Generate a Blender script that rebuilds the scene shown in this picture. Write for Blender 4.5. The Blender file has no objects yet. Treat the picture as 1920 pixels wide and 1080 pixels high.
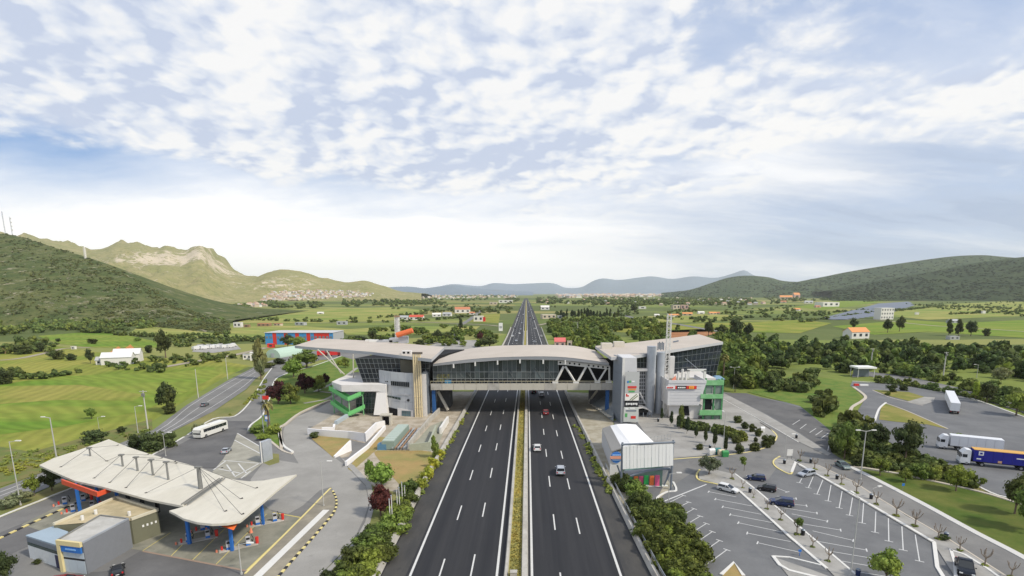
import bpy, bmesh, math, random
import numpy as np
from mathutils import Vector, Matrix, geometry, noise as mnoise
random.seed(7); rng = np.random.default_rng(7)
S = bpy.context.scene; COL = S.collection
R = math.radians
# ---------------- camera ----------------
H = 38.0; F = 1000.0; CX = 987.0; HY = 548.0; TH = R(10.5); PY = HY + F*math.tan(TH)
cam = bpy.data.cameras.new('camera'); camo = bpy.data.objects.new('camera', cam); COL.objects.link(camo)
camo.location = (0, 0, H); camo.rotation_euler = (R(90)-TH, 0, 0)
cam.sensor_width = 36; cam.lens = 36*F/1920; cam.shift_x = (960-CX)/1920; cam.shift_y = (PY-540)/1920
cam.clip_start = .5; cam.clip_end = 60000; S.camera = camo
# ---------------- exposure ----------------
S.view_settings.view_transform = 'Standard'; S.view_settings.look = 'None'; S.view_settings.gamma = 1
S.view_settings.exposure = 0.0; S.view_settings.use_curve_mapping = False
S.cycles.volume_bounces = 2
# ---------------- pixel of the photograph -> place on the ground ----------------
cT, sT = math.cos(TH), math.sin(TH)
def ray(px, py):
    a = (px-CX)/F; b = (py-PY)/F
    return (a, cT-b*sT, -sT-b*cT)
def G(px, py, z=0.0):
    r = ray(px, py); t = (z-H)/r[2]; return Vector((r[0]*t, r[1]*t, z))
def P(px, py, Y):
    r = ray(px, py); t = Y/r[1]; return Vector((r[0]*t, Y, H+r[2]*t))
def Zat(Y, py):                       # height seen at image row py on the vertical plane at distance Y
    k = (PY-py)/F; return H + Y*(k*cT-sT)/(cT+k*sT)
def ht(px, pyb, pyt, z=0.0):          # height of something standing at (px,pyb) whose top is at row pyt
    return Zat(G(px, pyb, z).y, pyt)-z
# ---------------- world ----------------
SUN_EL, SUN_AZ = R(44), R(118)       # azimuth from +Y towards +X
W = bpy.data.worlds.new("World"); S.world = W; W.use_nodes = True
class NT:
    def __init__(s, nt): s.t = nt; s.n = nt.nodes; s.l = nt.links
    def set(s, node, i, v):
        if v is None: return
        if isinstance(v, bpy.types.NodeSocket): s.l.new(v, node.inputs[i])
        else: node.inputs[i].default_value = v
    def new(s, ty, ins=None, **kw):
        n = s.n.new('ShaderNode'+ty)
        for k, v in kw.items(): setattr(n, k, v)
        for i, v in (ins or {}).items(): s.set(n, i, v)
        return n
    def m(s, op, a, b=None, c=None, clamp=False):
        n = s.new('Math', {0: a, 1: b, 2: c}, operation=op); n.use_clamp = clamp; return n.outputs[0]
    def v(s, op, a, b=None):
        n = s.new('VectorMath', {0: a, 1: b}, operation=op); return n.outputs[1] if op in ('DOT_PRODUCT', 'LENGTH') else n.outputs[0]
    def mix(s, f, a, b, blend='MIX'):
        n = s.new('Mix', None, data_type='RGBA', blend_type=blend)
        s.set(n, 0, f); s.set(n, 6, a); s.set(n, 7, b); return n.outputs[2]
    def ramp(s, f, stops, interp='LINEAR'):
        n = s.new('ValToRGB', {0: f}); cr = n.color_ramp; cr.interpolation = interp
        while len(cr.elements) < len(stops): cr.elements.new(.5)
        for e, (p, c) in zip(cr.elements, stops):
            e.position = p; e.color = c if len(c) == 4 else (*c, 1)
        return n.outputs[0]
    def noise(s, vec, scale, detail=4, rough=.55, dist=0, lac=2.0):
        return s.new('TexNoise', {'Vector': vec, 'Scale': scale, 'Detail': detail, 'Roughness': rough, 'Distortion': dist, 'Lacunarity': lac}).outputs[0]
    def ss(s, x, a, b):
        n = s.new('MapRange', {0: x, 1: a, 2: b, 3: 0.0, 4: 1.0}, interpolation_type='SMOOTHSTEP'); return n.outputs[0]
def build_world():
    q = NT(W.node_tree); q.n.clear()
    d = q.v('NORMALIZE', q.new('TexCoord').outputs['Generated'])
    xyz = q.new('SeparateXYZ', {0: d}); x, y, z = xyz.outputs
    sky = q.new('TexSky', None, sky_type='NISHITA', sun_disc=False, sun_elevation=SUN_EL, sun_rotation=SUN_AZ,
                altitude=100, air_density=1.0, dust_density=0.6, ozone_density=1.6)
    az = q.m('ARCTAN2', x, y); el = q.m('ARCSINE', z)
    def lobe(px, py, wx, wy, amp=1.0):
        r = Vector(ray(px, py)).normalized(); a0 = math.atan2(r.x, r.y); e0 = math.asin(r.z)
        da = q.m('DIVIDE', q.m('SUBTRACT', az, a0), wx/1000); de = q.m('DIVIDE', q.m('SUBTRACT', el, e0), wy/1000)
        g = q.m('EXPONENT', q.m('MULTIPLY', q.m('ADD', q.m('MULTIPLY', da, da), q.m('MULTIPLY', de, de)), -1.0))
        return q.m('MULTIPLY', g, amp)
    def total(ls):
        t = ls[0]
        for k in ls[1:]: t = q.m('ADD', t, k)
        return t
    zz = q.m('ADD', q.m('MAXIMUM', z, 0.0), 0.22)
    p = q.new('CombineXYZ', {0: q.m('DIVIDE', x, zz), 1: q.m('DIVIDE', y, zz), 2: 0.0}).outputs[0]
    wn = q.new('TexNoise', {'Vector': p, 'Scale': 2.6, 'Detail': 8.0, 'Roughness': .62}).outputs[1]
    warp = q.v('MULTIPLY', q.v('SUBTRACT', wn, (.5, .5, .5)), (.17, .17, 0))
    pw = q.v('ADD', p, warp)
    def cell(vec, sc, det=2.0, rough=.5):
        return q.new('TexVoronoi', {'Vector': vec, 'Scale': sc, 'Detail': det, 'Roughness': rough, 'Lacunarity': 2.2}, feature='F1', normalize=True).outputs['Distance']
    def puff_at(vec):
        return total([q.m('MULTIPLY', cell(vec, 3.3), -1.5), q.m('MULTIPLY', cell(vec, 8.5), -.62), 1.0])
    pf = puff_at(pw); fb = q.noise(p, 1.7, 8, .62, .3); fine = q.noise(pw, 22.0, 8, .7)
    region = total([lobe(420, 40, 600, 240, .46), lobe(640, 230, 480, 80, .50), lobe(1000, 260, 260, 90, .36), lobe(1090, 60, 200, 170, .46), lobe(1640, 190, 320, 60, .30), lobe(1330, 250, 120, 80, .2), lobe(1490, 80, 60, 70, .26), lobe(1830, 230, 160, 60, .14),
                    lobe(40, 110, 130, 110, .16), lobe(215, 165, 110, 60, -.26), lobe(110, 320, 260, 45, -.60), lobe(480, 370, 420, 40, -.45), lobe(1750, 60, 300, 80, -.22), lobe(1330, 60, 60, 100, -.12),
                    lobe(920, 110, 50, 40, -.16), lobe(1400, 320, 300, 80, -.22)])
    dens = total([pf, q.m('MULTIPLY', q.m('SUBTRACT', fb, .5), 1.5), q.m('MULTIPLY', q.m('SUBTRACT', fine, .5), .34), q.m('MULTIPLY', region, 1.25), -.29])
    dens = q.m('MULTIPLY', dens, q.ss(z, .09, .20))
    a_puff = q.ss(dens, -.06, .46)
    pf2 = puff_at(q.v('ADD', pw, (.03, .038, 0)))
    sh = total([q.m('MULTIPLY', q.m('SUBTRACT', pf, pf2), 3.6), q.m('MULTIPLY', q.m('SUBTRACT', pf, .30), 1.0), q.m('MULTIPLY', q.m('SUBTRACT', fine, .5), .5), q.m('MULTIPLY', q.m('SUBTRACT', q.noise(p, 2.6, 5, .6), .5), 1.9),
                .60, lobe(950, 300, 260, 60, -.40), lobe(215, 165, 130, 70, -.45), lobe(640, 150, 120, 60, -.2), lobe(60, 20, 100, 60, -.2)])
    sh = q.m('ADD', sh, 0.0, clamp=True)
    ccol = q.ramp(sh, [(0, (.60, .67, .83)), (.34, (.76, .81, .91)), (.70, (.91, .925, .955)), (1, (1.0, .99, .975))])
    # thin veil: streaks and the milky glow low over the plain
    st = q.noise(q.v('MULTIPLY', q.v('ADD', p, q.v('MULTIPLY', warp, (1.2, 1.2, 0))), (.55, 1.4, 1)), .9, 7, .6, .35)
    veil = total([q.m('MULTIPLY', q.ss(st, .36, .72), .38), lobe(620, 470, 430, 120, .80), lobe(150, 480, 360, 100, .50), lobe(1100, 470, 260, 90, .50), lobe(1500, 330, 330, 110, .45),
                  lobe(700, 510, 1500, 40, .55), lobe(1250, 160, 400, 90, .15), lobe(1700, 230, 330, 150, .34), lobe(85, 300, 130, 40, -.35), lobe(1290, 300, 60, 40, -.25), q.m('MULTIPLY', q.ss(q.m('ABSOLUTE', az), .9, 1.6), .35)])
    veil = q.m('MULTIPLY', veil, q.m('ADD', .62, q.m('MULTIPLY', st, .75)), clamp=True)
    vgrey = total([lobe(1750, 440, 420, 100, 1.0), lobe(1900, 300, 260, 120, .6), lobe(1400, 420, 160, 60, .25)])
    vg = q.m('MULTIPLY', vgrey, q.m('ADD', q.ss(q.noise(q.v('MULTIPLY', pw, (.4, 1.3, 1)), 1.1, 6, .6, .3), .3, .7), .25), clamp=True)
    vcol = q.mix(vg, (.97, .955, .935, 1), (.40, .47, .60, 1))
    b1 = q.new('Background', {0: sky.outputs[0], 1: 0.095})
    tint = q.new('Background', {0: (.27, .50, .98, 1), 1: .90})
    bb = q.new('MixShader', {0: .55, 1: b1.outputs[0], 2: tint.outputs[0]})
    b2 = q.new('Background', {0: vcol, 1: 1.22}); b3 = q.new('Background', {0: ccol, 1: 1.0})
    m1 = q.new('MixShader', {0: q.m('MAXIMUM', veil, q.m('MULTIPLY', vg, .85)), 1: bb.outputs[0], 2: b2.outputs[0]})
    m2 = q.new('MixShader', {0: q.m('MULTIPLY', a_puff, .93), 1: m1.outputs[0], 2: b3.outputs[0]})
    # below the horizon: dull ground tone
    low = q.new('Background', {0: (.16, .17, .13, 1), 1: 1.0})
    m3 = q.new('MixShader', {0: q.ss(z, -.06, -.02), 1: low.outputs[0], 2: m2.outputs[0]})
    out = q.new('OutputWorld', {0: m3.outputs[0]})
build_world()
sun = bpy.data.lights.new('sun', 'SUN'); sun.energy = 3.5; sun.angle = R(5); sun.color = (1.0, .92, .78)
suno = bpy.data.objects.new('sun', sun); COL.objects.link(suno)
sd = Vector((math.sin(SUN_AZ)*math.cos(SUN_EL), math.cos(SUN_AZ)*math.cos(SUN_EL), math.sin(SUN_EL)))
suno.rotation_euler = (-sd).to_track_quat('-Z', 'Y').to_euler()
# ---------------- mesh helpers ----------------
class MB:
    def __init__(s): s.v = []; s.f = []; s.m = []; s.cur = 0
    def add(s, vs, fs):
        o = len(s.v); s.v += [tuple(v) for v in vs]
        for f in fs: s.f.append(tuple(i+o for i in f)); s.m.append(s.cur)
        return s
    def quad(s, a, b, c, d): return s.add([a, b, c, d], [(0, 1, 2, 3)])
    def box(s, c, size, rz=0, tap=1.0):
        x, y, z = size[0]/2, size[1]/2, size[2]/2; M_ = Matrix.Rotation(rz, 3, 'Z'); c = Vector(c)
        vs = [c+M_@Vector((sx*x*(tap if sz > 0 else 1), sy*y*(tap if sz > 0 else 1), sz*z)) for sz in (-1, 1) for sy in (-1, 1) for sx in (-1, 1)]
        return s.add(vs, [(0, 2, 3, 1), (4, 5, 7, 6), (0, 1, 5, 4), (2, 6, 7, 3), (0, 4, 6, 2), (1, 3, 7, 5)])
    def prism(s, poly, z0, z1):           # poly: list of (x,y) ; z1 may be a list of heights
        n = len(poly); z1s = z1 if isinstance(z1, (list, tuple)) else [z1]*n; z0s = z0 if isinstance(z0, (list, tuple)) else [z0]*n
        A = [Vector((p[0], p[1], z)) for p, z in zip(poly, z0s)]; B = [Vector((p[0], p[1], z)) for p, z in zip(poly, z1s)]
        tri = geometry.tessellate_polygon([[Vector((p[0], p[1], 0)) for p in poly]])
        area = sum(poly[i][0]*poly[(i+1) % n][1]-poly[(i+1) % n][0]*poly[i][1] for i in range(n))
        fs = []
        for t in tri:
            a, b, c = t; cr = (poly[b][0]-poly[a][0])*(poly[c][1]-poly[a][1])-(poly[b][1]-poly[a][1])*(poly[c][0]-poly[a][0])
            if cr < 0: a, b, c = a, c, b
            fs += [(a+n, b+n, c+n), (a, c, b)]
        for i in range(n):
            j = (i+1) % n
            fs.append((i, j, j+n, i+n) if area > 0 else (j, i, i+n, j+n))
        return s.add(A+B, fs)
    def tube(s, p, q, r0, r1=None, n=8, cap=True):
        p, q = Vector(p), Vector(q); r1 = r0 if r1 is None else r1; d = (q-p).normalized()
        u = d.orthogonal().normalized(); w = d.cross(u); vs = []
        for c, r in ((p, r0), (q, r1)):
            for k in range(n):
                a = 2*math.pi*k/n; vs.append(c+u*r*math.cos(a)+w*r*math.sin(a))
        fs = [(k, (k+1) % n, (k+1) % n+n, k+n) for k in range(n)]
        if cap: fs += [tuple(range(n-1, -1, -1)), tuple(range(n, 2*n))]
        return s.add(vs, fs)
    def path(s, pts, r, n=6):
        for a, b in zip(pts, pts[1:]): s.tube(a, b, r, n=n)
        return s
    def wallpath(s, pts, z0, z1, th):     # a thin upright wall along pts
        L = strip_sides(pts, th); n = len(pts)
        for i in range(n-1):
            a, b, c, d = L[0][i], L[0][i+1], L[1][i+1], L[1][i]
            za = z1[i] if isinstance(z1, (list, tuple)) else z1; zb = z1[i+1] if isinstance(z1, (list, tuple)) else z1
            s.prism([(a[0], a[1]), (b[0], b[1]), (c[0], c[1]), (d[0], d[1])], z0, [za, zb, zb, za])
        return s
    def build(s, name, mat, parent=None, smooth=False, origin=None):
        if origin is None:
            origin = Vector((0, 0, 0)); p = parent
            while p is not None: origin = origin+p.location; p = p.parent
        me = bpy.data.meshes.new(name); me.from_pydata([tuple(Vector(v)-Vector(origin)) for v in s.v], [], s.f)
        for mm in (mat if isinstance(mat, (list, tuple)) else [mat]): me.materials.append(mm)
        if any(s.m): me.polygons.foreach_set('material_index', s.m)
        if smooth: me.polygons.foreach_set('use_smooth', [True]*len(me.polygons))
        me.update(); o = bpy.data.objects.new(name, me); COL.objects.link(o)
        if parent is not None: o.parent = parent
        return o
def strip_sides(pts, w):
    A, B = [], []; n = len(pts)
    for i in range(n):
        p = Vector(pts[i][:2]); a = Vector(pts[max(i-1, 0)][:2]); b = Vector(pts[min(i+1, n-1)][:2])
        d = (b-a).normalized(); nn = Vector((-d.y, d.x))*w/2; A.append(p+nn); B.append(p-nn)
    return A, B
def sm(pts, k=4, closed=False):           # Catmull-Rom through the points
    n = len(pts); out = []; P_ = [Vector(p) for p in pts]
    for i in range(n if closed else n-1):
        p0 = P_[(i-1) % n] if closed or i > 0 else P_[0]; p1 = P_[i]; p2 = P_[(i+1) % n]
        p3 = P_[(i+2) % n] if closed or i+2 < n else P_[-1]
        for j in range(k):
            t = j/k; out.append(.5*((2*p1)+(p2-p0)*t+(2*p0-5*p1+4*p2-p3)*t*t+(3*p1-p0-3*p2+p3)*t**3))
    if not closed: out.append(P_[-1])
    return out
def gp(pts, z=0): return [G(a, b, z) for a, b in pts]
def tag(o, label=None, cat=None, group=None, kind=None):
    if label: o['label'] = label
    if cat: o['category'] = cat
    if group: o['group'] = group
    if kind: o['kind'] = kind
    return o
def thing(name, label, cat, loc, rz=0, group=None):
    o = bpy.data.objects.new(name, None); COL.objects.link(o); o.location = loc; o.rotation_euler = (0, 0, rz); o.empty_display_size = .5
    return tag(o, label, cat, group)
def kids(o): return [c for c in CH.get(o.name, [])]
CH = {}
def index_children():
    CH.clear()
    for o in bpy.data.objects:
        if o.parent: CH.setdefault(o.parent.name, []).append(o)
def copy_tree(o, loc=None, rz=None, scale=None, label=None, group=None, parent=None):
    c = o.copy(); COL.objects.link(c)
    if parent: c.parent = parent
    if loc is not None: c.location = loc
    if rz is not None: c.rotation_euler = (0, 0, rz)
    if scale is not None: c.scale = scale if hasattr(scale, '__len__') else (scale,)*3
    if label: c['label'] = label
    if group: c['group'] = group
    for ch in CH.get(o.name, []): copy_tree(ch, parent=c)
    return c
ORD = ['first', 'second', 'third', 'fourth', 'fifth', 'sixth', 'seventh', 'eighth', 'ninth', 'tenth', 'eleventh', 'twelfth', 'thirteenth', 'fourteenth',
       'fifteenth', 'sixteenth', 'seventeenth', 'eighteenth', 'nineteenth', 'twentieth', 'twenty-first', 'twenty-second', 'twenty-third', 'twenty-fourth', 'twenty-fifth',
       'twenty-sixth', 'twenty-seventh', 'twenty-eighth', 'twenty-ninth', 'thirtieth', 'thirty-first', 'thirty-second', 'thirty-third', 'thirty-fourth', 'thirty-fifth', 'thirty-sixth']
# ---------------- materials ----------------
MATS = {}
def mat(name, col, rough=.8, var=.12, scale=.5, metal=0.0, spec=.3, bump=0.0, bscale=None, col2=None, lo=.35, hi=.65, island=0.0, alpha=None, stretch=None, obj=False, fine=.0, wave=None, stain=0.0):
    """base colour varied by noise (wear, grain); col2 mixes in a second tone in patches; island varies every separate leaf or piece"""
    if name in MATS: return MATS[name]
    m_ = bpy.data.materials.new(name); m_.use_nodes = True; q = NT(m_.node_tree); q.n.clear(); MATS[name] = m_
    geo = q.new('NewGeometry'); vec = q.new('TexCoord').outputs['Object'] if obj else geo.outputs['Position']
    if stretch: vec = q.v('MULTIPLY', vec, stretch)
    n1 = q.noise(vec, scale, 5, .6); c = (*col, 1)
    out = c
    if col2: out = q.mix(q.ss(n1, lo, hi), c, (*col2, 1))
    k = q.m('ADD', 1-var, q.m('MULTIPLY', q.noise(vec, scale*3.1, 6, .65), var*2))
    if fine: k = q.m('MULTIPLY', k, q.m('ADD', 1-fine, q.m('MULTIPLY', q.noise(vec, scale*40, 3, .7), fine*2)))
    if wave:
        dx, dy, fr, am = wave; u = q.v('DOT_PRODUCT', q.v('ADD', vec, q.v('MULTIPLY', q.new('TexNoise', {'Vector': vec, 'Scale': .02, 'Detail': 3.0}).outputs[1], (14, 14, 0))), (dx*fr, dy*fr, 0))
        k = q.m('MULTIPLY', k, q.m('ADD', 1-am/2, q.m('MULTIPLY', q.m('SINE', u), am/2)))
    if stain:
        st_ = q.ss(q.noise(q.v('MULTIPLY', geo.outputs['Position'], (1, .6, 1)), .55, 7, .75), .56, .72); s2 = q.ss(q.noise(geo.outputs['Position'], .09, 4, .6), .5, .7)
        k = q.m('MULTIPLY', k, q.m('SUBTRACT', 1.0, q.m('MULTIPLY', q.m('ADD', st_, q.m('MULTIPLY', s2, .5)), stain)))
    if island: k = q.m('MULTIPLY', k, q.m('ADD', 1-island, q.m('MULTIPLY', geo.outputs['Random Per Island'], island*2)))
    out = q.mix(1.0, out, q.new('CombineColor', {0: k, 1: k, 2: k}).outputs[0], 'MULTIPLY')
    b = q.new('BsdfPrincipled', None); q.set(b, 'Base Color', out); q.set(b, 'Roughness', rough); q.set(b, 'Metallic', metal); q.set(b, 'Specular IOR Level', spec)
    if bump:
        bp = q.new('Bump', {'Height': q.noise(vec, bscale or scale*8, 5, .6), 'Strength': bump, 'Distance': .05}); q.set(b, 'Normal', bp.outputs[0])
    q.new('OutputMaterial', {0: b.outputs[0]}); return m_
def leafmat(name, c1, c2, isl=.35, rough=.75):
    if name in MATS: return MATS[name]
    m_ = bpy.data.materials.new(name); m_.use_nodes = True; q = NT(m_.node_tree); q.n.clear(); MATS[name] = m_
    geo = q.new('NewGeometry'); oi = q.new('ObjectInfo').outputs['Random']; r = geo.outputs['Random Per Island']
    c = q.mix(q.m('ADD', q.m('MULTIPLY', r, .7), q.m('MULTIPLY', q.noise(geo.outputs['Position'], .9, 3), .5), clamp=True), (*c1, 1), (*c2, 1))
    k = q.m('ADD', 1-isl, q.m('MULTIPLY', q.m('FRACT', q.m('MULTIPLY', r, 17.3)), isl*2)); k = q.m('MULTIPLY', k, q.m('ADD', .75, q.m('MULTIPLY', oi, .5))); lf_ = q.noise(geo.outputs['Position'], .11, 3, .6); k = q.m('MULTIPLY', k, q.m('ADD', .62, q.m('MULTIPLY', lf_, .8))); c = q.mix(q.ss(q.noise(q.v('ADD', geo.outputs['Position'], (50, 9, 0)), .07, 3, .6), .42, .62), c, q.mix(1.0, c, (1.35, 1.12, .85, 1), 'MULTIPLY'))
    c = q.mix(1.0, c, q.new('CombineColor', {0: k, 1: k, 2: k}).outputs[0], 'MULTIPLY')
    b = q.new('BsdfPrincipled', None); q.set(b, 'Base Color', c); q.set(b, 'Roughness', rough); q.set(b, 'Specular IOR Level', .25)
    t = q.new('BsdfTranslucent', {0: c}); mx = q.new('MixShader', {0: .22, 1: b.outputs[0], 2: t.outputs[0]})
    q.new('OutputMaterial', {0: mx.outputs[0]}); return m_
def glassmat(name, col, rough=.08, var=.3, scale=.4):
    return mat(name, col, rough, var, scale, 0.0, .5)
# ================= SETTING: ground, fields, roads =================
def ground_material():
    m_ = bpy.data.materials.new('field_ground'); m_.use_nodes = True; q = NT(m_.node_tree); q.n.clear()
    pos = q.new('NewGeometry').outputs['Position']
    wv = q.v('ADD', pos, q.v('MULTIPLY', q.v('SUBTRACT', q.new('TexNoise', {'Vector': pos, 'Scale': .004, 'Detail': 3.0}).outputs[1], (.5, .5, .5)), (160, 160, 0)))
    cell = q.new('TexVoronoi', {'Vector': q.v('MULTIPLY', wv, (.0032, .0062, 0)), 'Scale': 1.0}, feature='F1').outputs['Color']
    r = q.new('SeparateColor', {0: cell}).outputs[0]
    c = q.ramp(r, [(0, (.10, .13, .04)), (.22, (.18, .22, .055)), (.4, (.12, .16, .045)), (.55, (.27, .25, .09)), (.7, (.12, .15, .05)), (.85, (.24, .25, .08)), (1, (.30, .21, .12))], 'CONSTANT')
    n = q.noise(pos, .012, 6, .65); c = q.mix(q.m('MULTIPLY', q.ss(n, .5, .75), .7), c, (.085, .11, .04, 1))
    c = q.mix(q.m('MULTIPLY', q.ss(q.noise(pos, .05, 5, .7), .5, .8), .5), c, (.24, .22, .10, 1))
    k = q.m('ADD', .8, q.m('MULTIPLY', q.noise(pos, .35, 6, .7), .4))
    c = q.mix(1.0, c, q.new('CombineColor', {0: k, 1: k, 2: k}).outputs[0], 'MULTIPLY')
    b = q.new('BsdfPrincipled', None); q.set(b, 'Base Color', c); q.set(b, 'Roughness', .95); q.set(b, 'Specular IOR Level', .1)
    q.new('OutputMaterial', {0: b.outputs[0]}); return m_
# one ground sheet to the horizon, finer near the camera
gb = MB(); xs = [-16000, -6000, -2500, -1000, -400, -150, 0, 150, 400, 1000, 2500, 6000, 16000]; ys = [-400, 0, 100, 250, 500, 1000, 2500, 6000, 16000]
gb.add([(x, y, 0) for y in ys for x in xs], [(j*13+i, j*13+i+1, (j+1)*13+i+1, (j+1)*13+i) for j in range(8) for i in range(12)])
tag(gb.build('ground', ground_material()), kind='structure')
def sheet(name, pts, m_, z, k=0, closed_smooth=False, kind='structure', label=None):
    if k: pts = [tuple(p) for p in sm(pts, k, True)]
    g = gp(pts, 0); mb = MB(); tri = geometry.tessellate_polygon([[Vector((p.x, p.y, 0)) for p in g]])
    fs = []
    for a, b, c in tri:
        cr = (g[b].x-g[a].x)*(g[c].y-g[a].y)-(g[b].y-g[a].y)*(g[c].x-g[a].x); fs.append((a, b, c) if cr > 0 else (a, c, b))
    mb.add([(p.x, p.y, z) for p in g], fs); o = mb.build(name, m_); tag(o, label, kind=kind); return o
def fmat(name, c1, c2, sc=.06, var=.18, stretch=None, wave=None): return mat(name, c1, .95, var, sc, 0, .1, .25, 3.0, c2, .32, .66, stretch=stretch, fine=.22, wave=wave, stain=.18)
FG = fmat('field_green', (.155, .225, .03), (.30, .29, .065), .022, .26, None, (.92, .38, 1.6, .16))
FG2 = fmat('field_lush', (.135, .24, .028), (.24, .28, .05), .03, .22, (.3, 1.6, 1), (.9, .2, 3.0, .2))
FY = fmat('field_yellow', (.20, .24, .04), (.30, .28, .07), .03, .24, None, (.92, .38, 1.6, .16))
FP = fmat('field_pale', (.19, .26, .055), (.34, .32, .10), .012, .28, None, (.5, .85, .25, .14))
DR = fmat('dry_grass', (.26, .24, .09), (.36, .25, .11), .12)
OL = fmat('olive_ground', (.15, .18, .06), (.24, .22, .09), .06)
ISLG = fmat('island_grass', (.17, .19, .045), (.28, .24, .08), .12)
SOIL = fmat('red_soil', (.30, .13, .06), (.38, .19, .09), .05)
LAWN = fmat('lawn', (.07, .115, .022), (.13, .145, .038), .12, .25)
LAWN2 = fmat('lawn_bright', (.10, .175, .035), (.17, .21, .05), .2, .22)
BROWN = fmat('bank_scrub', (.20, .17, .07), (.13, .17, .05), .2)
# big fields, left of the motorway
sheet('field', [(-700, 830), (-700, 700), (0, 662), (100, 648), (180, 660), (250, 668), (420, 678), (470, 686), (420, 708), (350, 750), (285, 790), (190, 815), (90, 850), (0, 880), (-700, 1000)], FG, .03)
sheet('field', [(-100, 725), (0, 722), (90, 707), (200, 702), (300, 700), (400, 690), (415, 700), (350, 735), (270, 770), (120, 800), (0, 815), (-100, 835)], FG2, .06)
sheet('field', [(-200, 738), (30, 724), (150, 722), (270, 740), (250, 752), (110, 750), (0, 758), (-200, 770)], FY, .09)
sheet('field', [(-300, 705), (-300, 672), (60, 668), (160, 677), (180, 690), (60, 700)], FG, .09)
sheet('field', [(260, 612), (420, 610), (560, 611), (660, 618), (640, 625), (480, 632), (330, 634), (240, 628)], FP, .12)
sheet('field', [(70, 630), (200, 620), (290, 640), (300, 652), (180, 652), (110, 645)], FG2, .12)
sheet('field', [(430, 588), (560, 580), (740, 576), (800, 582), (760, 600), (620, 606), (450, 606)], FP, .2)
sheet('field', [(640, 618), (760, 612), (900, 612), (890, 620), (760, 628), (650, 628)], FP, .2)
sheet('field', [(0, 838), (60, 848), (190, 812), (285, 786), (286, 810), (190, 850), (75, 888), (0, 914), (-300, 1010), (-300, 930)], BROWN, .1)
sheet('field', [(900, 590), (938, 588), (935, 606), (880, 604)], FY, .2)
# right of the motorway
sheet('field', [(1190, 612), (1330, 606), (1420, 604), (1500, 600), (1560, 606), (1500, 625), (1340, 622), (1230, 624)], FG, .2)
sheet('field', [(1180, 596), (1300, 588), (1400, 592), (1330, 604), (1200, 608)], FP, .22)
sheet('field', [(1560, 612), (1700, 600), (1800, 606), (1920, 600), (2300, 610), (2300, 650), (1920, 634), (1740, 622), (1640, 628)], FG2, .2)
sheet('field', [(1640, 590), (1760, 572), (1960, 560), (2300, 560), (2300, 604), (1920, 592), (1740, 600)], FP, .22)
sheet('field', [(1490, 575), (1640, 556), (1700, 556), (1640, 568), (1540, 582)], FG2, .24)
sheet('field', [(1200, 624), (1250, 620), (1320, 617), (1345, 625), (1300, 636), (1205, 634)], SOIL, .2)
sheet('field', [(1150, 612), (1230, 608), (1260, 616), (1200, 626), (1150, 622)], FY, .18)
# ---- roads ----
ASPH = mat('asphalt_dark', (.019, .020, .024), .80, .22, .16, 0, .35, .35, 9.0, (.034, .034, .037), .3, .7, stretch=(3.0, .05, 1), fine=.18, stain=.12)
SHLD = mat('asphalt_shoulder', (.052, .052, .053), .9, .15, .25, 0, .25, .4, 7.0, (.075, .072, .068), .35, .65, stretch=(1, .3, 1), fine=.2, stain=.2)
ROADG = mat('asphalt_grey', (.165, .163, .16), .9, .10, .10, 0, .2, .3, 6.0, (.22, .216, .208), .3, .7, fine=.12, stain=.16)
ROADD = mat('asphalt_worn', (.115, .114, .116), .9, .14, .12, 0, .2, .3, 6.0, (.155, .153, .152), .3, .7, fine=.14, stain=.16)
LOTM = mat('asphalt_lot', (.138, .141, .147), .88, .14, .11, 0, .25, .3, 6.0, (.175, .178, .182), .3, .7, fine=.14, stain=.16)
CURV = mat('asphalt_pale', (.27, .262, .245), .9, .11, .10, 0, .2, .25, 6.0, (.33, .32, .30), .3, .7, fine=.10, stain=.16)
CONC = mat('concrete_pale', (.36, .335, .29), .9, .15, .25, 0, .2, .25, 4.0, (.52, .49, .44), .35, .65, fine=.12, stain=.16)
CONC2 = mat('concrete_dusty', (.33, .285, .22), .95, .2, .3, 0, .1, .3, 4.0, (.46, .41, .34), .35, .65, fine=.2, stain=.3)
APRON = mat('apron_concrete', (.20, .20, .16), .8, .2, .25, 0, .25, .2, 4.0, (.28, .27, .22), .35, .65, fine=.12, stain=.3)
PAVE = mat('pavement_grey', (.30, .29, .27), .9, .14, .4, 0, .2, .25, 4.0, (.36, .35, .33), .35, .65, fine=.12, stain=.16)
PLAZ = mat('plaza_paving', (.29, .28, .262), .9, .10, .15, 0, .2, .2, 4.0, (.36, .35, .33), .35, .65, fine=.10, stain=.16)
KERB = mat('kerb_white', (.66, .65, .62), .8, .12, .8, 0, .2, .2)
WLINE = mat('paint_white', (.60, .60, .58), .6, .28, 1.3, 0, .3, fine=.12)
WORN = mat('paint_worn', (.58, .58, .57), .7, .25, 1.2, 0, .3)
YLINE = mat('paint_yellow', (.62, .52, .16), .7, .22, 1.2, 0, .3)
YK = mat('kerb_yellow', (.68, .58, .25), .75, .2, 1.2, 0, .3); BK = mat('kerb_black', (.03, .03, .035), .75, .2, 1.2, 0, .3)
CBAR = mat('barrier_concrete', (.46, .44, .40), .85, .16, .5, 0, .25, .2, 4, (.36, .34, .30), .4, .7)
ROCKY = fmat('gravel_ground', (.30, .27, .20), (.40, .37, .30), .3)
Lout = [(655, 1190), (712, 1080), (788, 930), (831, 852), (870, 782), (896, 732), (944, 649), (960, 612), (970, 588), (977, 572), (983, 559.5)]
Rout = [(1285, 1190), (1222, 1080), (1156, 944), (1106, 840), (1078, 780), (1058, 732), (1026, 649), (1012, 612), (1003, 588), (996, 572), (989, 559.5)]
hw = sheet('motorway', Lout+Rout[::-1], ASPH, .05)
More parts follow.
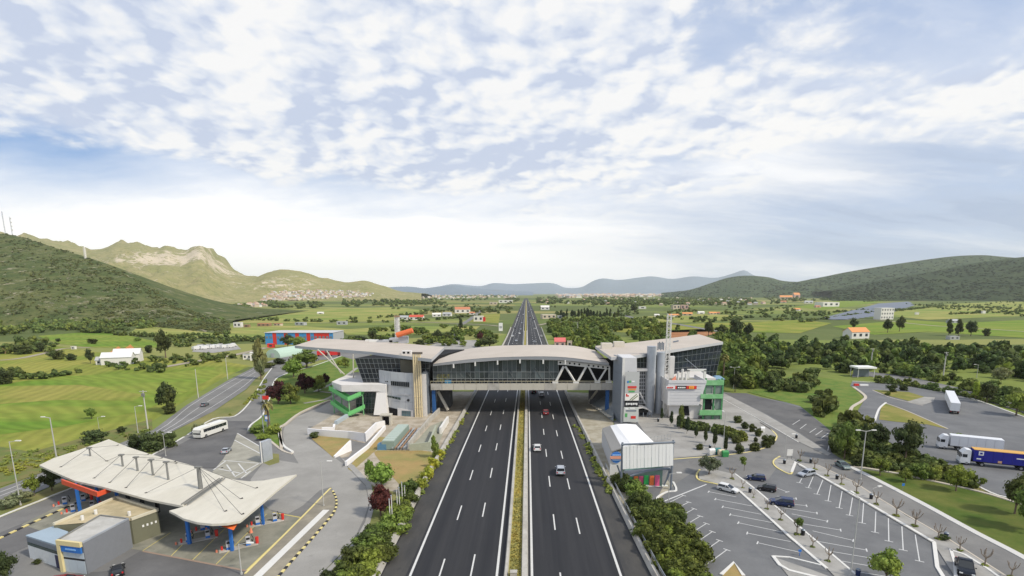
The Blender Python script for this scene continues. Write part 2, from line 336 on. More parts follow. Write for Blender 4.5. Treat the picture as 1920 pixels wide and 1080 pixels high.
def line(mb, pts, w, z, k=0):          # a painted line w metres wide through image points
    g = gp([tuple(p) for p in sm(pts, k)] if k else pts); A, B = strip_sides(g, w)
    for i in range(len(g)-1): mb.quad((*B[i], z), (*B[i+1], z), (*A[i+1], z), (*A[i], z))
sh = MB(); Lin = [(706, 1190), (765, 1080), (860, 854), (913, 732), (950, 655), (972, 590), (982, 562)]; Rin = [(1203, 1190), (1168, 1080), (1091, 857), (1047, 732), (1019, 649), (998, 590), (990, 562)]
for A_, B_ in ((Lout, Lin), (Rin, Rout)):
    a = gp(sm(A_, 6)); b = gp(sm(B_, 6)); n_ = 24
    def at(g, Y):
        for p, q_ in zip(g, g[1:]):
            if p.y <= Y <= q_.y: return p.x+(q_.x-p.x)*(Y-p.y)/(q_.y-p.y)
        return g[0].x if Y < g[0].y else g[-1].x
    Ys = [46*1.13**k for k in range(26)]
    for y0, y1 in zip(Ys, Ys[1:]): sh.quad((at(a, y0)+.3, y0, .058), (at(b, y0)-.3, y0, .058), (at(b, y1)-.3, y1, .058), (at(a, y1)+.3, y1, .058))
sho = sh.build('hard_shoulder', SHLD, hw)
lm = MB()
Lw = [(724, 1180), (769, 1080), (863, 854), (916, 732), (952, 649), (973, 590), (982, 562)]; Rw = [(1199, 1180), (1164, 1080), (1088, 857), (1044, 732), (1017, 649), (998, 590), (989.6, 562)]
Lm = [(917, 1180), (931.5, 1080), (963.5, 783), (970.5, 732), (980, 649), (984.2, 575), (985.3, 562)]; Rm = [(1000, 1180), (997.5, 1080), (992.5, 783), (991, 732), (989.5, 649), (988, 575), (987, 562)]
for L_ in (Lw, Rw, Lm, Rm): line(lm, L_, .34, .066)
lm.build('edge_line', WLINE, hw)
da = MB()
for (p0, p1, y0) in (((831, 1058), (934, 733), 1069), ((887, 1058), (952, 733), 1060), ((1045, 1030), (1010.5, 733), 979), ((1096, 1040), (1026, 733), 986)):
    a, b = G(*p0), G(*p1); Y0 = G(p0[0], y0).y
    for k in range(-3, 60):
        Y = Y0+k*19.6
        if Y < 45 or Y > 900: continue
        X = lambda y: a.x+(b.x-a.x)*(y-a.y)/(b.y-a.y) if y < 180 else b.x+(b.x-a.x)/(b.y-a.y)*(180-b.y)+((b.x-a.x)/(b.y-a.y))*(y-180)*.55
        w = .11; da.quad((X(Y-3.1)-w, Y-3.1, .066), (X(Y-3.1)+w, Y-3.1, .066), (X(Y+3.1)+w, Y+3.1, .066), (X(Y+3.1)-w, Y+3.1, .066))
da.build('lane_dash_row', WLINE, hw)['kind'] = 'stuff'
# median: dry grass bed between two low concrete barriers
Ml = [(936, 1180), (952, 1080), (973, 780), (978, 715), (983, 640), (985.6, 575), (986.2, 562)]; Mr = [(975, 1180), (977, 1080), (983.5, 780), (985, 715), (987, 640), (987.3, 575), (986.9, 562)]
med = MB(); a = gp(sm(Ml, 6)); b = gp(sm(Mr, 6))
for i in range(len(a)-1): med.quad((a[i].x, a[i].y, .30), (b[i].x, b[i].y, .30), (b[i+1].x, b[i+1].y, .30), (a[i+1].x, a[i+1].y, .30))
MED = mat('median_grass', (.36, .30, .08), .95, .3, .9, 0, .1, .5, 4, (.24, .23, .08), .4, .62, fine=.35)
tag(med.build('median_bed', MED), kind='structure')
tuft = MB()
for k in range(5000):
    Y = 46*math.exp(random.random()*1.9); X = None
    xa, xb = at(a, Y), at(b, Y); x = random.uniform(xa+.2, xb-.1); s_ = random.uniform(.12, .3); an = random.random()*6.28; dx, dy = math.cos(an)*s_*.5, math.sin(an)*s_*.5
    tuft.add([(x-dx, Y-dy, .29), (x+dx, Y+dy, .29), (x+random.uniform(-.15, .15), Y+random.uniform(-.15, .15), .3+s_)], [(0, 1, 2)])
tag(tuft.build('median_grass', leafmat('median_tufts', (.40, .34, .10), (.25, .25, .08))), 'dry yellow grass growing between the two median barriers', 'grass', kind='stuff')
def barrier(name, pts, w0, hgt, label, m_=CBAR, w1=None, Ymax=600):
    g = [p for p in gp([tuple(p) for p in sm(pts, 8)]) if p.y < Ymax]; mb = MB(); A0, B0 = strip_sides(g, w0); A1, B1 = strip_sides(g, w1 or w0*.45)
    for i in range(len(g)-1):
        mb.add([(*A0[i], 0), (*B0[i], 0), (*B1[i], hgt), (*A1[i], hgt), (*A0[i+1], 0), (*B0[i+1], 0), (*B1[i+1], hgt), (*A1[i+1], hgt)], [(0, 3, 7, 4), (1, 5, 6, 2), (2, 6, 7, 3)])
    mb.add([(*A0[0], 0), (*B0[0], 0), (*B1[0], hgt), (*A1[0], hgt)], [(0, 1, 2, 3)])
    o = mb.build(name, m_); tag(o, label, 'barrier'); return o
barrier('median_barrier', [(933, 1180), (949, 1080), (971, 780), (976.5, 715), (982, 640), (985.2, 575)], .7, .85, 'low concrete barrier on the left side of the motorway median')
barrier('median_barrier', [(983, 1180), (983.5, 1080), (986.5, 780), (987.2, 715), (988, 640), (987.8, 575)], 1.0, .85, 'wide pale concrete barrier on the right side of the motorway median', w1=.7)
barrier('roadside_barrier', [(650, 1190), (706, 1080), (783, 928), (827, 850), (868, 778), (893, 732), (942, 649), (959, 612)], 1.1, 1.0, 'long concrete barrier along the left edge of the motorway')
barrier('roadside_barrier', [(1292, 1190), (1228, 1080), (1160, 944), (1110, 840), (1081, 780), (1060, 732), (1028, 649), (1014, 612)], .9, .9, 'long concrete barrier along the right edge of the motorway')
# guard rail on the right barrier
gr = thing('guard_rail', 'steel guard rail on posts beside the hedge right of the motorway', 'guard rail', G(1232, 1080))
gpts = [G(a_, b_) for a_, b_ in sm([(1300, 1190), (1236, 1080), (1166, 944), (1135, 880)], 10)]
rl = MB(); rl.path([p+Vector((0, 0, 1.45)) for p in gpts], .07, 5).path([p+Vector((0, 0, 1.1)) for p in gpts], .05, 5); rl.build('rail', mat('galvanised', (.42, .44, .46), .45, .15, 2, .6), gr)
for p in gpts[::2]:
    po = MB(); po.tube(p, p+Vector((0, 0, 1.5)), .06, n=5); po.build('post', MATS['galvanised'], gr)
# ---- left service area ----
sheet('verge', [(-300, 1090), (-300, 1000), (0, 950), (60, 930), (330, 807), (400, 772), (462, 732), (490, 700), (512, 690), (520, 720), (480, 760), (430, 800), (352, 830), (230, 885), (70, 945), (0, 975)], OL, .07)
sheet('access_road', [(-400, 1300), (-400, 1120), (-100, 1020), (0, 972), (70, 944), (133, 918), (230, 880), (300, 845), (352, 815), (400, 788), (440, 780), (466, 757), (484, 730), (497, 708), (512, 688), (540, 676), (570, 662), (640, 650), (700, 655), (690, 672), (600, 675), (556, 690), (534, 704), (620, 700), (680, 720), (700, 800), (660, 860), (700, 913), (700, 960), (683, 985), (662, 1016), (600, 1080), (520, 1200), (500, 1300)], ROADG, .10)
sheet('country_road', [(-400, 1085), (-200, 990), (0, 917), (69, 891), (180, 850), (287, 807), (350, 760), (425, 715), (480, 687), (520, 672), (560, 660), (575, 662), (540, 676), (503, 696), (480, 710), (462, 730), (400, 772), (327, 808), (200, 868), (55, 930), (0, 950), (-200, 1030), (-400, 1150)], ROADG, .12)
cl = MB()
for L_ in ([(-200, 998), (0, 924), (69, 897), (180, 857), (296, 808), (356, 762), (430, 717), (484, 689)], [(-200, 1020), (0, 941), (60, 918), (200, 860), (316, 810), (390, 768), (452, 728), (478, 706)], [(-200, 1008), (0, 931), (64, 907), (190, 858), (306, 809), (372, 765), (440, 722), (482, 696)]): line(cl, L_, .16, .126, 4)
cl.build('lane_line', WORN, bpy.data.objects['country_road'])
sheet('ramp_surface', [(534, 800), (556, 782), (600, 765), (640, 740), (655, 760), (640, 800), (578, 800), (580, 824), (622, 855), (652, 877), (686, 913), (692, 947), (683, 972), (662, 1016), (600, 1080), (500, 1250), (455, 1250), (522, 1080), (592, 1002), (628, 966), (632, 938), (621, 914), (600, 920), (567, 950), (540, 965), (480, 950), (470, 900), (500, 860), (560, 870), (548, 850), (534, 838), (530, 815)], CURV, .128)
sheet('bus_lane_surface', [(290, 860), (352, 826), (420, 790), (470, 790), (500, 835), (470, 850), (440, 862), (400, 880), (340, 880)], ROADD, .114)
sheet('forecourt_asphalt', [(-100, 1180), (120, 1079), (200, 1072), (262, 1035), (330, 1046), (463, 1073), (400, 1200), (100, 1300)], ROADD, .114)
sheet('station_lane', [(-300, 1100), (0, 1000), (230, 905), (300, 900), (300, 940), (150, 980), (0, 1050), (-200, 1150)], ROADD, .114)
sheet('pump_apron', [(268, 1034), (463, 1071), (566, 972), (512, 962), (440, 900), (300, 900), (180, 915), (40, 985), (120, 1010)], APRON, .13)
ap = bpy.data.objects['pump_apron']
al = MB()
for a_, b_ in (((463, 1071), (566, 972)), ((268, 1034), (320, 1000)), ((320, 1045), (370, 995)), ((360, 1053), (440, 975)), ((405, 1060), (500, 965))): line(al, [a_, b_], .3 if a_ == (463, 1071) else .12, .136)
line(al, [(512, 962), (566, 972)], .25, .136)
al.build('bay_line', YLINE, ap)
jb = MB(); line(jb, [(268, 1035), (463, 1072)], .35, .14); jb.build('drain_channel', mat('drain', (.30, .22, .17), .9), ap)
# station island with yellow and black kerb
ISL = sheet('traffic_island', [(463, 1076), (567, 970), (600, 936), (619, 917), (630, 938), (626, 960), (592, 1003), (524, 1080), (480, 1140), (400, 1140)], mat('island_soil', (.24, .22, .18), .95, .2, .3, 0, .1, .3, 4, (.32, .29, .23), .4, .7), .20)
wp = MB(); line(wp, [(612, 958), (480, 1086), (440, 1130)], 1.15, .215); wp.build('path_slab', KERB, ISL)
def kerb(name, pts, w, hgt, m_, label=None, k=4, z=0, parent=None):
    g = gp([tuple(p) for p in sm(pts, k)] if k else pts); mb = MB(); mb.wallpath([(p.x, p.y) for p in g], z, z+hgt, w); o = mb.build(name, m_, parent)
    if not parent: tag(o, kind='structure')
    return o
def striped_kerb(pts, w, hgt, step=1.0, parent=None):
    g = gp([tuple(p) for p in sm(pts, 6)]); mb = MB(); i = 0; acc = 0; d0 = 0
    cum = [0]
    for a_, b_ in zip(g, g[1:]): cum.append(cum[-1]+(b_-a_).length)
    def pt(s_):
        for j in range(len(g)-1):
            if cum[j+1] >= s_: return g[j].lerp(g[j+1], (s_-cum[j])/max(cum[j+1]-cum[j], 1e-6))
        return g[-1]
    n = int(cum[-1]/step)
    for j in range(n):
        a_, b_ = pt(j*step+.02), pt((j+1)*step-.02); d = (b_-a_); mb.cur = j % 2
        mb.box(((a_+b_)/2)+Vector((0, 0, hgt/2)), (d.length, w, hgt), math.atan2(d.y, d.x))
    o = mb.build('kerb_stone_row', [YK, BK], parent); o['kind'] = 'stuff'
    if not parent: tag(o, 'yellow and black kerb stones edging the lane behind the fuel station', 'kerb')
    return o
striped_kerb([(624, 922), (631, 940), (626, 962), (592, 1004), (524, 1081), (480, 1140)], .35, .28, .85, ISL)
kerb('kerb', [(460, 1078), (567, 971), (600, 937), (620, 917)], .3, .26, YK, parent=ISL)
striped_kerb([(-60, 1040), (0, 1011), (70, 978), (140, 946), (212, 916)], .4, .28, 1.1)
kerb('kerb', [(-200, 1055), (0, 970), (70, 942), (133, 917), (230, 882), (300, 846), (345, 820)], .45, .2, KERB)
kerb('kerb', [(352, 816), (400, 786), (440, 781), (466, 758), (483, 731), (496, 709), (511, 689)], .4, .2, KERB)
# raised slip island with grey board, left of the curve
SL = sheet('paved_island', [(445, 813), (500, 845), (492, 870), (460, 895), (410, 905), (395, 890), (418, 862), (436, 835)], mat('paved_island', (.29, .28, .235), .9, .12, .3, 0, .2, .2, 4, (.36, .345, .29), .35, .65), .118)
sl = MB()
for a_, b_ in (((440, 826), (505, 860)), ((418, 864), (490, 870)), ((440, 895), (500, 862)), ((452, 898), (470, 884)), ((410, 880), (450, 888)), ((425, 872), (440, 893)), ((447, 870), (462, 888)), ((400, 882), (425, 864)), ((445, 813), (508, 850))): line(sl, [a_, b_], .28, .125)
sl.build('bay_line', WORN, SL)
sheet('verge', [(492, 868), (508, 851), (523, 852), (524, 868), (505, 874)], OL, .136)
# garden by the road with its kerbs
sheet('garden_lawn', [(468, 806), (480, 820), (505, 825), (526, 840), (527, 804), (536, 796), (565, 774), (618, 752), (622, 735), (640, 715), (690, 700), (700, 686), (640, 668), (590, 684), (540, 700), (516, 712), (505, 750), (493, 779), (478, 792)], LAWN2, .16, 0)
kerb('kerb', [(466, 808), (470, 798), (492, 780), (504, 752), (514, 716), (535, 702), (590, 686), (640, 668)], .5, .25, KERB)
kerb('kerb', [(528, 842), (526, 806), (536, 797), (565, 775), (619, 752)], .7, .5, mat('kerb_tan', (.5, .45, .38), .85, .15, .6))
kerb('kerb', [(505, 826), (530, 846), (548, 852)], .6, .25, MATS['kerb_tan'])
kerb('kerb', [(522, 806), (530, 836), (549, 850)], .6, .5, KERB)
gp_ = MB()
for L_ in ([(570, 757), (610, 750), (640, 735)], [(590, 735), (640, 712), (670, 690)], [(600, 735), (650, 740)]): line(gp_, L_, 1.6, .17)
gp_.build('garden_path', PAVE, bpy.data.objects['garden_lawn'])
sheet('dry_lawn', [(585, 824), (600, 817), (657, 822), (650, 838), (626, 860)], DR, .17)
sheet('building_apron', [(640, 770), (655, 755), (700, 740), (820, 735), (895, 735), (868, 780), (828, 850), (786, 922), (760, 930), (700, 912), (655, 880), (690, 850), (640, 860), (600, 815), (578, 806)], CONC2, .15)
sheet('dry_lawn', [(702, 848), (735, 846), (808, 848), (806, 872), (786, 905), (768, 925), (740, 900), (716, 870)], DR, .17, 3)
sheet('dry_lawn', [(680, 845), (712, 820), (730, 822), (702, 848), (660, 885), (652, 880)], DR, .166)
sheet('verge', [(690, 912), (700, 905), (740, 915), (790, 915), (786, 930), (706, 1085), (640, 1210), (500, 1210), (600, 1085), (664, 1018), (688, 975), (695, 948)], OL, .14)
sheet('pavement', [(640, 860), (652, 876), (686, 912), (694, 947), (685, 980), (664, 1018), (600, 1082), (612, 1082), (674, 1018), (694, 982), (703, 947), (696, 908), (664, 874)], PAVE, .19)
# ---- right side ----
sheet('roadside_ground', [(1058, 735), (1150, 740), (1150, 800), (1180, 850), (1250, 930), (1340, 1080), (1420, 1220), (1300, 1220), (1228, 1080), (1160, 944), (1110, 840), (1081, 780)], ROCKY, .11)
sheet('parking_asphalt', [(1150, 790), (1350, 735), (1400, 740), (1500, 760), (1565, 815), (1560, 850), (1607, 878), (1734, 945), (1829, 997), (1960, 1068), (2300, 1270), (1500, 1400), (1330, 1110), (1230, 950), (1180, 880)], LOTM, .12)
sheet('service_road', [(1265, 870), (1310, 858), (1400, 846), (1446, 830), (1455, 815), (1420, 790), (1350, 745), (1365, 738), (1500, 829), (1560, 855), (1607, 878), (1734, 945), (1829, 998), (1960, 1070), (2200, 1230), (1960, 1200), (1773, 1012), (1700, 970), (1600, 905), (1534, 874), (1490, 862), (1455, 880), (1440, 900), (1400, 892), (1380, 905), (1345, 902), (1312, 880), (1290, 892), (1262, 912), (1232, 905)], ROADG, .13)
sheet('plaza', [(1190, 785), (1240, 770), (1300, 762), (1345, 745), (1358, 745), (1440, 800), (1456, 818), (1440, 836), (1400, 846), (1340, 853), (1262, 860), (1225, 835)], PLAZ, .16)
pj = MB()
for t in range(6): line(pj, [(1262-t*3, 858-t*14), (1400-t*16, 845-t*15)], .09, .168)
line(pj, [(1235, 815), (1300, 850)], .09, .168)
pj.build('paving_joint', mat('joint', (.26, .25, .24), .9), bpy.data.objects['plaza'])
kerb('kerb', [(1262, 862), (1300, 859), (1340, 856), (1400, 849), (1440, 838), (1456, 822), (1450, 810), (1425, 793)], .35, .16, YK)
sheet('walled_parking', [(1357, 737), (1400, 738), (1500, 765), (1566, 815), (1558, 850), (1500, 812), (1440, 778)], ROADD, .145)
sheet('pavement', [(1352, 746), (1357, 738), (1430, 775), (1500, 815), (1558, 852), (1552, 856), (1495, 828), (1430, 790)], PLAZ, .20)
kerb('kerb', [(1352, 747), (1430, 791), (1497, 830)], .25, .22, KERB)
wl = MB()
for (a_, b_) in (((1518, 812), (1530, 804)), ((1529, 817), (1542, 808)), ((1539, 823), (1553, 813)), ((1552, 846), (1556, 828)), ((1500, 805), (1512, 796)), ((1486, 797), (1500, 788))): line(wl, [a_, b_], .18, .151)
wl.build('bay_line', WORN, bpy.data.objects['walled_parking'])
sheet('lawn', [(1560, 800), (1600, 770), (1640, 800), (1600, 850), (1566, 845)], LAWN, .13)
sheet('lawn', [(1400, 735), (1500, 700), (1600, 720), (1606, 735), (1590, 785), (1566, 815), (1500, 762)], LAWN2, .135)
sheet('lawn', [(1607, 881), (1690, 891), (1773, 908), (1857, 927), (1960, 960), (2400, 1080), (2400, 1330), (1960, 1070), (1829, 997), (1734, 945)], LAWN, .15)
sheet('scrub_verge', [(1560, 850), (1600, 850), (1651, 826), (1680, 840), (1726, 856), (1777, 884), (1860, 926), (1773, 906), (1690, 889), (1600, 876)], OL, .155)
kerb('kerb', [(1593, 876), (1640, 899), (1734, 948), (1829, 1000), (1925, 1050), (2100, 1150)], 1.2, .22, mat('kerb_lightgrey', (.56, .55, .53), .85, .12, .6))
kerb('kerb', [(1600, 876), (1640, 882), (1690, 891), (1773, 909), (1857, 929), (1960, 962)], .8, .3, MATS['kerb_tan'])
sheet('truck_lot', [(1598, 716), (1685, 722), (1777, 735), (1850, 758), (1920, 783), (2300, 900), (2300, 1050), (1960, 955), (1900, 935), (1857, 924), (1777, 882), (1726, 855), (1690, 842), (1660, 826), (1632, 806), (1596, 790), (1612, 765), (1625, 744), (1606, 731), (1594, 724)], LOTM, .16)
sheet('grass_island', [(1637, 732), (1660, 733), (1704, 736), (1733, 745), (1704, 753), (1666, 743)], ISLG, .22)
sheet('paved_tail', [(1700, 754), (1733, 745), (1753, 746), (1750, 754), (1730, 760)], PAVE, .20)
sheet('grass_island', [(1652, 762), (1661, 758), (1700, 772), (1777, 806), (1738, 797), (1680, 792), (1648, 788)], ISLG, .22)
sheet('lawn', [(1590, 724), (1604, 735), (1615, 745), (1605, 760), (1590, 785), (1560, 800), (1560, 740)], LAWN2, .165)
kerb('kerb', [(1600, 726), (1622, 743), (1617, 752), (1597, 765), (1592, 785)], 1.0, .25, MATS['kerb_tan'])
kerb('kerb', [(1640, 790), (1648, 768), (1661, 756)], .6, .3, KERB)
kerb('kerb', [(1720, 853), (1777, 882), (1857, 925), (1900, 936)], .5, .25, KERB)
kerb('kerb', [(1598, 715), (1685, 721), (1777, 734), (1850, 757), (1920, 782), (2100, 840)], .5, .2, KERB)
kerb('kerb', [(1636, 732), (1666, 745), (1704, 755), (1730, 761)], .4, .2, MATS['kerb_tan'])
kerb('kerb', [(1661, 757), (1700, 771), (1777, 805)], .4, .2, MATS['kerb_tan'])
sheet('side_road', [(1598, 702), (1620, 696), (1700, 706), (1800, 728), (1920, 762), (2300, 850), (2300, 870), (1920, 775), (1800, 738), (1700, 716), (1630, 706), (1598, 708)], ROADG, .17)
# parking islands
PI1 = sheet('planted_strip', [(1310, 884), (1330, 880), (1377, 891), (1400, 903), (1464, 960), (1604, 1080), (1650, 1120), (1600, 1120), (1548, 1066), (1478, 1010), (1388, 924), (1347, 909), (1311, 900)], PAVE, .22)
kerb('kerb', [(1386, 922), (1440, 971), (1480, 1008), (1550, 1068)], .45, .26, KERB, k=0)
kerb('kerb', [(1378, 890), (1420, 922), (1464, 960), (1534, 1020), (1606, 1081)], .35, .26, KERB, k=0)
kerb('kerb', [(1386, 922), (1347, 910), (1312, 902), (1306, 892), (1312, 882)], .35, .26, YK)
PI2 = sheet('planted_strip', [(1490, 868), (1534, 873), (1600, 904), (1634, 925), (1700, 970), (1773, 1008), (1960, 1130), (1960, 1200), (1800, 1100), (1751, 1022), (1640, 956), (1532, 893), (1500, 876)], PAVE, .22)
kerb('kerb', [(1484, 887), (1492, 867), (1500, 873), (1532, 891), (1580, 918), (1640, 953), (1751, 1019)], .55, .28, KERB, k=0)
kerb('kerb', [(1751, 1019), (1757, 1066), (1772, 1090)], .5, .28, KERB, k=0)
kerb('kerb', [(1534, 874), (1600, 905), (1634, 928), (1700, 968), (1773, 1010), (1920, 1105)], .3, .26, MATS['kerb_tan'], k=0)
kerb('kerb', [(1782, 1032), (1790, 1058), (1792, 1090)], .4, .28, KERB, k=0)
kerb('kerb', [(1782, 1034), (1808, 1042), (1850, 1068), (1880, 1090)], .4, .28, KERB, k=0)
sheet('traffic_island', [(1450, 865), (1462, 858), (1490, 862), (1486, 884), (1478, 890), (1455, 876)], PAVE, .2)
kerb('kerb', [(1462, 857), (1450, 866), (1455, 877), (1479, 890), (1486, 886)], .3, .26, YK)
sheet('traffic_island', [(1449, 1046), (1520, 1070), (1560, 1085), (1480, 1085)], PAVE, .2)
kerb('kerb', [(1449, 1045), (1462, 1062), (1480, 1072), (1560, 1092)], .5, .28, KERB, k=0)
kerb('kerb', [(1449, 1045), (1480, 1047), (1540, 1062)], .3, .25, KERB, k=0)
kerb('kerb', [(1352, 1080), (1376, 1057), (1394, 1082)], .5, .28, KERB, k=0)
sheet('traffic_island', [(1352, 1084), (1376, 1057), (1396, 1084)], DR, .2)
sheet('dry_lawn', [(1230, 940), (1250, 900), (1262, 912), (1238, 935), (1244, 950)], ROCKY, .135)
kerb('kerb', [(1238, 945), (1232, 935), (1250, 924), (1268, 921), (1262, 905)], .4, .25, KERB, k=3)
kerb('kerb', [(1232, 938), (1290, 1028), (1310, 1060)], .4, .25, KERB, k=0)
# bay markings
C7 = lambda x, y: (1080+x/3.6, 780+y/3.6)
C8 = lambda x, y: (1440+x/3.6, 780+y/3.6)
bm = MB()
def bay(a_, b_, tee=True):
    line(bm, [a_, b_], .14, .128)
    if tee:
        p, q_ = G(*a_), G(*b_); d = (q_-p).normalized(); n = Vector((-d.y, d.x, 0)); m_ = q_
        for s_ in (1,): bm.quad(*[Vector((v.x, v.y, .129)) for v in (m_-n*.55-d*.09, m_+n*.55-d*.09, m_+n*.55+d*.09, m_-n*.55+d*.09)])
for a_, b_ in (((585, 610), (725, 540)), ((640, 650), (760, 585)), ((690, 690), (797, 630)), ((700, 765), (838, 680)), ((730, 825), (880, 730)), ((765, 890), (920, 785)), ((805, 960), (968, 845)), ((865, 1020), (1018, 908))): bay(C7(*a_), C7(*b_))
for a_, b_ in (((1080, 550), (895, 515)), ((1190, 612), (940, 565)), ((1250, 668), (990, 617)), ((1330, 725), (1040, 670)), ((1400, 790), (1095, 725)), ((1450, 853), (1155, 795)), ((1510, 925), (1225, 860))): bay(C7(*a_), C7(*b_))
for a_, b_ in (((60, 490), (130, 517)), ((60, 545), (190, 562)), ((85, 590), (260, 610)), ((110, 625), (330, 660)), ((160, 665), (400, 715)), ((220, 730), (490, 775)), ((300, 780), (575, 845)), ((330, 850), (665, 910)), ((420, 918), (760, 975)), ((500, 985), (850, 1045)), ((560, 1050), (930, 1110))): bay(C8(*a_), C8(*b_))
for a_, b_ in (((228, 425), (212, 455)), ((305, 412), (272, 488)), ((370, 435), (330, 532)), ((425, 470), (405, 578)), ((500, 510), (480, 625)), ((570, 555), (550, 675)), ((645, 590), (635, 727)), ((727, 650), (722, 790)), ((812, 695), (815, 850)), ((903, 750), (912, 910)), ((993, 805), (1022, 985)), ((1370, 1000), (1440, 1090)), ((1425, 1060), (1440, 1100))): bay(C8(*a_), C8(*b_))
line(bm, [C7(580, 585), C7(880, 465)], .3, .128)
bm.build('bay_line', WORN, bpy.data.objects['parking_asphalt'])

sheet('gravel_yard', [(786, 654), (832, 640), (846, 622), (853, 622), (862, 638), (896, 638), (902, 652), (860, 662)], PAVE, .16)
sheet('gravel_yard', [(1040, 656), (1052, 646), (1082, 644), (1110, 652), (1100, 664), (1050, 664)], PAVE, .16)
sheet('gravel_yard', [(360, 660), (370, 646), (440, 643), (452, 655), (400, 662)], PAVE, .16)
def lane(name, pts, w, m_, z):
    mb = MB(); line(mb, pts, w, z, 3); o = mb.build(name, m_); o['kind'] = 'structure'
lane('side_road', [(1150, 586), (1164, 589), (1202, 600), (1262, 607), (1320, 617), (1390, 628)], 9, ROADG, .3)
lane('farm_track', [(300, 690), (380, 676), (430, 668), (475, 658), (500, 652)], 5, mat('track_pale', (.33, .29, .22), .95, .2, .3), .2)
lane('farm_track', [(0, 676), (40, 672), (95, 660), (120, 654), (170, 652)], 4, MATS['track_pale'], .2)
lane('farm_track', [(1560, 600), (1640, 600), (1760, 612), (1920, 622), (2100, 640)], 5, MATS['track_pale'], .3)
lane('farm_track', [(1010, 610), (1050, 604), (1150, 604)], 5, MATS['track_pale'], .3)
lane('farm_track', [(600, 606), (760, 604), (900, 609), (935, 612)], 5, MATS['track_pale'], .3)
lane('side_road', [(640, 662), (690, 655), (760, 648), (840, 640), (850, 618), (880, 600), (905, 580)], 7, ROADG, .17)
# ================= HILLS =================
def fbm(x, y, o=5, s=1.0):
    t = 0; a = 1
    for k in range(o): t += a*mnoise.noise(Vector((x*s, y*s, 3.7+k*11))); a *= .5; s *= 2.03
    return t
def hillmat(name, c1, c2, c3, rock, sc, rlo=.58, rhi=.68, steep=None, bump=1.0, spots=()):
    m_ = bpy.data.materials.new(name); m_.use_nodes = True; q = NT(m_.node_tree); q.n.clear()
    pos = q.new('NewGeometry').outputs['Position']
    c = q.mix(q.ss(q.noise(pos, sc, 6, .65), .35, .65), (*c1, 1), (*c2, 1)); c = q.mix(q.ss(q.noise(pos, sc*5, 6, .7), .48, .66), c, (*c3, 1))
    rn = q.noise(q.v('ADD', pos, (311, 77, 0)), sc*2.2, 9, .75)
    for ctr, rad, amp_ in spots:
        dd = q.v('LENGTH', q.v('MULTIPLY', q.v('SUBTRACT', pos, tuple(ctr)), (1, .5, 1.6))); rn = q.m('ADD', rn, q.m('MULTIPLY', q.ss(dd, rad, rad*.3), amp_))
    rn = q.m('ADD', rn, q.m('MULTIPLY', q.m('SUBTRACT', q.noise(pos, sc*9, 8, .8), .5), .42 if spots else 0.0))
    c = q.mix(q.ss(rn, rlo, rhi), c, (*rock, 1))
    k = q.m('ADD', .65, q.m('MULTIPLY', q.noise(pos, sc*14, 6, .75), .7)); c = q.mix(1.0, c, q.new('CombineColor', {0: k, 1: k, 2: k}).outputs[0], 'MULTIPLY')
    b = q.new('BsdfPrincipled', None); q.set(b, 'Base Color', c); q.set(b, 'Roughness', .95); q.set(b, 'Specular IOR Level', .1)
    bp = q.new('Bump', {'Height': q.noise(pos, sc*6, 8, .75), 'Strength': bump, 'Distance': 1.2/sc*.03}); q.set(b, 'Normal', bp.outputs[0])
    q.new('OutputMaterial', {0: b.outputs[0]}); return m_
HILL = {}
def hill(name, crest, foot, Yc, Yback, m_, nu=120, nv=34, amp=.06, ns=.004, prof=1.15, rough=None, kind='structure', key=None):
    cp = sm([(a, b) for a, b in crest], 6); xs_ = [p[0] for p in cp]; yc = [p[1] for p in cp]
    fx = [p[0] for p in foot]; fy = [p[1] for p in foot]
    V_ = np.zeros((nu+1, nv+1, 3))
    for i in range(nu+1):
        px = xs_[0]+(xs_[-1]-xs_[0])*i/nu; pc = float(np.interp(px, xs_, yc)); Yk = Yc(px) if callable(Yc) else Yc
        C_ = P(px, pc, Yk); f = G(px, float(np.interp(px, fx, fy))); zc = max(C_.z, 3)
        if f.y > .72*Yk: k_ = .72*Yk/f.y; f = Vector((f.x*k_, .72*Yk, 0))
        for j in range(nv+1):
            t = j/nv*1.5
            if t <= 1: x = f.x+(C_.x-f.x)*t; y = f.y+(C_.y-f.y)*t; z = zc*(t**prof)
            else: u = (t-1)/.5; x = C_.x*(1+u*.25); y = C_.y+Yback*u; z = zc*max(0, 1-u**1.5*1.02)
            w = min(1, t*2.5)*(abs(1-t) if t < 1 else .6); w = .12+.88*min(1, w*2)
            e = (1 if t > .02 else 0)
            z += fbm(x, y, 6, ns)*amp*zc*w*e
            if rough and 0 < t < 1.2: z += abs(fbm(x+500, y, 6, ns*3))*rough*zc*w
            if 0 < t <= 1.02: z = min(z, Zat(y, pc-(.8*fbm(px*.05, 3, 3) if rough else .3)))
            V_[i, j] = (x, y, max(z, -2) if 0 < j < nv else -4)
    mb = MB(); nj = nv+1; mb.v = [tuple(v) for v in V_.reshape(-1, 3)]
    mb.f = [(i*nj+j, (i+1)*nj+j, (i+1)*nj+j+1, i*nj+j+1) for i in range(nu) for j in range(nv)]; mb.m = [0]*len(mb.f)
    HILL[key or name] = V_
    o = mb.build(name, m_, smooth=True); o['kind'] = kind; return o
HM1 = hillmat('near_hill_scrub', (.068, .095, .03), (.125, .135, .05), (.045, .068, .022), (.30, .27, .19), .02, .56, .66, bump=.7)
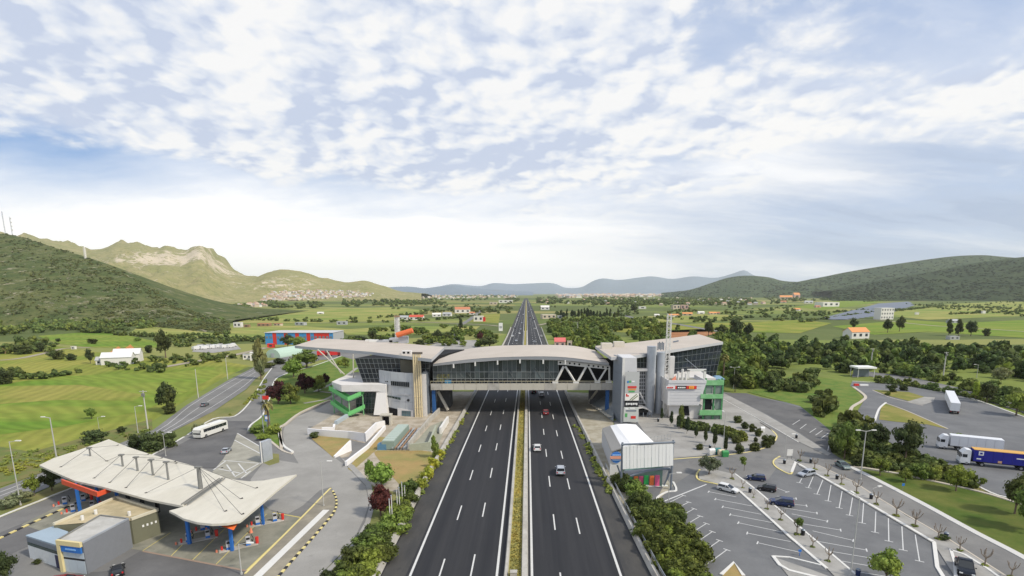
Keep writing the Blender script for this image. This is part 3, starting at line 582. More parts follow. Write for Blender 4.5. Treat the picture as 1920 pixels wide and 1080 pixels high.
HM2 = hillmat('sunlit_mountain', (.33, .29, .14), (.25, .245, .10), (.18, .19, .075), (.55, .47, .35),   .010, .61, .655, bump=1.0, spots=((P(378, 478, 3150), 360, .085), (P(300, 500, 2900), 360, .07), (P(350, 505, 2900), 300, .06), (P(540, 528, 2900), 230, .08), (P(450, 530, 2700), 200, .05)))
HM3 = hillmat('forest_hill', (.045, .07, .03), (.07, .095, .04), (.03, .052, .022), (.16, .15, .09), .004, .66, .74)
HM3b = hillmat('dark_hill', (.028, .046, .018), (.05, .07, .028), (.02, .035, .014), (.13, .13, .08), .006, .62, .70)
HM4 = hillmat('far_ridge_hazed', (.17, .22, .28), (.19, .24, .30), (.16, .21, .27), (.2, .2, .2), .0008)  # pale blue distance haze added into the base colour of the far ranges
hill('hill', [(-420, 500), (-260, 452), (-120, 432), (0, 437), (30, 442), (80, 457), (160, 482), (220, 508), (280, 540), (330, 568), (370, 588), (412, 603), (430, 606)],
     [(-420, 640), (0, 613), (100, 613), (200, 611), (300, 613), (400, 609), (430, 607)], lambda px: 1150-480*max(0, min(1, px/420)), 500, HM1, 130, 44, .022, .006, 1.0, key='near')
hill('mountain', [(-350, 455), (-50, 442), (70, 447), (110, 455), (150, 466), (185, 467), (215, 460), (248, 457), (268, 461), (290, 468), (312, 467), (330, 472), (348, 472), (362, 465), (372, 461), (380, 462), (388, 472), (398, 486), (420, 505), (440, 513), (475, 520), (500, 512), (530, 508), (560, 512), (590, 522), (640, 529), (680, 528), (710, 536), (745, 547), (790, 551)],
     [(-350, 575), (300, 572), (500, 566), (700, 558), (790, 555)], 3300, 1500, HM2, 260, 60, .07, .0019, 1.2, rough=.16, key='mid')
hill('hill', [(1240, 549), (1290, 544), (1330, 532), (1365, 521), (1400, 517), (1440, 520), (1470, 527), (1520, 530), (1600, 540)], [(1240, 558), (1600, 558)], 5600, 1200, HM3, 60, 24, .04, .001, key='r1')
hill('hill', [(1440, 540), (1480, 531), (1540, 519), (1600, 507), (1700, 491), (1780, 480), (1840, 477), (1880, 480), (2000, 490), (2200, 500)], [(1440, 559), (2200, 562)], 5000, 1500, HM3, 80, 26, .04, .001, key='r2')
hill('hill', [(1560, 545), (1600, 537), (1700, 518), (1780, 502), (1850, 490), (1920, 482), (2100, 468), (2400, 480), (2600, 500)], [(1560, 560), (1920, 566), (2600, 575)], 3300, 1500, HM3b, 80, 30, .05, .002, key='r3')
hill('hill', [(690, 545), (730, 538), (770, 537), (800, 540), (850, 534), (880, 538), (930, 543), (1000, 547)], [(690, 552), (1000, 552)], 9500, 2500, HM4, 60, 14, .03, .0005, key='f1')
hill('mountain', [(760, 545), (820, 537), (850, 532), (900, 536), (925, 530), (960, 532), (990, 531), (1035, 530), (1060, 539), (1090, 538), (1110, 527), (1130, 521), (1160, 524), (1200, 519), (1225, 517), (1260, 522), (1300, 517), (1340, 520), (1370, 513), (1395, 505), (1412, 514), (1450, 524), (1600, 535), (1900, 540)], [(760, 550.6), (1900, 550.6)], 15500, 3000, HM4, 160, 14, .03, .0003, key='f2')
# ================= VEGETATION PROTOTYPES =================
ICO_V = None
def ico():
    global ICO_V
    if ICO_V is None:
        bm_ = bmesh.new(); bmesh.ops.create_icosphere(bm_, subdivisions=1, radius=1); bm_.verts.ensure_lookup_table()
        ICO_V = (np.array([v.co[:] for v in bm_.verts]), np.array([[v.index for v in f.verts] for f in bm_.faces])); bm_.free()
    return ICO_V
def leaf_cloud(r, n_cl, n_leaf, leaf, shape, cl_r=.34, core=.62):
    """leaf quads round clump centres spread through a unit-shaped crown; returns verts (N,3), quads, tris"""
    V_, Q, T = [], [], []; o = 0; cs = []
    for k in range(n_cl):
        a = r.uniform(0, 2*np.pi); z = r.uniform(-1, 1); rr = r.uniform(.45, .95)
        s_ = np.sqrt(max(0, 1-z*z)); cs.append(np.array([np.cos(a)*s_, np.sin(a)*s_, z])*rr)
    iv, it = ico()
    for c in cs:
        c2 = shape(c); rad = cl_r*r.uniform(.7, 1.25)
        if core:
            v = iv*rad*core*r.uniform(.8, 1.2, (len(iv), 1))+c2; V_.append(v); T.append(it+o); o += len(v)
        d = r.normal(size=(n_leaf, 3)); d /= np.linalg.norm(d, axis=1, keepdims=True); p = c2+d*rad*r.uniform(.6, 1.12, (n_leaf, 1))*np.array([1, 1, .85])
        t = r.normal(size=(n_leaf, 3)); u = np.cross(d+t*.5, t); u /= np.linalg.norm(u, axis=1, keepdims=True)+1e-9; w = np.cross(u, d+t*.6); w /= np.linalg.norm(w, axis=1, keepdims=True)+1e-9
        s_ = leaf*r.uniform(.6, 1.3, (n_leaf, 1)); quad = np.stack([p-u*s_-w*s_*.6, p+u*s_-w*s_*.6, p+u*s_+w*s_*.6, p-u*s_+w*s_*.6], 1).reshape(-1, 3)
        V_.append(quad); Q.append(np.arange(n_leaf*4).reshape(-1, 4)+o); o += n_leaf*4
    return np.concatenate(V_), np.concatenate(Q), (np.concatenate(T) if T else np.zeros((0, 3), int))
def np_mesh(name, V_, Q, T, m_):
    me = bpy.data.meshes.new(name); me.vertices.add(len(V_)); me.vertices.foreach_set('co', np.asarray(V_, np.float32).ravel())
    loops = np.concatenate([Q.ravel(), T.ravel()]).astype(np.int32); me.loops.add(len(loops)); me.loops.foreach_set('vertex_index', loops)
    st = np.concatenate([np.arange(len(Q))*4, len(Q)*4+np.arange(len(T))*3]).astype(np.int32)
    me.polygons.add(len(Q)+len(T)); me.polygons.foreach_set('loop_start', st); me.update(calc_edges=True); me.validate(); me.materials.append(m_); return me
LEAF = dict(dark=leafmat('leaves_dark', (.035, .055, .018), (.075, .10, .035)), mid=leafmat('leaves_mid', (.09, .15, .03), (.18, .25, .055)),
            bright=leafmat('leaves_bright', (.13, .22, .035), (.21, .31, .06)), purple=leafmat('leaves_purple', (.035, .012, .014), (.075, .025, .025)),
            olive=leafmat('leaves_olive', (.11, .14, .075), (.21, .25, .15)), yellow=leafmat('leaves_yellow', (.36, .36, .04), (.24, .30, .05)),
            willow=leafmat('leaves_willow', (.15, .20, .04), (.23, .28, .07)), poplar=leafmat('leaves_poplar', (.13, .15, .06), (.19, .21, .10)),
            cyp=leafmat('leaves_cypress', (.022, .038, .018), (.05, .075, .03)), fir=leafmat('leaves_fir', (.08, .12, .03), (.14, .18, .05)), wood=leafmat('leaves_wood', (.06, .10, .028), (.13, .18, .05)), hedgeleaf=leafmat('leaves_hedge', (.04, .07, .018), (.10, .135, .035)), scrubhill=leafmat('leaves_hill', (.055, .08, .03), (.12, .145, .055)))
BARK = mat('bark', (.16, .12, .09), .9, .3, 3, 0, .1, .4, 12)
BARKP = mat('bark_pale', (.24, .20, .16), .9, .3, 3, 0, .1, .4, 12)
PROTO = {}
def proto_tree(key, leaf, trunk_h, shape, n_cl, n_leaf, lf, cl_r=.34, seed=0, limbs=4, top=1.0, bark=None, tr=.035):
    """unit tree: height 1, crown half-width .5 (before scale); kept as meshes only"""
    r = np.random.default_rng(seed); V_, Q, T = leaf_cloud(r, n_cl, n_leaf, lf, shape, cl_r)
    cm = np_mesh('crown', V_, Q, T, LEAF[leaf]); mb = MB(); rr = random.Random(seed)
    b0 = Vector((0, 0, -.01)); b1 = Vector((rr.uniform(-.02, .02), rr.uniform(-.02, .02), trunk_h)); mb.tube(b0, b1, tr, tr*.7, 7)
    for k in range(limbs):
        a = k*6.28/limbs+rr.random(); e = Vector(shape(np.array([math.cos(a)*.55, math.sin(a)*.55, .1]))); mb.tube(b1-Vector((0, 0, trunk_h*.1)), e, tr*.55, tr*.2, 5)
    mb.tube(b1, Vector((0, 0, trunk_h+(top-trunk_h)*.6)), tr*.7, tr*.25, 5)
    me = bpy.data.meshes.new('trunk'); me.from_pydata([tuple(v) for v in mb.v], [], mb.f); me.materials.append(bark or BARK); PROTO[key] = (me, cm)
def ell(cz, rz, rx=.5): return lambda c: np.array([c[0]*rx, c[1]*rx, cz+c[2]*rz])
for s_ in range(3):
    proto_tree(f'dark{s_}', 'dark', .22, ell(.58, .34, .40), 26, 64, .030, .17, 10+s_)
    proto_tree(f'mid{s_}', 'mid', .22, ell(.60, .33, .40), 26, 64, .032, .17, 20+s_)
    proto_tree(f'bush{s_}', 'dark', .10, ell(.45, .42, .42), 18, 64, .042, .20, 30+s_)
    proto_tree(f'bushm{s_}', 'mid', .10, ell(.45, .42, .42), 18, 64, .042, .20, 34+s_)
    proto_tree(f'hedge{s_}', 'hedgeleaf', .10, ell(.45, .45, .46), 26, 72, .045, .22, 40+s_)
proto_tree('bright', 'bright', .20, ell(.58, .34, .42), 26, 64, .034, .18, 50); proto_tree('purple', 'purple', .18, ell(.56, .36, .42), 26, 64, .032, .18, 51)
proto_tree('olive', 'olive', .22, ell(.62, .32, .42), 26, 80, .026, .16, 52, tr=.03); proto_tree('sapling', 'mid', .42, ell(.75, .2, .38), 10, 50, .04, .16, 53, tr=.02)
proto_tree('ybush', 'yellow', .08, ell(.45, .42, .42), 18, 64, .042, .20, 54); proto_tree('cyp', 'cyp', .08, lambda c: np.array([c[0]*.32*(1-.55*max(0, c[2])), c[1]*.32*(1-.55*max(0, c[2])), .52+c[2]*.42]), 24, 70, .035, .16, 55, limbs=0)
proto_tree('fir', 'fir', .12, lambda c: np.array([c[0]*.45*(.55-.45*c[2]), c[1]*.45*(.55-.45*c[2]), .52+c[2]*.42]), 26, 70, .030, .13, 56, limbs=0)
proto_tree('dfir', 'dark', .12, lambda c: np.array([c[0]*.48*(.58-.42*c[2]), c[1]*.48*(.58-.42*c[2]), .52+c[2]*.42]), 26, 70, .030, .13, 57, limbs=0)
proto_tree('willow', 'willow', .2, lambda c: np.array([c[0]*.42, c[1]*.42, .52+c[2]*.36-.12*(c[0]**2+c[1]**2)]), 26, 80, .028, .16, 58)
proto_tree('poplar', 'poplar', .12, lambda c: np.array([c[0]*.36*(1-.25*c[2]), c[1]*.36*(1-.25*c[2]), .54+c[2]*.42]), 40, 70, .028, .15, 59, limbs=0, tr=.05)
def tree(key, px, py, wpx, hpx, label, cat='tree', name=None, group=None, z=0.0, rz=None):
    """a tree whose foot stands at image point (px,py), wpx wide and hpx high in the photograph"""
    g = G(px, py, z); dep = g.y*cT+(H-z)*sT; w = wpx*dep/F; h = hpx*dep/F*1.03
    o = thing(name or {'bush': 'shrub', 'hedge': 'shrub', 'cyp': 'cypress', 'fir': 'conifer', 'dfir': 'conifer', 'ybush': 'shrub'}.get(key.rstrip('0123456789m'), 'tree'), label, cat, g, random.random()*6.28 if rz is None else rz, group)
    tm, cm = PROTO[key]; base_w = 1.04
    for nm, me in (('trunk', tm), ('crown', cm)):
        c = bpy.data.objects.new(nm, me); COL.objects.link(c); c.parent = o
    o.scale = (w/base_w, w/base_w, h); return o
def pick(k): return f'{k}{random.randrange(3)}'
# mass of far vegetation, one object: each plant is a small irregular clump of leaves
def mass(name, label, pts, m_, leafn=14, core=True, cat='trees', seed=1):
    r = np.random.default_rng(seed); iv, it = ico(); VV, QQ, TT = [], [], []; o = 0
    temps = []
    for k in range(6):
        V_, Q, T = leaf_cloud(r, 9, max(3, int(leafn*.65)), .115, lambda c: np.array([c[0]*.44, c[1]*.44, .42+c[2]*.40])*r.uniform(.8, 1.15), .21, .85 if core else 0); temps.append((V_, Q, T))
    for (x, y, z, w, h) in pts:
        V_, Q, T = temps[r.integers(6)]; a = r.uniform(0, 6.28); ca, sa = np.cos(a), np.sin(a)
        X = (V_[:, 0]*ca-V_[:, 1]*sa)*w+x; Y = (V_[:, 0]*sa+V_[:, 1]*ca)*w+y; Z = V_[:, 2]*h+z
        VV.append(np.stack([X, Y, Z], 1)); QQ.append(Q+o); TT.append(T+o); o += len(V_)
    me = np_mesh(name, np.concatenate(VV), np.concatenate(QQ), np.concatenate(TT), m_); ob = bpy.data.objects.new(name, me); COL.objects.link(ob)
    return tag(ob, label, cat, kind='stuff')
def inpoly(x, y, poly):
    c = False; n = len(poly)
    for i in range(n):
        x1, y1 = poly[i]; x2, y2 = poly[(i+1) % n]
        if (y1 > y) != (y2 > y) and x < (x2-x1)*(y-y1)/(y2-y1)+x1: c = not c
    return c
def scat(poly, n, w, hk=(.7, 1.1), clump=0.0, z=0):
    xs_ = [p[0] for p in poly]; ys_ = [p[1] for p in poly]; out = []; tries = 0
    while len(out) < n and tries < n*30:
        tries += 1; x, y = random.uniform(min(xs_), max(xs_)), random.uniform(min(ys_), max(ys_))
        if not inpoly(x, y, poly): continue
        if clump and mnoise.noise(Vector((x*.02, y*.08, 5))) < clump-.5: continue
        g = G(x, y, z); s_ = random.uniform(*w); out.append((g.x, g.y, z-.1, s_, s_*random.uniform(*hk)))
    return out
def scat_line(pts, step, w, hk=(.7, 1.1), jit=.5):
    g = gp([tuple(p) for p in sm(pts, 3)]) if len(pts) > 2 else gp(pts); out = []
    for a_, b_ in zip(g, g[1:]):
        n = max(1, int((b_-a_).length/step))
        for k in range(n):
            p = a_.lerp(b_, (k+random.random())/n); s_ = random.uniform(*w); out.append((p.x+random.uniform(-jit, jit)*s_, p.y+random.uniform(-jit, jit)*s_, -.1, s_, s_*random.uniform(*hk)))
    return out
def on_hill(key, n, w, umin=0, umax=1, vmin=0, vmax=.66, hk=(.6, .9), thr=-1, ns=.008):
    V_ = HILL[key]; nu, nv = V_.shape[0]-1, V_.shape[1]-1; out = []; tries = 0
    while len(out) < n and tries < n*20:
        tries += 1
        i = random.uniform(umin, umax)*nu*.999; j = random.uniform(vmin, vmax)*nv*.999; a, b = int(i), int(j); fi, fj = i-a, j-b
        p = (V_[a, b]*(1-fi)*(1-fj)+V_[a+1, b]*fi*(1-fj)+V_[a, b+1]*(1-fi)*fj+V_[a+1, b+1]*fi*fj)
        if mnoise.noise(Vector((p[0]*ns, p[1]*ns, 2))) < thr: continue
        s_ = random.uniform(*w); out.append((p[0], p[1], p[2]-.3, s_, s_*random.uniform(*hk)))
    return out
mass('hill_scrub', 'dark green scrub dotted over the near hillside on the left', on_hill('near', 4200, (1.2, 5.2), .22, 1, 0, .68, hk=(.4,.8), thr=-.12, ns=.03), LEAF['scrubhill'], 4, seed=2)
mass('hill_scrub', 'pale rocks and dry tufts scattered over the near hillside on the left', on_hill('near', 1300, (1.2, 3.4), .22, 1, 0, .6, hk=(.2, .4), thr=.02, ns=.018), mat('pale_rock', (.36, .32, .25), .95, .2, .3), 0, seed=3, cat='rocks')
mass('hill_foot_trees', 'dark bushes massed along the foot of the left hill', scat([(-150, 606), (420, 600), (425, 608), (300, 616), (200, 618), (110, 622), (-150, 640)], 360, (5, 11)), LEAF['wood'], 10, seed=4)
mass('forest_trees', 'dark trees covering the hills on the right', on_hill('r3', 3000, (7, 18), 0, .7, .03, .64, hk=(.3, .5), thr=-.3)+on_hill('r2', 1300, (12, 24), 0, .8, .05, .64, hk=(.3, .5))+on_hill('r1', 800, (10, 20), 0, 1, .05, .64, hk=(.3, .5)), LEAF['cyp'], 0, seed=5)
PL = []
for L_ in ([(0, 700), (60, 712), (110, 706), (140, 700)], [(430, 642), (480, 636), (560, 640)], [(215, 628), (300, 633), (420, 636), (490, 642)], [(330, 632), (430, 628)], [(150, 606), (240, 620)]): PL += scat_line(L_, 3.0, (3, 6))
PL += scat([(0, 652), (40, 640), (110, 650), (100, 664), (0, 664)], 26, (5, 9))+scat([(145, 614), (210, 612), (215, 626), (150, 624)], 45, (5, 9))
PL += scat([(200, 684), (280, 676), (380, 664), (470, 660), (470, 672), (360, 686), (300, 700), (200, 694)], 70, (2, 5))+scat([(330, 640), (460, 640), (440, 650), (330, 654)], 30, (3, 6))
mass('field_shrubs', 'hedgerows and loose shrubs between the fields on the left', PL, LEAF['wood'], 12, seed=6)
FAR = scat([(380, 570), (700, 562), (980, 559), (975, 566), (700, 574), (420, 584)], 380, (10, 20), (.5, .8), .45)+scat([(1000, 558), (1300, 553), (1500, 553), (1640, 551), (1600, 560), (1420, 572), (1200, 574), (1010, 570)], 900, (10, 22), (.5, .8), .25)
FAR += scat([(700, 570), (968, 562), (955, 590), (780, 590)], 150, (6, 12), (.5, .9), .45)+scat([(1010, 575), (1500, 572), (1560, 600), (1250, 606), (1040, 600)], 330, (4, 9), (.6, .9), .5)
FAR += scat([(540, 556), (980, 553.5), (980, 557), (560, 560)], 160, (16, 30), (.4, .6), .4)
for L_ in ([(450, 600), (600, 604), (760, 604), (900, 592)], [(440, 588), (490, 586)], [(640, 600), (720, 596), (800, 588)], [(1500, 605), (1640, 588), (1760, 575)], [(1250, 600), (1420, 596), (1560, 590)], [(1480, 590), (1650, 582)], [(1180, 608), (1210, 604)], [(1620, 566), (1750, 562), (1900, 566)], [(1700, 572), (1900, 580)], [(1780, 590), (1920, 585)]): FAR += scat_line(L_, 9, (5, 10), (.5, .8))
FAR += scat([(1740, 568), (1960, 562), (1960, 600), (1880, 590), (1760, 580)], 200, (4, 8), (.6, .9))
mass('distant_trees', 'hedgerows and woods spread over the far plain', FAR, LEAF['wood'], 4, seed=7)
MIDW = scat([(1036, 640), (1030, 612), (1090, 600), (1250, 606), (1310, 640), (1200, 655), (1110, 660), (1060, 655)], 240, (5, 9.5), (.7, 1.2), .3)+scat([(640, 650), (700, 620), (800, 612), (940, 618), (925, 650), (850, 652), (760, 640)], 120, (4, 7.5), (.7, 1.1), .45)
MIDW += scat([(1030, 600), (1250, 596), (1260, 612), (1030, 622)], 130, (5, 8), (.6, .9), .4)+scat([(1320, 660), (1360, 640), (1420, 650), (1420, 730), (1385, 735), (1362, 700)], 150, (6, 10), (.8, 1.2))
mass('roadside_wood', 'green woodland beside the motorway beyond the bridge', MIDW, LEAF['mid'], 24, seed=8)
RWP = [(1345, 650), (1420, 645), (1560, 648), (1640, 655), (1760, 655), (1960, 662), (2300, 680), (2300, 760), (1960, 722), (1800, 700), (1640, 690), (1590, 700), (1400, 690)]; RW = scat(RWP, 330, (5, 10), (.7, 1.2)); RW2 = scat(RWP, 170, (4.5, 8.5), (.7, 1.2))+scat([(1340, 628), (1440, 626), (1440, 645), (1340, 645)], 30, (4, 7))
mass('right_wood', 'dense dark wood behind the truck park on the right', RW, leafmat('leaves_darkwood', (.035, .06, .018), (.085, .13, .035)), 22, seed=9); mass('right_wood', 'lighter green trees mixed into the wood behind the truck park', RW2, LEAF['mid'], 22, seed=14)
RS = scat([(1600, 690), (1700, 694), (1800, 712), (1920, 735), (2200, 780), (2200, 830), (1920, 765), (1800, 730), (1690, 706)], 120, (3, 6), (.7, 1.1), .3)
RS += scat_line([(1640, 712), (1700, 722), (1780, 738), (1850, 752), (1920, 772), (2100, 820)], 1.6, (2.4, 3.6), (.8, 1.1), .3)+scat_line([(1640, 718), (1700, 724), (1760, 732)], 2, (2, 3.4), (.8, 1.1), .3)
mass('boundary_hedge', 'long dark hedge along the far side of the truck park', RS, LEAF['wood'], 22, seed=10)
VG = scat([(1596, 850), (1650, 830), (1720, 858), (1780, 888), (1850, 925), (1773, 904), (1690, 886), (1610, 872)], 90, (2, 3.6), (.7, 1.1))+scat([(1400, 700), (1520, 690), (1560, 760), (1560, 800), (1480, 745), (1400, 728)], 40, (4, 7), (.8, 1.1))
VG += scat([(1565, 812), (1600, 800), (1650, 830), (1600, 862), (1566, 850)], 60, (3, 5), (.9, 1.3))
mass('verge_scrub', 'mixed scrub on the bank between the lawn and the truck park', VG, leafmat('leaves_scrub', (.06, .09, .025), (.13, .17, .05)), 40, seed=11)
WD = scat([(1072, 790), (1085, 790), (1150, 925), (1140, 930)], 60, (.8, 1.6), (.5, .9))+scat([(780, 925), (820, 860), (870, 775), (880, 775), (830, 862), (792, 928)], 60, (.8, 1.5), (.5, .9))+scat([(0, 856), (190, 828), (286, 798), (286, 806), (190, 845), (0, 900)], 160, (.6, 1.6), (.5, .9))
WD += scat([(500, 735), (462, 760), (400, 795), (440, 775), (480, 735), (500, 705)], 40, (.8, 2.0), (.6, 1))
mass('roadside_weeds', 'low weeds growing along the concrete barriers and the field bank', WD, LEAF['willow'], 20, seed=12)
# hedges beside the motorway: every shrub its own
def hedge_row(poly, n, w, h, group, label, keys=('hedge',)):
    pts = scat(poly, n, (w*.85, w*1.15), (1, 1))
    for i, (x, y, z, s_, _) in enumerate(sorted(pts, key=lambda p: p[1])):
        k = random.choice(keys); o = thing('shrub', label, 'shrub', (x, y, 0), random.random()*6, group); tm, cm = PROTO[pick(k)]
        for nm, me in (('trunk', tm), ('crown', cm)):
            c = bpy.data.objects.new(nm, me); COL.objects.link(c); c.parent = o
        o.scale = (s_, s_, h*random.uniform(.85, 1.15))
hedge_row([(1148, 905), (1170, 900), (1215, 945), (1275, 975), (1300, 1035), (1345, 1100), (1390, 1180), (1320, 1180), (1240, 1080), (1190, 985)], 74, 3.6, 3.0, 'shrubs of the hedge right of the motorway', 'one of the dense green shrubs in the hedge between motorway and parking', ('hedge', 'bushm', 'hedge'))
hedge_row([(745, 925), (783, 915), (770, 960), (700, 1085), (640, 1190), (560, 1190), (655, 1060), (700, 985), (735, 955)], 56, 3.4, 2.8, 'shrubs of the hedge left of the motorway', 'one of the dense green shrubs in the hedge between motorway and exit lane', ('bushm', 'hedge', 'bushm'))
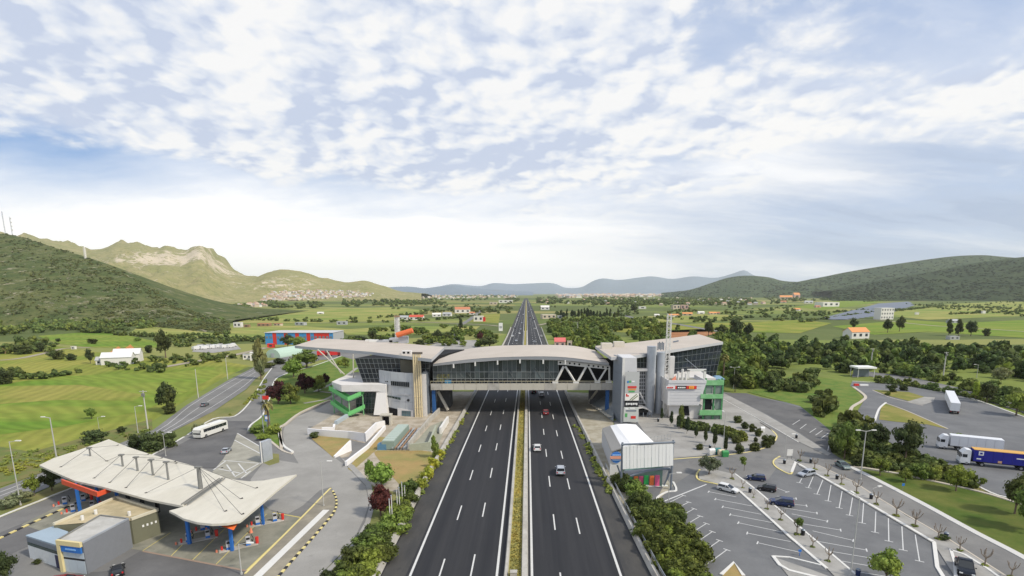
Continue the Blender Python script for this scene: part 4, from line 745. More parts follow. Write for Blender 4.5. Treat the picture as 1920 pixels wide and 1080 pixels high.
# ---- single trees, foot at (px,py) in the photograph ----
T_ = [
 ('dark0', 316, 772, 44, 56, 'dark round tree on the edge of the green field beside the country road', 'tree'), ('bush1', 318, 776, 26, 22, 'low shrub at the foot of the dark tree by the country road', 'shrub'),
 ('mid1', 172, 786, 20, 24, 'small lone tree standing in the big green field', 'tree'), ('dark1', 311, 671, 34, 54, 'tall dark twin-crowned tree right of the white farm sheds', 'tree'),
 ('poplar', 490, 712, 30, 76, 'tall pale poplar between the country road and the access road', 'tree'), ('bush0', 76, 660, 15, 20, 'dark cone-shaped bush left of the white farm sheds', 'shrub'), ('bush2', 280, 662, 16, 18, 'round bush between the farm sheds and the tall tree', 'shrub'),
 ('dark2', 170, 682, 16, 28, 'dark tree touching the left end of the white farm sheds', 'tree'), ('bush0', 108, 674, 30, 20, 'dark bush pair in the field left of the farm', 'shrub'), ('bush1', 135, 676, 20, 14, 'dark low bush nearest the farm on its left', 'shrub'),
 ('bush2', 173, 645, 17, 12, 'lone round bush in the field behind the farm', 'shrub'), ('bush0', 45, 664, 32, 20, 'wide dark bush near the left edge below the hill', 'shrub'), ('bush0', 4, 720, 40, 30, 'black-green bush cut by the left edge at the end of the field hedge', 'shrub'),
 ('bushm1', 258, 640, 12, 9, 'small bush behind the farm on the right', 'shrub'), ('bush2', 110, 641, 9, 8, 'tiny bush in the field under the hill foot', 'shrub'),
 # station left
 ('bush1', 258, 842, 30, 30, 'grey-green shrub beside the canopy edge, leftmost of the hedge behind it', 'shrub'), ('bush0', 286, 846, 44, 42, 'large dark shrub in the middle of the hedge behind the canopy', 'shrub'), ('bush2', 318, 840, 32, 36, 'dark round shrub at the right end of the hedge behind the canopy', 'shrub'),
 ('bush0', 178, 830, 44, 26, 'dark shrub on the bank above the canopy tip', 'shrub'), ('bush1', 228, 812, 18, 14, 'small dark shrub on the field bank right of the canopy tip', 'shrub'), ('olive', 372, 814, 26, 22, 'grey-green bush behind the coach', 'shrub'),
 ('mid0', 65, 930, 30, 42, 'slim-trunked round tree left of the two by the canopy corner', 'tree'), ('dark2', 98, 920, 40, 46, 'denser tree right of the two by the canopy corner', 'tree'), ('olive', 40, 945, 44, 26, 'grey-green hedge bush under the two roadside trees', 'shrub'), ('olive', 12, 955, 36, 22, 'grey-green hedge bush at the left edge by the access road', 'shrub'),
 ('dark1', 12, 1090, 44, 62, 'dark round tree cut by the left edge near the kiosk', 'tree'), ('bush1', 70, 1058, 16, 10, 'small low plant in front of the fuel station office', 'plant'),
 # garden
 ('bright', 551, 708, 42, 36, 'bright green round tree at the top of the garden', 'tree'), ('mid0', 575, 690, 60, 34, 'wide green tree behind the bright round one in the garden', 'tree'), ('purple', 522, 758, 42, 44, 'purple-leaved tree left of the willow in the garden', 'tree'), ('purple', 572, 738, 38, 38, 'purple-leaved tree right of the willow in the garden', 'tree'),
 ('willow', 545, 758, 42, 44, 'yellow-green weeping willow between the purple trees', 'tree'), ('willow', 598, 735, 34, 34, 'yellow-green tree right of the purple trees', 'tree'), ('purple', 611, 722, 16, 22, 'small dark purple tree beside the garden path', 'tree'),
 ('bushm0', 485, 812, 34, 18, 'clipped green shrub left of the palm', 'shrub'), ('bushm1', 513, 814, 30, 22, 'clipped green shrub right of the palm', 'shrub'), ('bright', 495, 824, 30, 10, 'low yellow-green shrub in front of the palm', 'shrub'), ('bush2', 590, 822, 22, 14, 'dark shrub in the corner of the white garden wall', 'shrub'),
 ('bushm2', 638, 685, 16, 12, 'small bush seen under the roof tip on the right', 'shrub'), ('willow', 648, 690, 18, 22, 'yellow-green shrub behind the terrace', 'shrub'), ('dark0', 617, 665, 14, 16, 'dark tree seen between the slanted struts under the roof tip', 'tree'),
 ('dark1', 540, 652, 30, 26, 'grey-green tree under the corner of the blue and red building', 'tree'), ('mid1', 562, 655, 34, 26, 'green tree right below the red part of the long building', 'tree'),
 ('bush2', 505, 690, 26, 12, 'dark clipped hedge block left end by the access road', 'hedge'), ('bush1', 525, 683, 26, 12, 'dark clipped hedge block right end by the access road', 'hedge'),
 # left centre
 ('bright', 694, 905, 22, 46, 'slender green tree at the bend of the exit lane', 'tree'), ('bright', 716, 915, 58, 48, 'bright green spreading tree beside the dry grass', 'tree'), ('purple', 714, 968, 56, 60, 'large dark purple tree at the head of the hedge', 'tree'),
 ('bushm0', 815, 860, 18, 50, 'green climber in the retaining wall gap', 'shrub'), ('ybush', 824, 858, 22, 20, 'yellow-flowering bush nearest the building along the barrier', 'shrub'), ('ybush', 812, 878, 24, 24, 'yellow-flowering bush second along the barrier', 'shrub'), ('ybush', 800, 898, 26, 28, 'yellow-flowering bush third along the barrier', 'shrub'), ('ybush', 789, 918, 28, 28, 'yellow-flowering bush farthest from the building', 'shrub'),
 ('bush0', 655, 1056, 34, 38, 'dark round bush farthest up in the row beside the exit lane', 'shrub'), ('bushm1', 642, 1082, 36, 38, 'round bush in the middle of the row beside the exit lane', 'shrub'), ('bush2', 618, 1104, 40, 44, 'round bush cut by the bottom edge beside the exit lane', 'shrub'),
 # beyond the bridge
 ('dark0', 820, 638, 22, 20, 'round dark tree left of the motorway beyond the bridge, behind the grey lot', 'tree'), ('dark2', 838, 640, 20, 18, 'second round dark tree behind the grey lot', 'tree'), ('dfir', 864, 622, 14, 32, 'dark pointed conifer left of the motorway', 'tree'), ('purple', 900, 640, 16, 18, 'dark purple tree near the left motorway barrier', 'tree'),
 ('dark1', 918, 652, 44, 22, 'wide dark tree touching the bridge roof left of the motorway', 'tree'), ('bush1', 788, 650, 26, 14, 'dark round bush right of the red-roofed box behind the roof', 'shrub'), ('bush0', 700, 638, 20, 20, 'dark pointed bush behind the wide roof on the left', 'shrub'), ('bush2', 675, 642, 30, 14, 'flat dark bush behind the wide roof', 'shrub'), ('willow', 868, 650, 18, 14, 'yellow-green small tree in the grey lot', 'tree'),
 ('dark1', 1189, 586, 16, 16, 'round dark tree alone in the fields right of the cypress rows', 'tree'), ('dark0', 1328, 632, 22, 32, 'dark tree behind the right roof tip, leftmost of four', 'tree'), ('dark1', 1352, 630, 28, 22, 'dark tree behind the right roof tip, second of four', 'tree'), ('dark2', 1380, 634, 30, 36, 'tallest dark tree of four behind the right roof tip', 'tree'), ('dark0', 1402, 632, 22, 26, 'dark tree behind the right roof tip, rightmost of four', 'tree'),
 ('dark2', 1600, 618, 16, 22, 'dark conifer left of the orange-roofed house', 'tree'), ('dark0', 1664, 624, 20, 26, 'dark tree left of the pair right of the orange-roofed house', 'tree'), ('dark1', 1686, 622, 20, 30, 'dark tree right of the pair right of the orange-roofed house', 'tree'),
 ('dfir', 1778, 630, 18, 34, 'tall dark tree leftmost of three at the right field edge', 'tree'), ('dfir', 1797, 630, 20, 34, 'tall dark tree in the middle of three at the right field edge', 'tree'), ('dark2', 1820, 630, 22, 28, 'dark rounder tree rightmost of three at the right field edge', 'tree'), ('bush0', 1849, 630, 14, 16, 'lone dark bush right of the three tall trees', 'shrub'),
 # right service area
 ('olive', 1329, 891, 46, 40, 'grey-green olive tree on the island corner beside the dumpers', 'tree'), ('sapling', 1395, 884, 22, 28, 'slender green sapling in the road island behind the olive tree', 'tree'), ('mid0', 1660, 1092, 66, 66, 'round bushy green tree near the bottom of the parking', 'tree'),
 ('bush1', 1311, 844, 16, 13, 'low round clipped bush at the corner of the plaza', 'shrub'), ('fir', 1275, 805, 20, 52, 'broad yellow-green conifer beside the white box building', 'tree'),
 ('mid1', 1583, 862, 42, 80, 'loose mid green tree at the edge of the walled parking', 'tree'), ('dark0', 1617, 850, 30, 58, 'dark tree left of the lamp post on the bank', 'tree'), ('dark1', 1648, 838, 36, 46, 'dark tree between the lamp post and the largest dark tree', 'tree'), ('dark2', 1697, 862, 56, 76, 'largest dark round tree in front of the truck park', 'tree'),
 ('mid2', 1650, 893, 36, 36, 'small bushy green tree on the lawn kerb', 'tree'), ('bush1', 1605, 875, 24, 26, 'light green bush beside the parked grey car on the road', 'shrub'), ('mid1', 1792, 922, 46, 56, 'tall green tree in front of the blue truck', 'tree'), ('mid0', 1697, 905, 30, 28, 'green bush left in the row along the lawn', 'shrub'), ('bushm2', 1727, 898, 38, 36, 'green bush in the middle of the row along the lawn', 'shrub'),
 ('willow', 1752, 902, 26, 34, 'reddish-yellow shrub on the lawn bank', 'shrub'), ('dark0', 1902, 965, 56, 82, 'big green tree leaning into the right edge above the lawn', 'tree'), ('mid2', 1925, 995, 70, 90, 'biggest green tree cut by the right edge above the lawn', 'tree'), ('sapling', 1837, 921, 20, 26, 'young tree on the kerb near the right edge', 'tree'),
 ('mid1', 1796, 835, 28, 26, 'bushy green tree between the two parked trucks', 'tree'), ('bush0', 1694, 733, 16, 14, 'dark round bush at the tip of the grass island', 'shrub'), ('bushm0', 1665, 742, 12, 9, 'small light bush beside the dark one on the grass island', 'shrub'), ('bush2', 1672, 736, 20, 18, 'dark bush at the hedge behind the grass island', 'shrub'),
 ('bright', 1829, 750, 20, 36, 'light green young tree rising over the truck park hedge', 'tree'), ('dark2', 1850, 756, 30, 40, 'dark pointed tree right of the light green one over the hedge', 'tree'), ('mid2', 1905, 780, 50, 46, 'bushy green tree at the right end of the truck park hedge', 'tree'), ('olive', 1875, 720, 34, 34, 'grey-green tree between the two roads near the right edge', 'tree'),
 ('bush1', 1782, 712, 18, 14, 'dark round bush below the power pole', 'shrub'), ('bush0', 1738, 705, 44, 24, 'wide dark bush by the side road', 'shrub'), ('mid0', 1695, 705, 34, 26, 'green tree by the side road left of the wide bush', 'tree'), ('bush2', 1769, 1014, 20, 14, 'grey-green plant at the end of the promenade', 'plant'),
 ('willow', 1356, 700, 18, 30, 'yellowish palm-like tree behind the green stair tower', 'tree'), ('mid1', 1357, 728, 22, 26, 'green tree right of the green stair tower', 'tree'), ('dark1', 1378, 735, 26, 40, 'dark tree right of the glass facade', 'tree'),
]
for k_, x, y, w_, h_, lb, ct in T_: tree(k_, x, y, w_, h_, lb, ct)
C6 = lambda x, y: (1080+x/3.6, 560+y/3.6)
for i, (x, y, w_, h_) in enumerate([(580, 824, 22, 84), (640, 860, 26, 100), (691, 884, 28, 96), (748, 914, 32, 116), (807, 944, 26, 92), (871, 980, 26, 116), (936, 1006, 32, 126), (1004, 1040, 32, 118)]):
    tree('cyp', *C6(x, y), w_/3.6*1.5, h_/3.6*1.12, f'{ORD[i]} slim dark cypress from the grey silos in the row along the plaza', 'cypress')
for i, (x, y, w_, h_) in enumerate([(1092, 840, 66, 58), (1140, 880, 60, 52), (1188, 900, 60, 62), (1228, 930, 60, 60), (1213, 968, 34, 36), (1283, 1005, 80, 96), (1318, 985, 50, 74), (1200, 1030, 82, 66), (1098, 1045, 76, 76), (1140, 960, 50, 40), (1080, 980, 66, 70)]):
    tree(pick('bush'), *C6(x, y), w_/3.6, h_/3.6, ['rounded shrub farthest up the planted point beside the stair tower', 'second rounded shrub down from the stair tower', 'third rounded shrub down from the stair tower', 'rounded shrub beside the white litter box', 'smallest shrub in the planted point', 'largest dark shrub at the tip of the planted point', 'rust-tinged shrub at the right of the tip', 'grey-green shrub left of the tip', 'shrub at the kerb left of the grey-green one', 'small round shrub ending the long clipped hedge', 'tall shrub in front of the hedge end'][i], 'shrub')
# long clipped hedge and its twin
for (pl, lb) in (([(1344, 812), (1360, 816), (1378, 822), (1392, 828)], 'clipped yellow-green hedge running through the planted point'), ([(1280, 800), (1300, 806), (1322, 808)], 'clipped yellow-green hedge in front of the white box building')):
    g = gp([tuple(p) for p in sm(pl, 3)]); pts = []
    for a_, b_ in zip(g, g[1:]):
        for k in range(7): p = a_.lerp(b_, k/7); pts.append((p.x+random.uniform(-.4, .4), p.y+random.uniform(-.4, .4), -.1, 2.6, 2.6))
    o = mass('hedge', lb, pts, LEAF['fir'], 30, seed=21, cat='hedge'); del o['kind']
# rows of cypress in the fields right of the motorway
cy = sorted([(1052+i*6.2+random.uniform(-2, 2), 597+random.uniform(-1.5, 1.5)) for i in range(18)])
for i, (x, y) in enumerate(cy): tree(random.choice(('cyp', 'dfir')), x, y, random.uniform(7, 11), random.uniform(13, 21), f'{ORD[i]} dark cypress from the left in the windbreak right of the motorway', 'cypress')
# bare pollarded trees
def pollard(seed):
    rr = random.Random(seed); mb = MB(); top = Vector((rr.uniform(-.03, .03), rr.uniform(-.03, .03), .42)); mb.tube((0, 0, -.02), top, .042, .034, 7)
    for k in range(5):
        a = k*1.26+rr.uniform(-.3, .3); e = top+Vector((math.cos(a)*.2, math.sin(a)*.2, rr.uniform(.14, .24))); mb.tube(top, e, .03, .02, 6)
        for j in range(2):
            a2 = a+rr.uniform(-.6, .6); e2 = e+Vector((math.cos(a2)*rr.uniform(.03, .1), math.sin(a2)*rr.uniform(.03, .1), rr.uniform(.16, .28))); mb.tube(e, e2, .02, .013, 6); mb.tube(e2, e2+Vector((rr.uniform(-.02, .02), rr.uniform(-.02, .02), .035)), .024, .02, 6)
    me = bpy.data.meshes.new('trunk'); me.from_pydata([tuple(v) for v in mb.v], [], mb.f); me.materials.append(BARKP); return me
PM = [pollard(s_) for s_ in range(4)]
gv, gq, gt = leaf_cloud(np.random.default_rng(70), 10, 20, .035, lambda c: np.array([c[0]*.19, c[1]*.19, .02+.02*c[2]]), .08); GT = np_mesh('grass_ring', gv, gq, gt, LEAF['willow'])
def bare(x, y, h_, lb, leafy=False):
    g = G(x, y, .2); dep = g.y*cT+(H-.2)*sT; h = h_*dep/F*1.0; o = thing('pollarded_tree', lb, 'tree', g, random.random()*6.28)
    for nm, me in (('trunk', random.choice(PM)), ('grass_ring', GT)):
        c = bpy.data.objects.new(nm, me); COL.objects.link(c); c.parent = o
    if leafy:
        c = bpy.data.objects.new('crown', PROTO['sapling'][1]); COL.objects.link(c); c.parent = o; c.scale = (.8, .8, 1); c.location.z = .05
    o.scale = (h, h, h)
for i, (x, y, h_) in enumerate([(215, 302, 78), (315, 360, 84), (400, 405, 88), (497, 462, 82), (597, 520, 102), (730, 597, 98), (866, 675, 126), (992, 745, 120), (1148, 832, 116), (1295, 910, 106), (1462, 1010, 126), (1640, 1086, 116)]):
    bare(*C8(x, y), h_/3.6, f'{ORD[i]} bare pollarded tree along the promenade, counted from its far end')
for i, (x, y, h_, lf) in enumerate([(*C7(1053, 425), 88, 0), (*C7(1125, 485), 60, 0), (*C7(1197, 550), 50, 0), (*C7(1290, 628), 80, 0), (*C7(1380, 702), 92, 0), (*C8(82, 703), 96, 1), (*C8(195, 800), 118, 1), (*C8(300, 885), 92, 0), (*C8(405, 980), 106, 0)]):
    if i == 5: continue
    bare(x, y, h_/3.6, f'{ORD[i-(i > 5)]} pollarded tree along the strip between the two parking lots, counted from its far end', lf)
# palms
def palm(x, y, hpx, lb, wide=1.0):
    g = G(x, y); dep = g.y*cT+H*sT; h = hpx*dep/F; o = thing('palm_tree', lb, 'palm tree', g); mb = MB(); mb.tube(g, g+Vector((0, 0, h*.82)), .34, .26, 9); mb.build('trunk', BARK, o)
    fr = MB(); top = g+Vector((0, 0, h*.82)); rr = random.Random(int(x))
    for k in range(46):
        a = rr.random()*6.28; el = rr.uniform(-.7, 1.3); L_ = h*.17*rr.uniform(.8, 1.15)*wide; d = Vector((math.cos(a)*math.cos(el), math.sin(a)*math.cos(el), math.sin(el))); side = Vector((-math.sin(a), math.cos(a), 0))
        p0 = top; p1 = top+d*L_*.6; p2 = p1+(d*.5+Vector((0, 0, -.55)))*L_*.7
        for (u, v_, w0, w1) in ((p0, p1, .05, L_*.18), (p1, p2, L_*.18, .02)): fr.quad(u-side*w0, u+side*w0, v_+side*w1, v_-side*w1)
    fr.build('crown', leafmat('palm_leaves', (.12, .14, .05), (.22, .22, .09)), o)
palm(506, 812, 68, 'tall palm standing in the garden beside the flag signs', 1.4); palm(1355, 720, 62, 'palm with a shaggy brown crown behind the green stair tower')
# ================= MAIN BUILDINGS =================
def gmat(name, col, var=.5, rough=.12, spec=.6):
    m_ = bpy.data.materials.new(name); m_.use_nodes = True; q = NT(m_.node_tree); q.n.clear()
    r = q.new('ObjectInfo').outputs['Random']; pos = q.new('NewGeometry').outputs['Position']
    k = q.m('ADD', q.m('ADD', 1-var, q.m('MULTIPLY', r, var*1.3)), q.m('MULTIPLY', q.noise(pos, .35, 4), var*.8))
    c = q.mix(1.0, (*col, 1), q.new('CombineColor', {0: k, 1: k, 2: k}).outputs[0], 'MULTIPLY')
    b = q.new('BsdfPrincipled', None); q.set(b, 'Base Color', c); q.set(b, 'Roughness', rough); q.set(b, 'Specular IOR Level', spec)
    q.new('OutputMaterial', {0: b.outputs[0]}); return m_
GLD = gmat('glass_dark', (.018, .022, .028)); GLB = gmat('glass_bridge', (.075, .09, .092), .85, .12); GLG = gmat('glass_green', (.03, .055, .05)); VOID = mat('dark_interior', (.012, .012, .014), .9)  # bridge glass: lighter, varied pane colours stand in for its reflections
ROOFM = mat('roof_membrane', (.47, .42, .365), .85, .06, .08, 0, .2, .08, 2, (.52, .465, .41), .3, .7)
FASC = mat('fascia_grey', (.42, .43, .45), .6, .08, .3); WHITEW = mat('wall_white', (.62, .60, .58), .85, .07, .3, 0, .2, 0, None, (.68, .66, .64)); GREYM = mat('metal_grey', (.36, .39, .43), .45, .09, .25, .25, .4, 0, None, (.44, .47, .51))
GREYD = mat('metal_slate', (.20, .23, .27), .45, .12, .3, .3); CREAM = mat('pipe_cream', (.62, .52, .33), .7, .16, .5); BLUEC = mat('column_blue', (.03, .11, .30), .6, .15, .5); STEELW = mat('steel_white', (.70, .69, .66), .6, .12, .6)
MULL = mat('mullion', (.16, .18, .19), .5, .15, 1); GREEN = mat('stair_green', (.17, .42, .18), .7, .14, .5, 0, .3, 0, None, (.24, .50, .25)); TAN = mat('slab_tan', (.50, .47, .40), .85, .15, .4); RUST = mat('rust_stain', (.30, .19, .12), .9, .3, .8)
ORNG = mat('paint_orange', (.72, .17, .06), .6, .1, 1); REDM = mat('paint_red', (.62, .04, .03), .6, .1, 1); BLKM = mat('paint_black', (.02, .02, .022), .6, .1, 1)
def L4(a, b, t): return a+(b-a)*t
def glazing(parent, tl, tr, br, bl, nx, ny, m_, name='pane', bar=.07, depth=.12, mm=None, widths=None):
    """panes one by one between mullion bars, on any four-cornered frame"""
    tl, tr, br, bl = map(Vector, (tl, tr, br, bl)); n = (tr-tl).cross(bl-tl).normalized()
    if n.y > 0: n = -n
    pt = lambda u, v: L4(L4(tl, tr, u), L4(bl, br, u), v)
    for i in range(nx):
        for j in range(ny):
            u0, u1, v0, v1 = i/nx, (i+1)/nx, j/ny, (j+1)/ny
            mb = MB(); mb.quad(pt(u0, v1), pt(u1, v1), pt(u1, v0), pt(u0, v0)); mb.build(name, m_, parent)
    fr = MB()
    for i in range(nx+1): a, b = pt(i/nx, 0)+n*depth, pt(i/nx, 1)+n*depth; fr.tube(a, b, bar, n=4, cap=False)
    for j in range(ny+1): a, b = pt(0, j/ny)+n*depth, pt(1, j/ny)+n*depth; fr.tube(a, b, bar, n=4, cap=False)
    return fr.build('mullion_frame', mm or MULL, parent)
def hexa(mb, a, b, c, d, dv):          # four front corners pushed back by dv
    q = [Vector(p) for p in (a, b, c, d)]; w = [p+Vector(dv) for p in q]
    mb.add(q+w, [(3, 2, 1, 0), (4, 5, 6, 7), (0, 1, 5, 4), (1, 2, 6, 5), (2, 3, 7, 6), (3, 0, 4, 7)]); return mb
# ---------- bridge over the motorway ----------
YB = 165.0
br = thing('bridge_restaurant', 'long glazed bridge with arched pale roof spanning the motorway', 'bridge building', (0, YB, 0))
fx_ = [812, 891, 976, 1057, 1142]; ftop = [682.5, 672.7, 668.7, 669.7, 680.5]; fbot = [686.5, 679, 674, 675.8, 685.5]
ft = sm(list(zip(fx_, ftop)), 8); fb_ = sm(list(zip(fx_, fbot)), 8); bk = sm([(836, 666), (891, 655), (944, 651.6), (1027, 651), (1087, 656), (1121, 661.5)], 8)
nU = 48
def samp(c, u):
    x = u*(len(c)-1); i = min(int(x), len(c)-2); return c[i].lerp(c[i+1], x-i)
rf = MB(); F_, Bk, Fb = [], [], []
for i in range(nU+1):
    u = i/nU; a = samp(ft, u); z = Zat(YB-2, a[1]); f = P(a[0], a[1], YB-2); b = samp(bk, u); g = G(b[0], b[1], z+.25); F_.append(f); Bk.append(Vector((g.x, 197, z+.25)))
    c = samp(fb_, u); Fb.append(P(c[0], c[1], YB-1.7))
for i in range(nU):
    m0, m1 = L4(F_[i], Bk[i], .5)+Vector((0, 0, .4)), L4(F_[i+1], Bk[i+1], .5)+Vector((0, 0, .4))
    rf.quad(F_[i], F_[i+1], m1, m0); rf.quad(m0, m1, Bk[i+1], Bk[i])
    d = Vector((0, 0, -1)); rf.quad(Bk[i+1], Bk[i], Bk[i]+d, Bk[i+1]+d); rf.quad(Fb[i+1], Fb[i], Bk[i]+d, Bk[i+1]+d)
ro = rf.build('roof', ROOFM, br, smooth=False)
fa = MB()
for i in range(nU): fa.quad(Fb[i], Fb[i+1], F_[i+1]+Vector((0, .03, .02)), F_[i]+Vector((0, .03, .02)))
fa.build('fascia', FASC, br)
for x in (850.5, 891, 933, 975, 1018.5, 1060):
    y = np.interp(x, fx_, fbot); mb = MB(); p = P(x, y+1, YB-1.5); mb.box(p-Vector((0, 0, .35)), (.42, .5, 1.3)); mb.build('eave_bracket', STEELW, br)
mb = MB(); p0, p1 = P(808, 731, YB), P(1149, 728, YB); zt = Zat(YB, 720); zb = Zat(YB, 730); mb.box(((p0.x+p1.x)/2, 181, (zt+zb)/2), (p1.x-p0.x, 31, zt-zb)); mb.build('deck', TAN, br)
for i in range(16):
    x0 = p0.x+(p1.x-p0.x)*i/16; x1 = p0.x+(p1.x-p0.x)*(i+1)/16; q_ = MB(); zt2 = zt+.15+i*.012; q_.box(((x0+x1)/2, YB-.25, (zt2+zb-.15)/2), (x1-x0-.09, .45, zt2-zb+.15)); q_.build('deck_panel', TAN if i % 5 else CBAR, br)
q_ = MB(); q_.tube((p0.x, YB-.45, zt+.95), (p1.x, YB-.45, zt+1.0), .07, n=5)
for i in range(33): x = L4(p0.x, p1.x, i/32); q_.tube((x, YB-.45, zt), (x, YB-.45, zt+.97), .04, n=4, cap=False)
q_.build('deck_rail', mat('rail_cream', (.6, .55, .38), .6, .1), br)
# glazing in two rows + dark plinth, then the void behind the open white truss
ncol = 27; xa_, xb_ = P(812, 700, YB).x, P(1047, 700, YB).x; zr = [Zat(YB, r_) for r_ in (697.5, 710, 719)]
for i in range(ncol):
    u0, u1 = i/ncol, (i+1)/ncol; x0, x1 = L4(xa_, xb_, u0)+.05, L4(xa_, xb_, u1)-.05
    top = [Zat(YB, float(np.interp(CX+x*0+ (x/(YB*cT+(H-15)*sT))*F, fx_, fbot)))-.05 for x in (x0, x1)]
    for j, (za, zb2) in enumerate(((None, zr[0]), (zr[0], zr[1]), (zr[1], zr[2]))):
        t0, t1 = (top[0], top[1]) if za is None else (za, za)
        q_ = MB(); q_.quad((x0, YB+.2, zb2+.05), (x1, YB+.2, zb2+.05), (x1, YB+.2, t1-.05), (x0, YB+.2, t0-.05)); q_.build('pane', GLB if j < 2 else GLD, br)
q_ = MB()
for i in range(ncol+1): x = L4(xa_, xb_, i/ncol); q_.tube((x, YB+.12, zt), (x, YB+.12, Zat(YB, float(np.interp(CX+x/(YB*cT+(H-15)*sT)*F, fx_, fbot)))), .06, n=4, cap=False)
for z in zr[:2]: q_.tube((xa_, YB+.1, z), (xb_, YB+.1, z), .09, n=4)
q_.build('mullion_frame', mat('mullion_pale', (.26, .28, .28), .5, .2, 1), br)
for (a_, b_) in (((930, 717), (948, 688)), ((950, 688), (968, 717)), ((985, 717), (1003, 688)), ((1003, 688), (1020, 717)), ((1025, 686), (1038, 716)), ((890, 717), (872, 692)), ((875, 716), (862, 700))): q_ = MB(); q_.tube(P(*a_, YB+.05), P(*b_, YB+.05), .06, n=5); q_.build('glazing_brace', mat('brace_grey', (.13, .145, .145), .6), br)
mb = MB(); x0, x1 = P(1047, 700, YB).x, P(1146, 700, YB).x; mb.quad((x0, YB+5, zt), (x1+2, YB+5, zt), (x1+2, YB+5, zt+7.5), (x0, YB+5, zt+8)); mb.quad((x0+.1, YB+.2, zt), (x0+.1, YB+5, zt), (x0+.1, YB+5, zt+7.8), (x0+.1, YB+.2, zt+7.8)); mb.build('inner_wall', VOID, br)
mb = MB(); mb.box(((xa_+x1)/2, YB+16, zt+3), (x1-xa_, 20, 6)); mb.build('rear_hall', GLD, br)
for a_, b_, w in (((1057, 687), (1042, 716), .5), ((1060, 687), (1078, 716), .45), ((1099, 688), (1083, 716), .45), ((1104, 688), (1118, 715), .4), ((1137, 691), (1122, 715), .38), ((1142.5, 688), (1142.5, 715), .38)):
    q_ = MB(); q_.tube(P(*a_, YB), P(*b_, YB), w*.8, n=6); q_.build('truss_member', STEELW, br)
for a_ in ((1041, 717), (1080, 716.5), (1120, 715.5), (1141, 715.5)): q_ = MB(); q_.box(P(*a_, YB), (1.8, .9, .7)); q_.build('truss_foot', STEELW, br)
ch_ = MB(); pr = None
for k in range(12):
    x = 1046+k*8.9; yt = float(np.interp(x, fx_, fbot))+.5; yb = yt+8-(k*.12); cur = (P(x, yt, YB-.1), P(x, yb, YB-.1))
    if pr: hexa(ch_, pr[1], cur[1], cur[0], pr[0], (0, .5, 0))
    pr = cur
ch_.build('top_chord', STEELW, br)
for k in range(11):
    x = 1050.5+k*8.9
    if k in (1, 5): continue
    yt = float(np.interp(x, fx_, fbot))+4; q_ = MB(); p = P(x, yt, YB-.13); q_.tube(p, p+Vector((0, -.04, 0)), .30, n=10); q_.build('chord_opening', VOID, br)
for x0, x1_, yb in ((811, 817, 776), (1137.5, 1144, 780)):
    q_ = MB(); b = G(x0, yb); b1 = G(x1_, yb); q_.box(((b.x+b1.x)/2, YB+1, zb/2), (b1.x-b.x, 1.4, zb)); q_.build('column', BLUEC, br)
q_ = MB(); q_.tube(P(821, 734, YB+3), P(840, 769, YB+3), .5, n=5); q_.build('raking_strut', TAN, br)
q_ = MB(); q_.tube(P(1119, 733, YB+6), P(1105, 752, YB+16), .4, n=5); q_.build('raking_strut', TAN, br)
for x0, x1_, y0, dp in ((818, 843, 768, 8), (1108, 1140, 768, 12)):
    q_ = MB(); a_ = P(x0, 740, YB+dp); b_ = P(x1_, 740, YB+dp); q_.box(((a_.x+b_.x)/2, YB+dp+4, zb/2-.1), (b_.x-a_.x, 6, zb-.2)); q_.build('pier_block', mat('pier_dark', (.10, .10, .10), .9, .3, .4), br)
# stepped concrete ramp right under the bridge
st = thing('stair_ramp', 'grey wedge of steps rising to the right end of the bridge', 'steps', G(1120, 770)); mb = MB(); a_, b_, c_, d_ = G(1105, 757), G(1150, 792), G(1150, 760), G(1125, 745)
mb.prism([(a_.x, a_.y), (b_.x, b_.y), (c_.x, c_.y), (d_.x, d_.y)], 0, [.4, .5, 5.5, 4.5]); mb.build('flank', mat('ramp_grey', (.22, .24, .25), .8, .2, .6), st)
for k in range(9):
    q_ = MB(); p = G(1108+k*4.4, 759+k*3.6); q_.box((p.x, p.y+1.0, .35+k*.08), (.9, 1.6, .25), .6); q_.build('step', TAN, st)
MESS = mat('olive_reflection', (.20, .18, .05), .5, .5, 1.2, 0, .4, 0, None, (.07, .08, .05), .45, .55)  # yellowish reflection in the bridge glass, painted as pane colour
for k in range(5): x0 = 819+k*4.8; q_ = MB(); hexa(q_, P(x0, 714.5, YB+.18), P(x0+4.4, 714.5, YB+.18), P(x0+4.4, 701.5, YB+.18), P(x0, 701.5, YB+.18), (0, .03, 0)); q_.build('painted_reflection', MESS, br)
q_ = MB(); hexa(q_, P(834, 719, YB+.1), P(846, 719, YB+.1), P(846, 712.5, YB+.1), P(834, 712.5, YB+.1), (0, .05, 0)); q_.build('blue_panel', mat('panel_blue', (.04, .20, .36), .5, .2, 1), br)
# ---------- left building ----------
lb = thing('service_building', 'left service building with wide overhanging kite-shaped roof and curved grey wall', 'building', G(740, 784))
ZR = Zat(163, 668)
def slab(parent, name, pts, zt_, th, m_, m2=None):
    g = [G(x, y, zt_) for x, y in pts]; mb = MB(); mb.prism([(p.x, p.y) for p in g], zt_-th, zt_)
    if m2:
        mb.m = []
        for f in mb.f: mb.m.append(1 if len(f) == 4 else 0)
        return mb.build(name, [m_, m2], parent)
    return mb.build(name, m_, parent)
slab(lb, 'roof', [(552.5, 648), (575, 641), (596, 634.5), (650, 636.5), (694, 639), (773, 645), (833, 651), (809, 673), (765, 668), (694, 659.5), (630, 654.5), (590, 651.5)], ZR, .95, ROOFM, FASC)
ZE = ZR-.95
BL = [P(682, 719, 166), P(806, 719, 166), P(806, 676, 166), P(665, 664, 166)]; BL[2].z = ZE; BL[3].z = ZE
